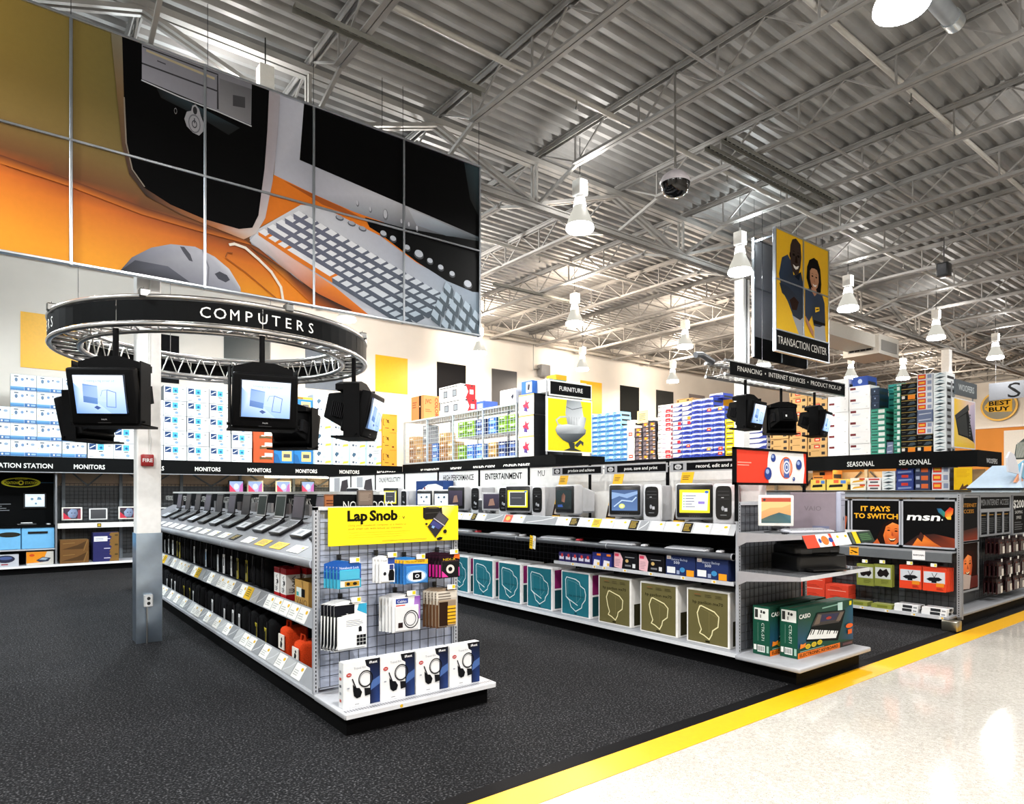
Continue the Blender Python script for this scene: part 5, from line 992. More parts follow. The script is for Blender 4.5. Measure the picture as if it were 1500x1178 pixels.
for nm, art, c, w, h, ys, lbs in (('power_backup_box', apc, '#1f2d5c', .345, .205, (3.715, 4.075), ('navy battery backup box at the right end of the half shelf', 'navy battery backup box left of its twin on the half shelf')),
                             ('accessory_box', pnk, '#141316', .325, .18, (4.44, 4.79), ('black and pink box next to the navy boxes', 'black and pink box next to the blue and white pair')),
                             ('ink_box', blw, '#2a2f7c', .135, .15, (5.06, 5.21), ('blue and white ink box next to the pink and black box', 'blue and white ink box at the left of its pair')),
                             ('cable_box', prp, '#2c2458', .095, .115, (5.36, 5.46, 5.57, 5.68, 5.79), tuple(f'small purple box on the half shelf, {ORD[i]} from the right' for i in range(5)))):
    me = carton(w, .2, h, c, art, seam='#3a3a44')
    for y, lb in zip(ys, lbs): tag(put(nm, me, None, (5.225, y, zz), WEST), lb, 'box', 'small boxes on the half shelf')
# ------------------------------------------------------------------ its end: sign, two shelves, machine, printer, instrument boxes
es = thing('end_sign', 'black framed red sign with orange and blue bubbles above the gondola end', 'sign', (5.74, 3.41, 1.54))
part(lambda m: [m.box(a, b, '#0d0d0f', 'paint') for a, b in (((5.12, 3.395, 1.685), (6.36, 3.43, 1.705)), ((5.12, 3.395, 2.0), (6.36, 3.43, 2.02)), ((5.12, 3.395, 1.685), (5.14, 3.43, 2.02)), ((6.34, 3.395, 1.685), (6.36, 3.43, 2.02)))], 'frame', es)
for x in (5.165, 6.32): part(lambda m: m.box((x-.015, 3.405, 1.36), (x+.015, 3.425, 1.69), '#0d0d0f', 'paint'), 'post', es)
part(lambda m: m.box((5.13, 3.405, 1.695), (6.35, 3.42, 2.01), '#e8402a', 'print'), 'panel', es)
def bub(A, s=1):
    A.poly([(.44, 0), (.425, .25), (.42, .5), (.425, .75), (.44, 1), (.955, 1), (.975, .5), (.955, 0)], '#f4f2f0'); A.rect(.02, .60, .2, .63, '#f0a090'); A.rect(.02, .52, .17, .55, '#f0a090')
    A.ell(.69, .5, .095, .36, '#e8632a', 20); A.ell(.69, .5, .08, .31, '#f0a58a', 20); A.rect(.655, .18, .735, .8, '#4a63a8'); A.ring(.695, .52, .05, .22, .28, '#dfe6f4', 16); A.ring(.695, .52, .025, .11, .4, '#dfe6f4', 12)
    for x, y, rx, ry in ((.50, .8, .035, .13), (.425, .3, .05, .2), (.88, .62, .045, .17), (.80, .14, .018, .07)): A.ell(x, y, rx, ry, '#27408c', 14); A.ell(x-.01, y+ry*.3, rx*.5, ry*.4, '#9db2dc', 10)
m = MB(); bub(Art(m, (5.14, 3.405, 1.705), (1.2, 0, 0), (0, 0, .295))); m.build('print', es)
EX0, EX1, EY0 = 5.19, 6.40, 2.83
for nm, z in (('upper_end_shelf', 1.262), ('lower_end_shelf', .918)):
    def shf(m):
        m.rbox((EX0, EY0, z-.03), (EX1, BY-.016, z), .004, '#77797d' if nm[0] == 'u' else '#8a8c90', 'gloss' if nm[0] == 'l' else 'paint', 1)
        m.box((EX0, EY0-.004, z-.032), (EX1, EY0+.002, z+.001), '#d2d4d8', 'paint')
        for x in (EX0-.004, EX1): m.prism([(0, -.032), (0, .0), (.59, .0), (.59, -.13), (.5, -.085)], (x+.004, EY0, z), (0, 1, 0), (0, 0, 1), .005, '#a2a0a4', 'paint')
    part(shf, nm, gb_)
st = part(lambda m: m.hexa([(EX0+.0, EY0-.055, 1.16), (EX1, EY0-.055, 1.16), (EX1, EY0-.051, 1.16), (EX0, EY0-.051, 1.16), (EX0, EY0-.008, 1.262), (EX1, EY0-.008, 1.262), (EX1, EY0-.004, 1.262), (EX0, EY0-.004, 1.262)], '#3c4440', 'plastic'), 'end_price_rail', gb_)
m = MB(); A = Art(m, (EX0, EY0-.0555, 1.16), (EX1-EX0, 0, 0), (0, .047, .102)); A.rect(0, 0, .38, 1, '#e8432a'); A.poly([(.17, 0), (.165, .5), (.17, 1), (.34, 1), (.355, .5), (.34, 0)], '#f2efec'); A.ell(.27, .5, .05, .38, '#e8702a', 14)
for x in (.2, .36, .34): A.ell(x, .5, .02, .2, '#2a4490', 8)
A.rect(.38, 0, .62, 1, '#efefec'); A.ell(.46, .7, .02, .12, '#e6b813', 8); A.ell(.58, .7, .02, .12, '#e6b813', 8); A.rect(.64, 0, .68, 1, '#4a5450'); A.rect(.69, 0, .76, 1, '#e0bd1c'); A.rect(.77, .08, .99, .92, '#1f3324'); A.greek(.79, .2, .97, .8, 4, '#4f7a4c'); m.build('price_strip', st)
ez = 1.2622
def lcd_art(A): A.rect(0, 0, 1, 1, '#c98a54', '#e0b070'); A.poly([(0, 0), (1, 0), (1, .3), (.6, .42), (.3, .3), (0, .15)], ['#2c4a50', '#3a5f64', '#4a7074', '#2f5258', '#3a5a54', '#4a5a50']); A.rect(0, .84, 1, 1, '#b8452c'); A.ell(.1, .92, .05, .05, '#2a2a2a', 8); A.poly([(.0, .45), (.3, .6), (.7, .62), (1, .75), (1, .84), (0, .84)], '#d9bc7a')
place(flat(.29, .27, lcd_art, '#ecebe6'), 'flat_screen', 'white framed flat screen with an orange landscape, under the red sign', 'monitor', (5.37, 3.16, ez), -math.radians(50), None)
t = thing('computer_tower', 'broad lilac-grey tower with a slim silver front standing under the red sign', 'computer', (5.93, 3.10, ez), None, math.radians(14))
m = MB(); m.rbox((-.085, -.2, .01), (.085, .2, .355), .006, '#857a84', 'paint', 1); m.build('case', t, world=False)
m = MB(); m.rbox((-.09, -.235, 0), (.09, -.195, .36), .008, '#a3a8bc', 'plastic', 2); A = Art(m, (-.09, -.235, 0), (.18, 0, 0), (0, 0, .36))
for z in (.93, .78, .66): A.rect(.08, z, .92, z+.012, '#6d7288')
A.rect(.2, .84, .8, .9, '#c3c8d6'); A.ell(.6, .33, .08, .05, '#3f4458', 10); m.build('front_panel', t, world=False)
m = MB(); A = Art(m, (-.085, .2, .01), (0, -.4, 0), (0, 0, .345)); A.text('VAIO', .32, .52, .12, '#6d646c', w=.36); A.rect(.5, .02, .85, .12, '#6f7590')
m.build('badge', t, world=False)
place(keyboard('#c6c8d2'), 'keyboard', 'pale keyboard in front of the lilac tower on the upper end shelf', 'keyboard', (5.58, 2.93, ez), -math.radians(20))
m = MB(); pts = [(5.24+.02*i, 3.0+.03*math.sin(i*1.9)+.01*i, ez+.006) for i in range(12)]; m.tube(pts, .005, '#2a2a2e', 'black', 5); tag(m.build('cable'), 'tangle of dark cable left of the white flat screen', 'cable')
t = thing('printer', 'bulky black printer on the lower end shelf', 'printer', (5.83, 3.1, .9182), None, -math.radians(20))
m = MB(); m.rbox((-.27, -.17, 0), (.27, .2, .15), .03, '#0c0c0e', 'plastic', 3); m.rbox((-.25, -.12, .13), (.25, .2, .235), .035, '#0a0a0c', 'plastic', 3); m.build('case', t, world=False)
m = MB(); m.rbox((-.2, -.27, .015), (.2, -.14, .03), .004, '#101013', 'plastic', 1); m.build('paper_tray', t, world=False)
m = MB(); m.rbox((-.2, .1, .2), (.2, .19, .30), .01, '#0c0c0e', 'plastic', 1, taper=lambda x, y, z: (x, y+(z-.2)*.5, z)); m.build('paper_feed', t, world=False)
m = MB(); m.box((-.20, -.1205, .15), (-.08, -.119, .19), '#2c2d31', 'plastic'); m.rbox((.12, -.125, .16), (.2, -.118, .18), .003, '#4a4c50', 'plastic', 1); m.build('control_panel', t, world=False)
def casio(A):
    A.rect(0, 0, 1, 1, '#0f4a38', '#123f32'); A.poly([(0, .2), (.2, .3), (.25, .7), (0, .8)], ['#1c4a6c', '#174a50', '#14463c', '#123f32']); A.poly([(.7, .2), (1, .1), (1, .9), (.8, .8)], ['#123f32', '#1c4a6c', '#17506c', '#123f32'])
    A.rect(0, 0, 1, .115, '#2c2a26'); A.rect(0, 0, .745, .115, '#ef7a1e'); A.text('ELECTRONIC KEYBOARD', .03, .03, .06, '#23170c', w=.68, bold=.02); A.rect(.80, .03, .98, .08, '#6a4a4a')
    A.text('CASIO', .02, .80, .085, '#eef0ee', w=.19, bold=.02); A.line([(.42, .93), (.76, .95)], .012, '#7fa698'); A.rect(.70, .76, .79, .98, '#b4d4d0'); A.rect(.92, .88, .965, .97, '#d9c81c')
    A.poly([(.13, .32), (.70, .18), (.84, .76), (.84, .80), (.32, .86)], '#161a1a'); A.poly([(.22, .60), (.72, .56), (.83, .78), (.33, .84)], '#3a3634'); A.poly([(.36, .66), (.66, .63), (.72, .76), (.40, .80)], '#2a2c4a'); A.ell(.53, .70, .05, .03, '#a8301c', 10); A.poly([(.26, .62), (.36, .62), (.40, .80), (.34, .82)], '#6d5f54'); A.poly([(.66, .60), (.74, .59), (.81, .76), (.74, .77)], '#6d5f54')
    A.poly([(.14, .36), (.66, .24), (.70, .38), (.22, .54)], '#eef0ee')
    for i in range(12):
        x = .165+.042*i; y = .365-.0095*i
        if i % 7 not in (2, 6): A.poly([(x+.025, y+.075), (x+.04, y+.072), (x+.075, y+.165), (x+.058, y+.17)], '#161a1a'); A.k -= 1
    A.k += 1
    for x in (.16, .26, .36): A.ell(x, .215+(x-.16)*.12, .045, .05, '#e3cf1c', 12); A.ell(x, .215+(x-.16)*.12, .035, .035, '#c9a41c', 10)
    A.poly([(.02, .20), (.11, .22), (.12, .30), (.07, .28), (.03, .30)], '#e8821c'); A.ell(.91, .44, .07, .05, '#e8641c', 14); A.rect(.88, .26, .96, .36, '#e0621c'); A.greek(.02, .13, .5, .16, 1, '#9dc0b0')
def casio_s(A):
    A.rect(0, 0, 1, 1, '#124c3a'); A.rect(.08, .72, .92, .96, '#e4e8e4'); A.rect(.12, .76, .3, .93, '#2a2c2a'); A.rect(.45, .86, .55, .92, '#2a2c2a'); A.ell(.66, .88, .08, .03, '#2a2c2a', 8); A.rect(.42, .76, .5, .83, '#8d908d')
    A.text('CTK-571', .52, .66, .16, '#cfe0d6', w=.36, rot=True); A.rect(.3, .28, .315, .66, '#7fa698'); A.rect(.06, .09, .22, .2, '#e4e8e4'); A.rect(.28, .06, .72, .2, '#e4e8e4')
    for i in range(6): A.rect(.31+.065*i, .08, .34+.065*i, .18, '#1c1e1c'); A.k -= 1
    A.rect(.82, .06, .95, .2, '#9dc0b0')
CM = carton(.96, .165, .43, '#124c3a', casio, casio_s, seam='#3a2a18')
tag(put('instrument_box', CM, None, (5.915, 2.985, .1775), -.02), 'green electronic keyboard box at the front of the end deck', 'box', 'green instrument boxes'); tag(put('instrument_box', CM, None, (5.815, 3.19, .1775), -.01), 'green electronic keyboard box behind the front one on the end deck', 'box', 'green instrument boxes')
# ------------------------------------------------------------------ internet access gondola (right)
MX0_, MY0, MYN = 8.68, 2.90, 5.7
gm = thing('internet_gondola', 'dark grey gondola with black and orange butterfly posters along its long side', 'shelving unit', (9.1, 4.2, .012))
part(lambda m: m.box((8.76, 2.98, .012), (8.92, MYN, .135), DARK, 'black'), 'kick_plate', gm)
part(lambda m: (m.rbox((MX0_, 2.95, .135), (8.925, MYN, .168), .005, '#9a9ca1', 'paint', 1), m.box((MX0_-.004, 3.03, .132), (MX0_+.002, MYN, .168), '#c9cbd0', 'paint')), 'base_deck', gm)
part(lambda m: m.rbox((8.655, 2.855, .012), (8.80, 3.02, .134), .012, '#b9b6a6', 'steel', 2), 'corner_guard', gm)
part(lambda m: m.box((8.98, 2.96, .168), (9.0, MYN, 1.53), '#4b4f52', 'paint'), 'back_panel', gm)
wire_grid((8.965, 2.97, .18), (0, MYN-2.99, 0), (0, 0, .6), 34, 9, 'wire_grid', gm, '#232629', .0024)
upright(gm, 8.86, 2.90, .16, 1.60, .05, .04, '#8b8d92', 'w'); part(lambda m: m.box((8.875, 2.875, .13), (8.905, 2.925, 1.60), '#7d7f84', 'paint'), 'post', gm)
part(lambda m: (m.box((8.86, 2.9, 1.555), (9.02, MYN, 1.60), '#8d9298', 'paint'), m.box((8.855, 2.9, 1.60), (9.03, MYN, 1.618), '#5d6368', 'paint')), 'top_rail', gm)
PX = 8.9
def frame4(y1, y0, z0, z1, name='poster_frame'):
    part(lambda m: [m.box(a, b, '#a9acb4', 'paint') for a, b in (((PX-.016, y0, z0), (PX+.004, y0+.02, z1)), ((PX-.016, y1-.02, z0), (PX+.004, y1, z1)), ((PX-.016, y0, z0), (PX+.004, y1, z0+.02)), ((PX-.016, y0, z1-.02), (PX+.004, y1, z1)))], name, gm)
def face_art(A, cx, cy, s, c1_='#e8762a', c2_='#a8401a', c3='#1c0c08'):
    q = lambda pts: [(cx+x*s, cy+y*s) for x, y in pts]
    A.poly(q([(-.55, -.2), (-.3, .35), (.05, .62), (.4, .55), (.62, .1), (.5, -.5), (-.4, -.5)]), c3)
    A.poly(q([(-.22, -.45), (-.3, -.1), (-.2, .28), (.05, .45), (.28, .36), (.34, 0), (.28, -.32), (.08, -.55)]), [c2_, c1_, c1_, '#f2944a', c1_, c2_, c2_, c1_])
    for x, y in ((-.1, .12), (.18, .1)): A.ell(cx+x*s, cy+y*s, .06*s, .028*s, c3, 10); A.poly(q([(x-.09, y+.08), (x, y+.12), (x+.09, y+.08), (x, y+.095)]), c3)
    A.poly(q([(.03, .08), (.0, -.08), (.06, -.12), (.09, -.09)]), c2_); A.poly(q([(-.12, -.2), (.03, -.23), (.2, -.19), (.1, -.33), (-.02, -.34)]), c3); A.poly(q([(-.10, -.205), (.03, -.235), (.18, -.195), (.1, -.27), (-.02, -.28)]), '#f6d8b0')
def poster(y1, y0, z0, z1, art):
    o = part(lambda m: m.box((PX-.01, y0+.01, z0+.01), (PX, y1-.01, z1-.01), '#0a0a0b', 'print'), 'poster', gm)
    m = MB(); A = Art(m, (PX-.01, y1, z0), (0, y0-y1, 0), (0, 0, z1-z0)); A.clip = (.03, .03, .97, .97); art(A); m.build('poster_print', o); frame4(y1, y0, z0, z1)
def p_switch(A):
    A.poly([(.45, .03), (.55, .15), (.7, .2), (.97, .1), (.97, .03)], '#b8501c'); face_art(A, .82, .27, .52)
    A.clip = None; A.k += 2; A.text('IT PAYS', .21, .74, .105, '#eea91e', w=.59, bold=.03); A.text('TO SWITCH', .07, .58, .105, '#eea91e', w=.88, bold=.03)
def p_msn(A):
    A.poly([(.03, .03), (.97, .03), (.97, .22), (.6, .30), (.3, .26)], ['#2a0e08', '#7a2c12', '#8a3416', '#2a0e08', '#140806']); A.poly([(.2, .03), (.3, .2), (.42, .27), (.6, .12), (.75, .03)], ['#d8681e', '#e8842a', '#b8501c', '#c9601c', '#a8461a']); A.poly([(.30, .20), (.36, .33), (.42, .25), (.38, .12)], '#3a140a')
    A.clip = None; A.text('msn', .10, .57, .15, '#f6f6f4', w=.60, bold=.025, shear=.2); A.ell(.745, .59, .012, .016, '#f6f6f4', 8); A.clip = (.03, .03, .97, .97)
    A.poly([(.78, .64), (.68, .74), (.65, .82), (.72, .82), (.80, .74)], ['#2f6e4a', '#1f5c7c', '#1c3f6c', '#2c6a94', '#2f8a6c']); A.poly([(.79, .66), (.80, .76), (.88, .85), (.94, .82), (.93, .72), (.88, .64)], ['#d8541c', '#c23a24', '#b8241e', '#c9301c', '#e8641c', '#efa42a']); A.poly([(.80, .65), (.90, .66), (.90, .60), (.84, .60)], '#eeb63a')
def p_left(A): A.poly([(.5, .1), (.9, .2), (.95, .6), (.7, .75), (.55, .5)], ['#7a3a24', '#b8603c', '#a04a2c', '#5a2416', '#7a3a24']); A.poly([(.7, .3), (.9, .35), (.85, .55)], '#3a140c')
poster(4.16, 3.55, .94, 1.53, p_switch); poster(3.54, 2.935, .94, 1.53, p_msn); poster(4.78, 4.18, .94, 1.53, p_left); poster(5.4, 4.8, .94, 1.53, p_left)
part(lambda m: m.box((8.70, 2.93, .80), (8.716, MYN, .905), '#5c6064', 'paint'), 'label_rail', gm)
part(lambda m: m.box((8.70, 2.93, .905), (8.98, MYN, .918), '#8b8f94', 'paint'), 'ledge', gm)
m = MB(); A = Art(m, (8.70, 4.09, .81), (0, -.115, 0), (0, 0, .105)); A.rect(0, 0, 1, 1, '#eaa01c'); A.rect(.1, .84, .9, .95, '#3a2a0c'); A.poly([(.1, .5), (.3, .62), (.5, .5), (.8, .42), (.95, .3), (.7, .25), (.5, .35), (.3, .5)], '#2c200c'); A.poly([(.1, .3), (.35, .3), (.3, .2), (.12, .22)], '#2c200c'); m.build('price_tag', gm)
m = MB(); A = Art(m, (8.70, 3.345, .81), (0, -.14, 0), (0, 0, .11)); A.rect(0, 0, 1, 1, '#e4e4e6'); A.text('BARGAIN', .08, .42, .16, '#2a2a30', w=.84, bold=.03); m.build('price_tag', gm)
# hanging boxed antennas and packs
def gpack(A): A.rect(0, 0, 1, 1, '#7d8336'); A.rect(.08, .35, .92, .86, '#bfc2c0'); A.poly([(.18, .6), (.35, .8), (.5, .72), (.7, .82), (.85, .6), (.7, .42), (.55, .5), (.4, .42), (.25, .45)], '#1c1516'); A.greek(.4, .12, .85, .3, 4, '#5a5e20')
def opack(A): A.rect(0, 0, 1, 1, '#d8401f'); A.rect(0, .86, 1, 1, '#b8351a'); A.rect(.04, .34, .96, .82, '#c2c6ce'); A.poly([(.15, .5), (.3, .58), (.7, .6), (.85, .52), (.7, .44), (.3, .42)], '#15151a'); A.line([(.5, .58), (.4, .76)], .006, '#15151a'); A.line([(.5, .58), (.62, .78)], .006, '#15151a'); A.rect(.38, .36, .6, .46, '#15151a'); A.rect(.58, .2, .92, .36, '#d9821c'); A.greek(.6, .06, .92, .16, 3, '#8a2410')
GP = carton(.215, .03, .275, '#7d8336', gpack, seam='#6a7030'); OP = carton(.245, .035, .28, '#d8401f', opack, seam='#b8351a')
for y, me, z, n, c, pos in ((3.90, GP, .43, 2, 'green pack with a dark gadget', 'left pair'), (3.69, GP, .44, 2, 'green pack with a dark gadget', 'right pair'), (3.375, OP, .45, 4, 'orange boxed antenna', 'left row'), (3.115, OP, .447, 5, 'orange boxed antenna', 'right row')):
    h = part(lambda m: (m.tube([(8.975, y, z+.285), (8.715, y, z+.30)], .003, '#9a9ca0', 'steel', 6), m.box((8.71, y-.03, z+.29), (8.714, y+.035, z+.33), '#ecece4', 'print'), Art(m, (8.7098, y+.035, z+.29), (0, -.065, 0), (0, 0, .04)).rect(.6, .1, .95, .9, '#d9cf4a')), 'peg_hook', gm)
    for i in range(n): tag(put('hanging_pack', me, None, (8.722+.04*i, y-.004*i, z), WEST), f'{c}, {pos} on the internet gondola, {ORD[i]} from the front', 'package', f'{c}s on the {pos}')
def wb(A): A.rect(0, 0, 1, 1, '#eceef0'); A.rect(.35, .1, .75, .9, '#2a2c30'); A.rect(.8, .2, .95, .6, '#8d9096')
GB = carton(.24, .17, .05, '#8a9040', lambda A: (A.rect(0, 0, 1, 1, '#8a9040'), A.rect(.3, .2, .8, .8, '#6d7328')), seam='#bfc2b0'); WB = carton(.265, .2, .042, '#e9ebee', wb, wb, seam='#1c1d20')
tag(put('flat_box', GB, None, (8.70, 3.99, .1682), WEST), 'flat green box on the deck below the left green packs', 'box', 'flat green boxes on the deck'); tag(put('flat_box', GB, None, (8.70, 3.70, .1682), WEST), 'flat green box on the deck below the right green packs', 'box', 'flat green boxes on the deck')
for y, p in ((3.42, 'left'), (3.115, 'right')):
    for k in range(2): tag(put('flat_box', WB, None, (8.705, y-.006*k, .1682+.0422*k), WEST), f'flat white box, {"bottom" if k == 0 else "top"} of the {p} pair on the deck', 'box', 'flat white boxes on the deck')
RB = carton(.30, .21, .115, '#d8432c', lambda A: (A.rect(0, 0, 1, 1, '#d8432c'), A.rect(.1, .3, .9, .36, '#f0b0a0'), A.greek(.2, .5, .8, .8, 2, '#a82c1a')), seam='#e8705c')
for j in range(3):
    for k in range(3):
        if (j, k) != (2, 2) and (j, k) != (0, 2): tag(put('flat_red_box', RB, None, (8.71, 4.26+.31*j, .1682+.1155*k), WEST), f'flat red box behind the green box, column {["one", "two", "three"][j]} from the right, {ORD[k]} from the deck', 'box', 'flat red boxes on the deck')
def price_row(parent, x, y0, y1, n, z):
    for i in range(n):
        y = y0+(y1-y0)*i/(n-1); m = MB(); A = Art(m, (x, y, z), (0, -.05, 0), (0, 0, .026)); A.rect(0, 0, 1, 1, '#ececea'); A.ell(.7, .5, .25, .4, '#e6b813', 8); m.build('price_sticker', parent)
price_row(gm, MX0_-.004, 3.05, 3.95, 4, .137)
# its south wing: poster wall, deck, hanging rows
gs = thing('internet_end_wing', 'dark wing of the internet gondola facing the white floor, with hanging red packs', 'shelving unit', (10.9, 3.2, .012))
part(lambda m: m.box((8.95, 2.99, .012), (13.0, 3.3, .135), '#17181a', 'black'), 'kick_plate', gs)
part(lambda m: m.rbox((8.93, 2.935, .135), (13.05, 3.3, .165), .006, '#85888d', 'paint', 2), 'base_deck', gs)
part(lambda m: m.box((9.04, 3.2, .165), (13.0, 3.22, 1.58), '#2b2d2f', 'paint'), 'back_panel', gs)
part(lambda m: (m.box((9.035, 3.13, 1.575), (13.0, 3.24, 1.60), '#8d9298', 'paint'), m.box((9.035, 3.12, 1.60), (13.0, 3.25, 1.618), '#6d7378', 'paint')), 'top_rail', gs)
wire_grid((10.30, 3.185, .2), (2.7, 0, 0), (0, 0, .82), 36, 11, 'wire_grid', gs, '#47494d', .0024)
def spost(x0, x1, z0, z1, art, nm='poster'):
    o = part(lambda m: m.box((x0, 3.15, z0), (x1, 3.185, z1), '#101112', 'print'), nm, gs); m = MB(); A = Art(m, (x0, 3.15, z0), (x1-x0, 0, 0), (0, 0, z1-z0)); A.clip = (.0, .0, 1, 1); art(A); A.clip = None; m.build('poster_print', o)
    part(lambda m: [m.box(a, b, '#8f9297', 'paint') for a, b in (((x0-.02, 3.14, z0-.02), (x0+.004, 3.19, z1+.02)), ((x1-.004, 3.14, z0-.02), (x1+.02, 3.19, z1+.02)), ((x0, 3.14, z0-.02), (x1, 3.19, z0+.004)), ((x0, 3.14, z1-.004), (x1, 3.19, z1+.02)))], 'poster_frame', gs)
def t1(A):
    A.poly([(0, 0), (1, 0), (1, .3), (0, .2)], ['#6a2410', '#8a3014', '#2a100a', '#3a140c']); c = A.clip; A.clip = None; A.text('INTERNET', .42, .78, .085, '#c9881e', w=.54); A.text('ACCESS', .42, .64, .085, '#c9881e', w=.44); A.clip = c
def t2(A): A.rect(0, 0, 1, 1, '#1c0e0a'); face_art(A, .62, .5, .55, '#e8642a', '#a83c18', '#2a100a'); A.rect(.4, .03, 1, .28, '#5a1a14'); A.poly([(.4, .05), (.7, .02), (.75, .3), (.5, .36)], '#b9a8a0')
spost(9.25, 10.26, .985, 1.55, t1); spost(9.25, 10.26, .35, .965, t2)
spost(10.34, 11.555, 1.39, 1.555, lambda A: A.text('MSN INTERNET ACCESS', .04, .3, .5, '#8f9296', w=.92), 'header')
for i in range(4): spost(10.36+.305*i, 10.36+.305*i+.265, 1.04, 1.35, lambda A: (A.rect(.05, .85, .8, .88, '#b9892a'), A.greek(.05, .1, .9, .75, 8, '#44484c')), 'info_panel')
spost(11.68, 12.25, 1.01, 1.57, lambda A: (A.text('$200', .08, .68, .2, '#e9e9e6', w=.84, bold=.02), A.text('SHOPPING', .2, .52, .08, '#c9c9c6', w=.6), A.text('SPREE', .3, .38, .08, '#c9c9c6', w=.4), A.greek(.15, .08, .85, .32, 4, '#5a5c60')), 'header')
def cdp(A, B):
    A.rect(0, 0, 1, .93, '#3a1418', '#1c0c12'); A.poly([(.3, .3), (.7, .25), (.65, .7), (.45, .78)], ['#b8643c', '#d99a6c', '#8a3c24', '#a85030']); A.rect(.1, .05, .9, .18, '#e0dcd4'); B.rect(.6, .05, .95, .5, '#d9d4cc')
CP = pack(.22, .21, cdp, None, '#2a1216', .012)
for r, (z, xs) in enumerate(((1.0, (10.60, 10.86, 11.16, 11.48, 11.78)), (.70, (10.56, 10.92, 11.24, 11.54, 11.9)), (.475, (10.52, 10.90, 11.2, 11.44, 11.8)))):
    for q, x in enumerate(xs):
        part(lambda m: (m.tube([(x, 3.185, z), (x, 2.97, z+.003)], .003, '#77797d', 'steel', 6), m.box((x-.02, 2.965, z-.01), (x+.03, 2.968, z+.03), '#dcdcd6', 'print')), 'peg_hook', gs)
        for k in range(4): tag(put('hanging_pack', CP, None, (x-.01*k, 2.985+.045*k, z-.003)), f'dark red pack, {["top", "middle", "bottom"][r]} row, {ORD[q]} hook from the left, {ORD[k]} from the front', 'package', 'dark red packs on the end wing')
# ------------------------------------------------------------------ blue butterfly kiosk behind it
bk = thing('butterfly_kiosk', 'pale blue kiosk with a sloped roof and a butterfly on its top', 'kiosk', (13.9, 3.9, .012))
part(lambda m: m.rbox((13.2, 3.45, .012), (14.8, 4.15, 1.66), .01, '#d5e6f2', 'paint', 1), 'cabinet', bk)
part(lambda m: m.box((13.16, 3.41, 1.66), (14.84, 4.19, 1.69), '#26303a', 'paint'), 'cornice', bk)
part(lambda m: m.hexa([(13.12, 3.40, 1.69), (14.86, 3.40, 1.69), (14.86, 4.2, 1.69), (13.12, 4.2, 1.69), (13.75, 3.7, 2.08), (14.86, 3.7, 2.08), (14.86, 4.0, 2.08), (13.75, 4.0, 2.08)], '#b9cfe4', 'paint'), 'sloped_roof', bk)
m = MB(); A = Art(m, (13.3, 3.40, 1.69), (1.5, 0, 0), (.3*0, .3, .39)); A.poly([(.45, .2), (.55, .75), (.7, .78), (.72, .25)], '#7fb2dc'); A.poly([(.76, .2), (.78, .8), (.95, .8), (.97, .25)], '#8fbce2'); m.build('roof_print', bk)
for nm, pts, c in (('left_wing', [(0, 0), (-.30, .03), (-.34, .26), (-.26, .36), (-.14, .32), (-.03, .14)], '#e6e9f2'), ('right_wing', [(0, 0), (.02, .16), (.2, .24), (.36, .30), (.38, .24), (.24, .02), (.14, -.08)], '#7fc0e0'), ('lower_wing', [(0, 0), (.12, -.1), (.06, -.16), (-.12, -.14)], '#e6a07a')):
    part(lambda m: m.prism(pts, (13.32, 3.50, 1.92), (1, -.2, 0), (0, 0, 1), .03, c, 'gloss'), nm.split('_')[1] if nm != 'lower_wing' else 'lower_wing', bk)
part(lambda m: m.tube([(13.34, 3.5, 1.7), (13.32, 3.49, 1.9), (13.42, 3.48, 2.1)], .022, '#c3d3e4', 'gloss', 8), 'butterfly_body', bk)
# ------------------------------------------------------------------ wall fixture lettered MONITORS
HZ0, HZ1 = 2.02, 2.32
mr = thing('monitor_fixture', 'long wall fixture under a black header lettered MONITORS', 'shelving unit', (4, 16.3, .012))
part(lambda m: m.box((-4, 16.06, .012), (8.4, 16.9, .14), DARK, 'black'), 'kick_plate', mr)
part(lambda m: (m.box((-4, 16.0, .14), (8.4, 16.9, .175), GREY, 'paint'), m.box((-4, 15.994, .135), (8.4, 16.0, .178), '#f0f1f3', 'paint')), 'base_deck', mr)
part(lambda m: m.box((-4, 16.72, .175), (8.6, 16.74, 1.72), '#4a4d50', 'paint'), 'back_panel', mr)
part(lambda m: m.box((-4, 16.74, 1.7), (8.6, 16.76, 2.3), '#b39a80', 'paint'), 'upper_back', mr)
wire_grid((1.0, 16.70, .3), (7.4, 0, 0), (0, 0, 1.5), 92, 19, 'wire_grid', mr, '#232528', .004)
part(lambda m: m.box((-4, 16.02, HZ1-.02), (8.63, 17.0, HZ1), '#8f9296', 'paint'), 'top_shelf', mr)
part(lambda m: (m.box((-4, 15.99, HZ0), (8.63, 16.02, HZ1), '#0c0e0f', 'paint'), m.box((-4, 15.985, HZ0-.015), (8.63, 16.025, HZ0), '#9a9da2', 'paint')), 'header', mr)
for x, t in ((.30, 'CREATION STATION'), (1.45, 'MONITORS'), (2.55, 'MONITORS'), (3.708, 'MONITORS'), (4.843, 'MONITORS'), (5.977, 'MONITORS'), (7.104, 'MONITORS'), (8.149, 'MONITORS')):
    m = MB(); A = Art(m, (x-1, 15.99, HZ0), (2, 0, 0), (0, 0, .3)); A.text(t, .5, .24, .3, '#eef0ee', 'c', .53 if len(t) > 10 else .27, .015); m.build('lettering', mr)
for i, x in enumerate((1.05, 2.09, 3.3, 4.6, 5.9, 7.2, 8.4)):
    part(lambda m: m.box((x-.03, 16.66, .175), (x+.03, 16.72, HZ0), '#6f767c', 'paint'), 'upright', mr)
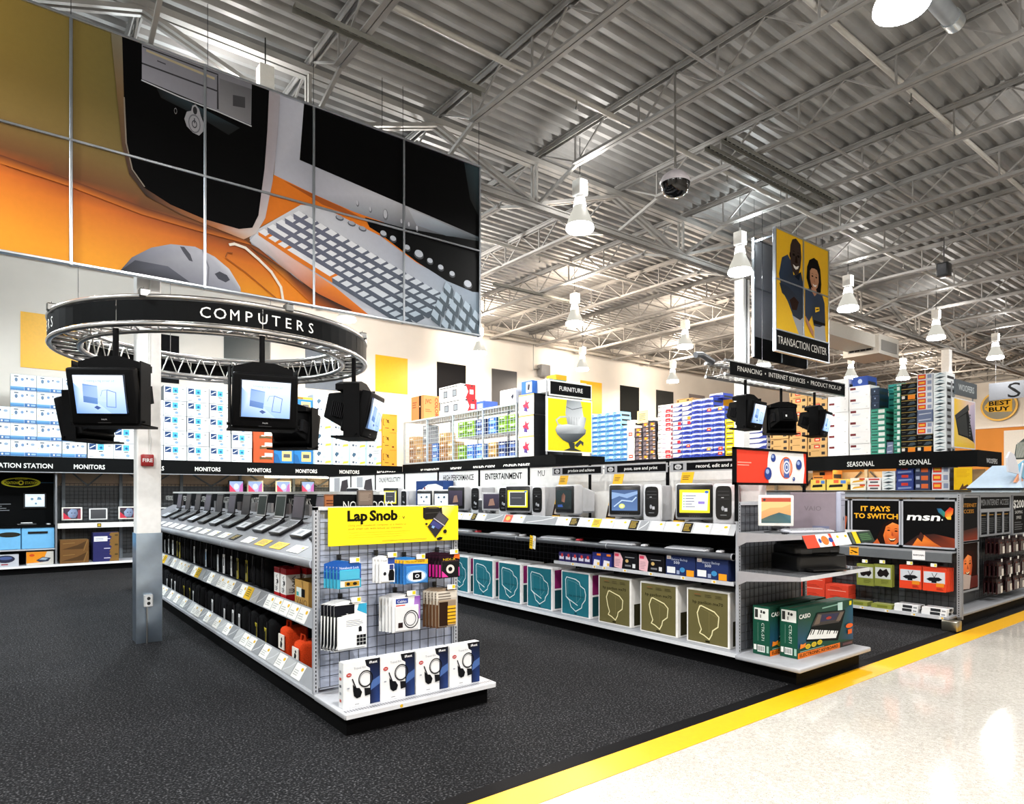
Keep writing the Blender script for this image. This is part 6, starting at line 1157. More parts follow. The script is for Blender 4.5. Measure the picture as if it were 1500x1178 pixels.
for i in range(6):
    x = (.96, 2.0, 3.3, 4.6, 5.9, 7.2)[i]; x1 = (2.0, 3.3, 4.6, 5.9, 7.2, 8.4)[i]
    part(lambda m: (m.bar((x+.25, 16.70, 2.02), ((x+x1)/2, 16.70, 1.76), .03, .03, '#5f6468', 'paint'), m.bar((x1-.25, 16.70, 2.02), ((x+x1)/2, 16.70, 1.76), .03, .03, '#5f6468', 'paint'), m.bar((x, 16.7, 1.74), (x1, 16.7, 1.74), .03, .03, '#44484c', 'paint')), 'cross_brace', mr)
part(lambda m: (m.box((.92, 16.2, .955), (8.4, 16.7, .975), '#3a3b3e', 'paint'), m.box((.92, 16.185, .88), (8.4, 16.2, .985), '#e9e9e6', 'paint')), 'display_shelf', mr)
m = MB(); A = Art(m, (1.60, 16.185, .89), (.075, 0, 0), (0, 0, .08)); A.rect(0, 0, 1, 1, '#5a4a14'); A.rect(.2, .25, .8, .75, '#c9a82a'); m.build('price_tag', mr)
part(lambda m: m.tube([(5.0, 16.1, 1.99), (8.5, 16.1, 1.99)], .025, '#fff2cc', 'lampglow', 8), 'light_tube', mr)
d_ = bpy.data.lights.new('tube_light', 'AREA'); d_.shape = 'RECTANGLE'; d_.size = 3.4; d_.size_y = .05; d_.energy = 25; d_.color = (1, .88, .6); o_ = bpy.data.objects.new('tube_light', d_); COL.objects.link(o_); o_.parent = mr; o_.location = (2.75, -.2, 1.95)
def face_sc(A): A.rect(0, 0, 1, 1, '#241826', '#3a2a3c'); A.poly([(.3, .1), (.25, .6), (.45, .95), (.75, .9), (.85, .5), (.7, .1)], ['#6d7f9c', '#8ba0be', '#7a8fae', '#6a7a98', '#54607c', '#5a6a88']); A.poly([(0, 0), (.45, 0), (.05, .55), (0, .6)], '#b81e38'); A.poly([(.8, 0), (1, 0), (1, .9), (.85, .8)], '#7a2a3c'); A.ell(.48, .55, .05, .04, '#2a3448', 8); A.ell(.66, .55, .05, .04, '#2a3448', 8); A.poly([(.5, .3), (.66, .3), (.58, .24)], '#8a3a48')
def face_hot(A): A.rect(0, 0, 1, 1, '#b8a8d0', '#8aa6cc'); A.poly([(0, 0), (.5, 0), (0, .7)], '#d23a5c'); A.poly([(.7, 0), (1, 0), (1, .9), (.8, .6)], '#b864a8'); A.ell(.5, .5, .2, .3, '#c9d4e4', 12)
FA = flat(.36, .27, face_sc, '#eeeae2'); FB = flat(.33, .24, lambda A: A.rect(0, 0, 1, 1, '#34363a', '#44464a'), '#eceef0'); FH = flat(.38, .30, face_hot, '#efe4cc'); FD = flat(.36, .30, face_hot, '#1c1c1f')
mz = .9755; g3 = 'monitors on the wall fixture'
for ms, x, y, lb in ((FA, 1.18, 16.42, 'cream monitor with a blue-faced picture, left of the white blank monitor'), (FB, 1.64, 16.38, 'white framed monitor with a blank grey screen on the wall fixture'), (FA, 2.19, 16.42, 'cream monitor with a blue-faced picture, cut off by the white column'), (FB, 2.9, 16.42, 'white framed blank monitor just right of the white column')):
    place(ms, 'monitor', lb, 'monitor', (x, y, mz), 0, g3)
# the raised row seen over the notebooks
part(lambda m: m.box((4.15, 16.25, 1.52), (8.4, 16.7, 1.54), '#d9d4c8', 'paint'), 'raised_shelf', mr)
for ms, x, lb in ((FD, 4.44, 'black framed monitor with a pink and blue picture, left end of the raised row'), (FH, 4.88, 'cream framed monitor with a pink and blue picture, second in the raised row'), (FH, 5.56, 'cream framed monitor with a pink and blue picture, third in the raised row'), (FD, 6.18, 'black framed monitor with a pink and blue picture, right end of the raised row')):
    place(ms, 'monitor', lb, 'monitor', (x, 16.45, 1.5402), 0, g3)
# cartons below the shelf
def epb(A): A.rect(0, 0, 1, 1, '#6b4a26'); A.poly([(.05, .2), (.6, .55), (.92, .9), (.8, .2)], '#4a3218'); A.line([(.1, .7), (.5, .75)], .012, '#8a6a3c'); A.line([(.82, .05), (.95, .95)], .01, '#8a6a3c')
def bub_(A): A.rect(0, 0, 1, 1, '#27285c'); A.poly([(.62, 0), (.72, .55), (.62, .75), (.68, 1), (1, 1), (1, 0)], '#7a5a2c'); A.rect(.42, .32, .66, .4, '#c9c4dc'); A.rect(.84, .62, .96, .8, '#4a3a1c')
def bub_l(A): bub_(A); A.rect(.03, .1, .55, .62, '#e4e6ec'); A.greek(.08, .2, .5, .5, 3, '#8d90a0')
BC1 = carton(.49, .42, .235, '#6b4a26', epb); BC2 = carton(.46, .42, .20, '#27285c', bub_); BC3 = carton(.46, .42, .20, '#27285c', bub_l)
for k in range(2): tag(put('monitor_carton', BC1, None, (1.20, 16.08, .1752+.2355*k)), f'brown monitor carton below the wall shelf, {"bottom" if k == 0 else "top"} of two', 'box', 'brown cartons below the wall shelf')
for k in range(3): tag(put('monitor_carton', [BC2, BC2, BC3][k], None, (1.75, 16.08, .1752+.2005*k)), f'purple and brown carton below the wall shelf, {["bottom", "middle", "top"][k]} of three', 'box', 'purple cartons below the wall shelf')
# custom work station at the left end
cs = thing('creation_station', 'black display wall with blue cabinets below and a yellow ringed emblem', 'display cabinet', (.2, 16.3, .012))
part(lambda m: m.box((-1.4, 16.55, .18), (.875, 16.6, 2.0), '#060708', 'ink'), 'back_board', cs)
part(lambda m: m.box((.875, 16.05, .18), (.905, 16.7, 2.0), '#77797e', 'paint'), 'side_panel', cs)
part(lambda m: (m.box((-1.4, 16.1, .92), (.875, 16.55, .96), '#060607', 'ink')), 'counter_top', cs)
for x0, x1 in ((-1.38, -.33), (-.32, .32), (.335, .865)):
    q = part(lambda m: m.rbox((x0, 16.12, .50), (x1, 16.5, .918), .008, '#6fb4e4', 'paint', 1), 'cabinet_door', cs)
    if x0 > 0: part(lambda m: m.box((x0+.1, 16.105, .80), (x0+.42, 16.12, .84), '#0d0e10', 'plastic'), 'handle', q)
    elif x0 > -.5: part(lambda m: m.prism([(.5+.5*math.cos(a), .5+.5*math.sin(a)) for a in [2*PI*k/20 for k in range(20)]], (x0+.28, 16.118, .74), (.36, 0, 0), (0, 0, .1), .006, '#1a1c12', 'plastic'), 'emblem', q)
part(lambda m: m.box((-1.4, 16.1, .47), (.875, 16.5, .495), '#b9bcc2', 'paint'), 'lower_shelf', cs)
m = MB(); A = Art(m, (-1.4, 16.55, .96), (2.38, 0, 0), (0, 0, 1.04)); A.ring(.73, .82, .134, .095, .16, '#d9d41c', 28); A.ring(.73, .82, .118, .08, .06, '#8d8a1c', 28); A.text('CREATION', .612, .79, .05, '#e4dc1c', w=.093, bold=.02); A.text('STATION', .755, .79, .05, '#e4dc1c', w=.09, bold=.02); A.ell(.728, .815, .02, .045, '#e4dc1c', 12); A.ell(.728, .815, .011, .026, '#1a1a10', 10); A.text('CUSTOM', .69, .872, .022, '#e4dc1c', w=.08)
A.rect(.865, .815, .955, .822, '#3f7a9c'); A.rect(.5, .46, .575, .49, '#e0701c')
for i, w in enumerate((.16, .1, .13, .15)): A.rect(.5, .40-.04*i, .5+w, .41-.04*i, '#8d9096')
m.build('emblem_print', cs)
sc = part(lambda m: (m.rbox((.37, 16.52, 1.29), (.75, 16.55, 1.60), .005, '#17181a', 'plastic', 1)), 'monitor_frame', cs)
m = MB(); A = Art(m, (.40, 16.52, 1.325), (.32, 0, 0), (0, 0, .25), 'screen'); A.rect(0, 0, 1, 1, '#c4dcec', '#dceaf4'); A.ell(.35, .62, .08, .1, '#5a7c94', 8); A.poly([(.6, .55), (.85, .55), (.8, .75), (.65, .8)], '#5a7c94'); A.ell(.55, .25, .06, .08, '#5a7c94', 8); A.rect(.1, .85, .9, .9, '#9dbdd0'); m.build('screen', sc)
for x, y, lb, w in ((-.2, 16.28, 'white machine on the black counter left of the mouse', .3), (.42, 16.3, 'low dark device with a pale lid on the black counter', .32)):
    t = thing('desk_device', lb, 'device', (x, y, .9602)); m = MB(); m.rbox((-w/2, -.1, 0), (w/2, .1, .035), .012, '#d9dbdc' if w < .31 else '#1c1d1f', 'plastic', 2); m.build('base', t, world=False); m = MB(); m.rbox((-w*.3, -.06, .034), (w*.3, .08, .09 if w < .31 else .055), .012, '#ecedee', 'plastic', 2); m.build('lid', t, world=False)
place(MO, 'mouse', 'white computer mouse on the black counter of the blue cabinet', 'mouse', (.78, 16.2, .9602), .2)
def b1(A): A.rect(0, 0, 1, 1, '#b9bcc4'); A.ell(.5, .62, .36, .32, '#23263c', 16); A.ell(.5, .7, .26, .14, '#4a5a8c', 12); A.rect(.35, .12, .6, .22, '#8a2c34')
def b2(A): A.rect(0, 0, 1, 1, '#c9c4bc'); A.poly([(0, .15), (.6, .2), (.75, 1), (0, 1)], '#e08a1c'); A.poly([(.35, .35), (.6, .6), (.9, .5), (.8, .25), (.5, .2)], '#2a3448'); A.poly([(.45, .4), (.6, .55), (.8, .48), (.7, .35)], '#8fa4b8'); A.ell(.2, .75, .1, .1, '#c9481c', 10)
tag(put('printer_carton', carton(.42, .3, .23, '#b9bcc4', b1), None, (.08, 16.12, .1752)), 'grey carton with a round dark picture below the blue cabinets', 'box'); tag(put('printer_carton', carton(.44, .3, .26, '#c9c4bc', b2), None, (.63, 16.12, .1752)), 'orange and grey carton with a picture below the blue cabinets', 'box')
# top stock above the MONITORS header
def wmon(A):
    A.rect(.012, .016, .988, .984, '#dde3e7'); A.rect(0, .03, .52, .25, '#2f6aa4', '#6fa4cc'); A.rect(.53, .03, .99, .25, '#2f5a94', '#4a78ac'); A.rect(.65, .09, .72, .19, '#e4ecf4'); A.rect(.78, .09, .95, .19, '#8fb0d0')
    A.rect(.14, .84, .3, .90, '#3a4a5c'); A.ell(.22, .66, .06, .13, '#5f7894', 8); A.ell(.45, .7, .06, .09, '#6f8cb4', 8); A.rect(.60, .72, .66, .82, '#4a5a74'); A.ell(.83, .74, .08, .08, '#8fa4bc', 8); A.rect(.05, .5, .1, .54, '#e6c83a'); A.rect(.2, .4, .6, .42, '#c3ccd4')
def wsq(A):
    A.rect(.012, .016, .988, .984, '#dfe4e7'); A.rect(.06, .55, .32, .92, '#22406f'); A.line([(.10, .66), (.28, .82)], .02, '#cfdcec'); A.rect(.38, .53, .62, .90, '#4fb0e0'); A.poly([(.44, .7), (.52, .78), (.58, .66), (.5, .6)], '#1c5a8c'); A.rect(.42, .42, .58, .47, '#1c1e22'); A.ell(.56, .22, .08, .09, '#7fa0c4', 8); A.rect(.06, .10, .24, .13, '#5a6470'); A.rect(.78, .78, .88, .82, '#3a4048'); A.line([(.75, .5), (.9, .3)], .006, '#b9c4cc'); A.line([(.8, .6), (.92, .45)], .006, '#b9c4cc')
def orb(A): A.rect(0, 0, 1, 1, '#c2512a'); A.poly([(.3, .3), (.62, .35), (.95, .3), (.9, .55), (.3, .6)], '#5c4a2c'); A.rect(.55, .6, .95, .95, '#e9e4dc'); A.rect(.4, .55, .6, .65, '#e9e4dc')
def blg(A): A.rect(0, 0, 1, 1, '#2372b4'); A.rect(0, .86, 1, 1, '#c9a23c'); A.rect(.05, .88, .5, .96, '#6a4f10'); A.rect(.4, .14, .9, .72, '#dfc27a'); A.rect(.48, .34, .82, .56, '#4a5058'); A.poly([(0, .0), (.35, .0), (.2, .5), (0, .6)], '#1c5a94')
def ket(A): A.rect(0, 0, 1, 1, '#dfe6ea'); A.rect(0, .0, .12, 1, '#9fc4dc'); A.poly([(.3, .45), (.45, .62), (.42, .72), (.28, .75), (.2, .6)], '#3a5a74'); A.greek(.5, .66, .95, .95, 5, '#6d8494'); A.poly([(.55, .3), (.75, .4), (.7, .55), (.5, .5)], '#a9c4d4'); A.ell(.28, .18, .07, .07, '#3a4a5c', 8); A.ell(.45, .16, .05, .06, '#55708a', 8); A.poly([(.65, .05), (1, .12), (1, .25), (.7, .2)], '#b9c94a')
def gold(A): A.rect(0, 0, 1, 1, '#e0a23c'); A.line([(.12, .7), (.06, .7), (.06, .35), (.14, .35)], .014, '#5a3c0c'); A.line([(.25, .7), (.45, .5), (.3, .55)], .016, '#33230c'); A.ell(.38, .62, .06, .05, '#33230c', 8); A.line([(.2, .2), (.42, .2)], .016, '#33230c'); A.rect(.66, .08, .8, .16, '#6a2a0c'); A.rect(.5, .92, .95, .95, '#c97a2a')
W1, W2 = carton(.418, .45, .322, '#80898f', wmon, seam='#d9dde0'), carton(.466, .45, .33, '#80898f', wsq, seam='#d9dde0')
W3, W4, W5, W6 = carton(.47, .45, .25, '#c2512a', orb), carton(.475, .45, .415, '#2372b4', blg), carton(.46, .4, .44, '#e9eff2', ket), carton(.44, .45, .468, '#e0a23c', gold)
def stack(nm, me, x, y, z, h, n, lab, cat, grp, rz=0, k0=0):
    for k in range(n):
        wd = 'bottom' if k+k0 == 0 else ORD[k+k0]+' up'
        tag(put(nm, me, None, (x+random.uniform(-.006, .006), y+random.uniform(-.008, .008), z+k*(h+.0004)), rz), lab.replace('#', wd), cat, grp)
ty = 16.15
for i, (x, n) in enumerate(((-.47, 3), (-.045, 3), (.37, 5), (.785, 5), (1.21, 5))): stack('monitor_carton', W1, x, ty, HZ1, .322, n, f'white carton with a blue lower band, {ORD[i]} column from the left, # box', 'box', 'white blue-banded cartons on the header')
for i, (x, n) in enumerate(((1.66, 3), (2.13, 3), (2.60, 4), (3.07, 5), (3.54, 5), (4.01, 5), (4.49, 4))): stack('monitor_carton', W2, x, ty, HZ1, .33, n, f'white carton with two blue squares, {ORD[i]} column from the left, # box', 'box', 'white cartons with blue squares on the header')
stack('orange_carton', W3, 4.985, ty, HZ1, .25, 4, 'burnt orange carton beside the blue-squared stacks, # box', 'box', 'burnt orange cartons on the header')
for i, (x, n) in enumerate(((5.47, 1), (5.955, 4))): stack('blue_carton', W4, x, ty, HZ1, .415, n, f'blue and gold carton, {["left", "right"][i]} column behind the hanging televisions, # box', 'box', 'blue and gold cartons on the header')
for i, (x, n) in enumerate(((6.44, 4), (6.91, 4), (7.38, 3), (7.85, 4))): stack('appliance_carton', W5, x, ty, HZ1, .44, n, f'white carton with small pictures, {ORD[i]} column right of the blue ones, # box', 'box', 'white picture cartons on the header')
stack('gold_carton', W6, 8.33, ty, HZ1, .468, 3, 'golden carton at the right end of the MONITORS header, # box', 'box', 'golden cartons on the header')
# ------------------------------------------------------------------ PC COMPONENTS run with the wire cage on top
CX_, CYS, CYN = 8.63, 9.76, 15.98
cr = thing('component_fixture', 'tall fixture under a black header lettered PC COMPONENTS, MEMORY and SOUND CARDS', 'shelving unit', (9.3, 12.9, .012))
part(lambda m: m.box((8.75, CYS+.1, .012), (9.9, CYN, .14), DARK, 'black'), 'kick_plate', cr)
part(lambda m: m.box((8.70, CYS+.05, .14), (9.95, CYN, .175), GREY, 'paint'), 'base_deck', cr)
part(lambda m: m.box((9.3, CYS+.3, .175), (9.33, CYN, 2.05), '#5c5f63', 'paint'), 'back_panel', cr)
for z in (.7, 1.15, 1.6): part(lambda m: m.box((8.85, CYS+.3, z), (9.3, CYN, z+.02), '#6d7075', 'paint'), 'shelf', cr)
part(lambda m: m.box((8.65, CYS+.02, HZ1+.02), (9.98, CYN, HZ1+.04), '#8f9296', 'paint'), 'top_shelf', cr)
hd = part(lambda m: (m.box((CX_, CYS, 2.05), (CX_+.025, CYN, 2.36), '#0c0e0f', 'paint'), m.box((CX_, CYS-.025, 2.05), (10.0, CYS, 2.36), '#0c0e0f', 'paint'), m.box((9.975, CYS, 2.05), (10.0, CYN, 2.36), '#0c0e0f', 'paint')), 'header', cr)
part(lambda m: (m.box((CX_-.004, CYS-.03, 2.035), (10.004, CYS-.02, 2.05), '#9a9da2', 'paint'), m.box((CX_-.004, CYS, 2.035), (CX_+.006, CYN, 2.05), '#9a9da2', 'paint')), 'header_trim', cr)
for y0, y1, t in ((15.0, 14.1, 'PC COMPONENTS'), (13.57, 13.09, 'MEMORY'), (12.6, 11.75, 'SOUND CARDS'), (11.45, 10.54, 'CD/DVD DRIVES')):
    m = MB(); A = Art(m, (CX_, y0, 2.05), (0, y1-y0, 0), (0, 0, .31)); A.text(t, 0, .22, .32, '#eef0ee', w=1, bold=.02); m.build('lettering', hd)
# the cage
cg = thing('wire_cage', 'long locked wire cage of boxed stock standing on the PC COMPONENTS header', 'cage', (9.0, 13.5, 2.36)); GZ0, GZ1 = 2.361, 3.50
cy = [15.97, 14.77, 13.54, 12.28, 11.04]
for y in cy:
    for x in (8.68, 9.42): part(lambda m: m.box((x-.02, y-.02, GZ0), (x+.02, y+.02, GZ1), '#aebac2', 'paint'), 'post', cg)
part(lambda m: [m.box((x-.02, cy[4], z-.02), (x+.02, cy[0], z+.02), '#aebac2', 'paint') for x in (8.68, 9.42) for z in (GZ0+.02, GZ1)], 'frame_rail', cg)
for i in range(4): wire_grid((8.67, cy[i+1], GZ0+.02), (0, cy[i]-cy[i+1], 0), (0, 0, GZ1-GZ0-.04), 12, 11, 'wire_panel', cg, '#b3bdc3', .0035)
wire_grid((8.68, cy[4], GZ0+.02), (.74, 0, 0), (0, 0, GZ1-GZ0-.04), 7, 11, 'wire_panel', cg, '#b3bdc3', .0035)
part(lambda m: m.box((8.7, cy[4], GZ1), (9.42, cy[0], GZ1+.015), '#c3cace', 'paint'), 'cage_top', cg)
part(lambda m: m.box((8.72, cy[4]+.03, 2.92), (9.40, cy[2], 2.935), '#c3cace', 'paint'), 'cage_shelf', cg)
def plainbox(c, c2, w, h): return carton(w, .3, h, c, lambda A: (A.rect(.12, .2, .88, .55, c2), A.rect(.2, .65, .7, .8, '#e4e4e0'), A.greek(.15, .06, .85, .16, 1, '#4a4a4a')), seam=c2)
pc = [('blue', '#2a62b4', '#7fb2e0'), ('brown', '#a87a44', '#7a5428'), ('tan', '#c9a468', '#8d6a34'), ('green', '#7fae2c', '#3a5a14'), ('white', '#e4e8ec', '#3a5aa4'), ('navy', '#1c2c5c', '#5a74b4'), ('grey', '#8f959b', '#4a4e54'), ('red', '#b8382c', '#e8d0c0')]
PBX = {(n, s): plainbox(c, c2, .3, s) for n, c, c2 in pc for s in (.19, .25)}
ss = ['brown', 'tan', 'brown', 'grey', 'blue', 'brown', 'tan', 'green', 'blue', 'blue', 'tan', 'white', 'tan', 'tan', 'navy', 'navy', 'white', 'navy', 'blue', 'tan', 'brown']
q = 0
for b in range(4):
    for lev, z0 in (('lower', GZ0+.0005), ('upper', 2.9355)):
        if lev == 'upper' and b < 2: continue
        for cpos in range(3):
            nst = {0: (3, 2, 4), 1: (2, 3, 2), 2: (2, 2, 2), 3: (2, 2, 2)}[b][cpos]
            for k in range(nst):
                cn = ss[q % len(ss)] if lev == 'lower' else ['blue', 'white', 'blue', 'green', 'green', 'navy', 'blue'][q % 7]; q += 1 if k % 2 else 0
                s = .25 if b < 2 else .19
                tag(put('stock_box', PBX[(cn, s)], None, (8.78, cy[b]-.22-.375*cpos, z0+(s+.0004)*k), WEST), f'{cn} box in the wire cage, {ORD[b]} bay, {lev} shelf, {["left", "middle", "right"][cpos]}, {ORD[k]} up', 'box', 'boxed stock in the wire cage')
# on top of the cage
def jv(A): A.rect(0, 0, 1, 1, '#c97e48'); A.rect(.62, 0, .8, 1, '#2c1a10'); A.greek(.1, .5, .5, .8, 3, '#7a3c1c'); A.ell(.7, .55, .03, .03, '#f0e0c8', 8)
def jvs(A): A.rect(0, 0, 1, 1, '#e39a60'); A.text('JVC', .08, .68, .16, '#c2502c', w=.4, bold=.03); A.text('COLOR', .72, .92, .2, '#c22a1c', w=.8, bold=.02, rot=True); A.greek(.1, .3, .5, .45, 2, '#a85c34')
tag(put('television_carton', carton(.66, .47, .63, '#d98e54', jv, jvs), None, (8.70, 15.3, GZ1+.0155), WEST), 'orange-brown television carton with red lettering on top of the wire cage', 'box')
def wt(A):
    A.rect(0, 0, 1, 1, '#f2f2f0'); A.greek(.02, .82, .98, .96, 1, '#1c1c1e', .1)
    for x in (.2, .62): A.poly([(x, .2), (x+.2, .2), (x+.2, .68), (x, .68)], '#3a3f46'); A.poly([(x+.03, .26), (x+.17, .26), (x+.17, .62), (x+.03, .62)], '#7d8790')
def wts(A): A.rect(0, 0, 1, 1, '#f2f2f0'); A.poly([(.3, 0), (.5, .5), (.3, 1), (1, 1), (1, 0)], '#d0202a'); A.rect(.6, .35, .85, .65, '#e4e6ea'); A.ell(.3, .9, .08, .06, '#2a2a2c', 8); A.ell(.75, .9, .08, .06, '#2a2a2c', 8)
WT = carton(.98, .43, .355, '#f2f2f0', wt, wts, seam='#d0202a')
for k in range(2): tag(put('television_carton', WT, None, (8.72, 13.7+.05*k, GZ1+.0155+.3555*k), WEST), f'white and red television carton on the wire cage, {"lower" if k == 0 else "upper"} of two', 'box', 'white and red television cartons')
tag(put('white_carton', carton(.55, .4, .34, '#eef0f0', lambda A: (A.greek(.05, .3, .6, .8, 4, '#8fb0b4'), A.poly([(.72, .5), (.85, .7), (.9, .5), (.82, .3)], '#1c2030')), seam='#d9dcdc'), None, (8.75, 11.45, GZ1+.0155), WEST), 'white carton with faint print at the right end of the wire cage top', 'box')
tag(put('blue_carton', carton(.3, .4, .2, '#3a5aa8', lambda A: A.rect(.15, .2, .85, .7, '#c9d4ea'), seam='#2a4488'), None, (8.75, 12.5, GZ1+.0155), WEST), 'small blue carton next to the white and red cartons on the cage', 'box')
def dahlia(A): A.rect(0, 0, 1, 1, '#e9e4dc'); A.poly([(.4, .25), (.7, .3), (.62, .5), (.75, .65), (.55, .6), (.45, .8), (.42, .55), (.25, .5)], '#b83048'); A.poly([(.35, .2), (.6, .15), (.55, .35), (.4, .4)], '#4a3c7c'); A.rect(0, .92, 1, 1, '#c9a468')
D3 = carton(.5, .42, .433, '#e9e4dc', dahlia, lambda A: A.rect(0, 0, 1, 1, '#1c1e22'), seam='#8d7a54')
stack('furniture_carton', D3, 8.68, 10.72, 2.361, .433, 3, 'white carton with a red and violet print right of the wire cage, # box', 'box', 'cartons right of the wire cage', WEST)
tag(put('blue_carton', carton(.36, .42, .27, '#2f62b4', lambda A: (A.rect(.45, .1, .95, .9, '#eef0f4'), A.poly([(.55, .3), (.75, .25), (.8, .7), (.6, .75)], '#1c2030')), seam='#5a8cd0'), None, (8.68, 10.7, 3.664), WEST), 'blue and white carton on top of the printed carton stack', 'box')
D4 = carton(.55, .5, .435, '#24282c', lambda A: A.rect(.1, .2, .9, .8, '#33383e'), seam='#4a4e52')
stack('dark_carton', D4, 9.45, 10.12, 2.361, .435, 3, 'dark carton behind the yellow furniture poster, # box', 'box', 'dark cartons behind the furniture poster')
def coll(A): A.rect(0, 0, .45, 1, '#1f8a84'); A.rect(.45, 0, 1, 1, '#f1f3f3'); A.rect(0, 0, .1, 1, '#2a62b4'); A.text('COLLECT', .52, .3, .34, '#7a8488', w=.42); A.greek(.5, .65, .9, .85, 1, '#9aa4a8')
tag(put('long_carton', carton(1.06, .42, .26, '#f1f3f3', coll, seam='#c9d0d2'), None, (9.34, 10.15, 3.668)), 'long teal and white carton lying on top behind the furniture board', 'box')
tag(put('round_box', carton(.3, .3, .12, '#d9a21c', seam='#b88414'), None, (9.2, 10.2, 3.9285)), 'small yellow box on the long teal and white carton', 'box')
# furniture poster and board
fs_ = thing('furniture_sign', 'yellow poster of a grey office chair under a black FURNITURE board', 'sign', (9.07, 9.80, 2.361))
part(lambda m: m.box((8.44, 9.79, 2.42), (9.68, 9.82, 3.50), '#f1f0e8', 'paint'), 'poster_board', fs_)
def chair(A):
    A.rect(.03, .02, .98, .97, '#f4dc14'); P = A.poly
    P([(.43, .97), (.74, .97), (.80, .70), (.76, .5), (.45, .5), (.40, .72)], ['#7a8084', '#a9aeb2', '#d9dcde', '#e4e6e8', '#8d9296', '#b4b9bc']); A.line([(.42, .84), (.55, .80), (.78, .86)], .012, '#4a5054')
    for i in range(5): A.line([(.48+.055*i, .66), (.47+.06*i, .52)], .006, '#6d7276')
    A.line([(.44, .66), (.28, .64), (.20, .58), (.24, .50), (.36, .48)], .03, '#b9bec2'); P([(.70, .64), (.80, .69), (.86, .66), (.82, .48), (.70, .44)], ['#e4e6e8', '#c9cdd0', '#8d9296', '#b4b9bc', '#d9dcde'])
    P([(.18, .40), (.22, .48), (.45, .52), (.76, .50), (.86, .44), (.84, .36), (.66, .22), (.50, .16), (.34, .22), (.22, .32)], ['#9aa0a4', '#d9dcde', '#eceef0', '#c9cdd0', '#8d9296', '#5c6266', '#4a5054', '#3a4044', '#4a5054', '#6d7276']); P([(.22, .33), (.84, .37), (.66, .22), (.50, .16), (.34, .22)], ['#6d7276', '#4a5054', '#33383c', '#2a2e32', '#4a5054'])
    P([(.46, .18), (.60, .18), (.60, .08), (.76, .03), (.36, .03), (.50, .08)], '#2f3438'); P([(.60, .14), (.72, .24), (.80, .20), (.79, .13), (.74, .18), (.66, .10)], '#3a4044')
m = MB(); A = Art(m, (8.44, 9.79, 2.42), (1.24, 0, 0), (0, 0, 1.08)); chair(A); m.build('poster_print', fs_)
part(lambda m: (m.box((8.50, 9.78, 3.52), (9.66, 9.80, 3.83), '#e4e4e0', 'paint'), m.box((8.53, 9.775, 3.55), (9.63, 9.78, 3.80), '#0b0c0d', 'paint')), 'title_board', fs_)
m = MB(); A = Art(m, (8.53, 9.775, 3.55), (1.10, 0, 0), (0, 0, .25)); A.text('FURNITURE', .5, .34, .36, '#f0f0ee', 'c', .58); m.build('lettering', fs_)
for x in (8.46, 9.66): part(lambda m: m.box((x-.012, 9.80, 2.361), (x+.012, 9.825, 3.82), '#8f9296', 'paint'), 'post', fs_)
# ------------------------------------------------------------------ SEASONAL run
EX, EYS, EYN, EZ = 13.85, 4.28, 14.3, 2.38
se = thing('seasonal_fixture', 'tall fixture under a long black header lettered SEASONAL twice', 'shelving unit', (14.5, 9.3, .012))
part(lambda m: m.box((13.95, EYS+.1, .012), (15.05, EYN, .14), DARK, 'black'), 'kick_plate', se)
part(lambda m: m.box((13.88, EYS+.05, .14), (15.1, EYN, .175), GREY, 'paint'), 'base_deck', se)
part(lambda m: m.box((14.5, EYS+.05, .175), (14.53, EYN, 2.05), '#e0bb8c', 'paint'), 'back_panel', se)
for z in (.7, 1.2, 1.66): part(lambda m: m.box((13.9, EYS+.05, z-.02), (14.5, EYN, z), '#55585c', 'paint'), 'shelf', se)
part(lambda m: m.box((13.88, EYS, 2.345), (15.14, EYN, 2.378), '#8f9296', 'paint'), 'top_shelf', se)
hd = part(lambda m: (m.box((EX, EYS-.025, 2.08), (EX+.025, EYN, EZ), '#0c0e0f', 'paint'), m.box((EX+.025, EYS-.025, 2.08), (15.15, EYS, EZ), '#0c0e0f', 'paint')), 'header', se)
for y0, y1, t in ((6.56, 6.02, 'SEASONAL'), (5.56, 5.0, 'SEASONAL')):
    m = MB(); A = Art(m, (EX, y0, 2.08), (0, y1-y0, 0), (0, 0, .3)); A.text(t, 0, .22, .33, '#eef0ee', w=1, bold=.01); m.build('lettering', hd)
m = MB(); A = Art(m, (EX, EYS-.025, 2.08), (1.3, 0, 0), (0, 0, .3)); A.text('WOOFERS', .36, .25, .3, '#e0e0de', w=.45); m.build('lettering', hd)
for y in (5.62, 6.45, 7.4, 8.5, 9.6, 10.8, 12.0): part(lambda m: m.box((14.44, y-.03, .175), (14.5, y+.03, 2.3), '#b9a88c', 'paint'), 'upright', se)
for y in (5.62, 6.45, 7.4): part(lambda m: (m.bar((14.46, y+.1, 2.05), (14.46, y+.42, 1.72), .03, .03, '#4a4038', 'paint'), m.bar((14.46, y+.75, 2.05), (14.46, y+.43, 1.72), .03, .03, '#4a4038', 'paint')), 'cross_brace', se)
d_ = bpy.data.lights.new('tube_light', 'AREA'); d_.shape = 'RECTANGLE'; d_.size = .05; d_.size_y = 3; d_.energy = 22; d_.color = (1, .9, .75); o_ = bpy.data.objects.new('tube_light', d_); COL.objects.link(o_); o_.parent = se; o_.location = (-.5, -3.2, 2.2)  # this light and the tube below are added, unseen behind the header
part(lambda m: m.tube([(13.95, 4.5, 2.27), (13.95, 7.7, 2.27)], .02, '#fff2d8', 'lampglow', 8), 'light_tube', se)
BXM = {}
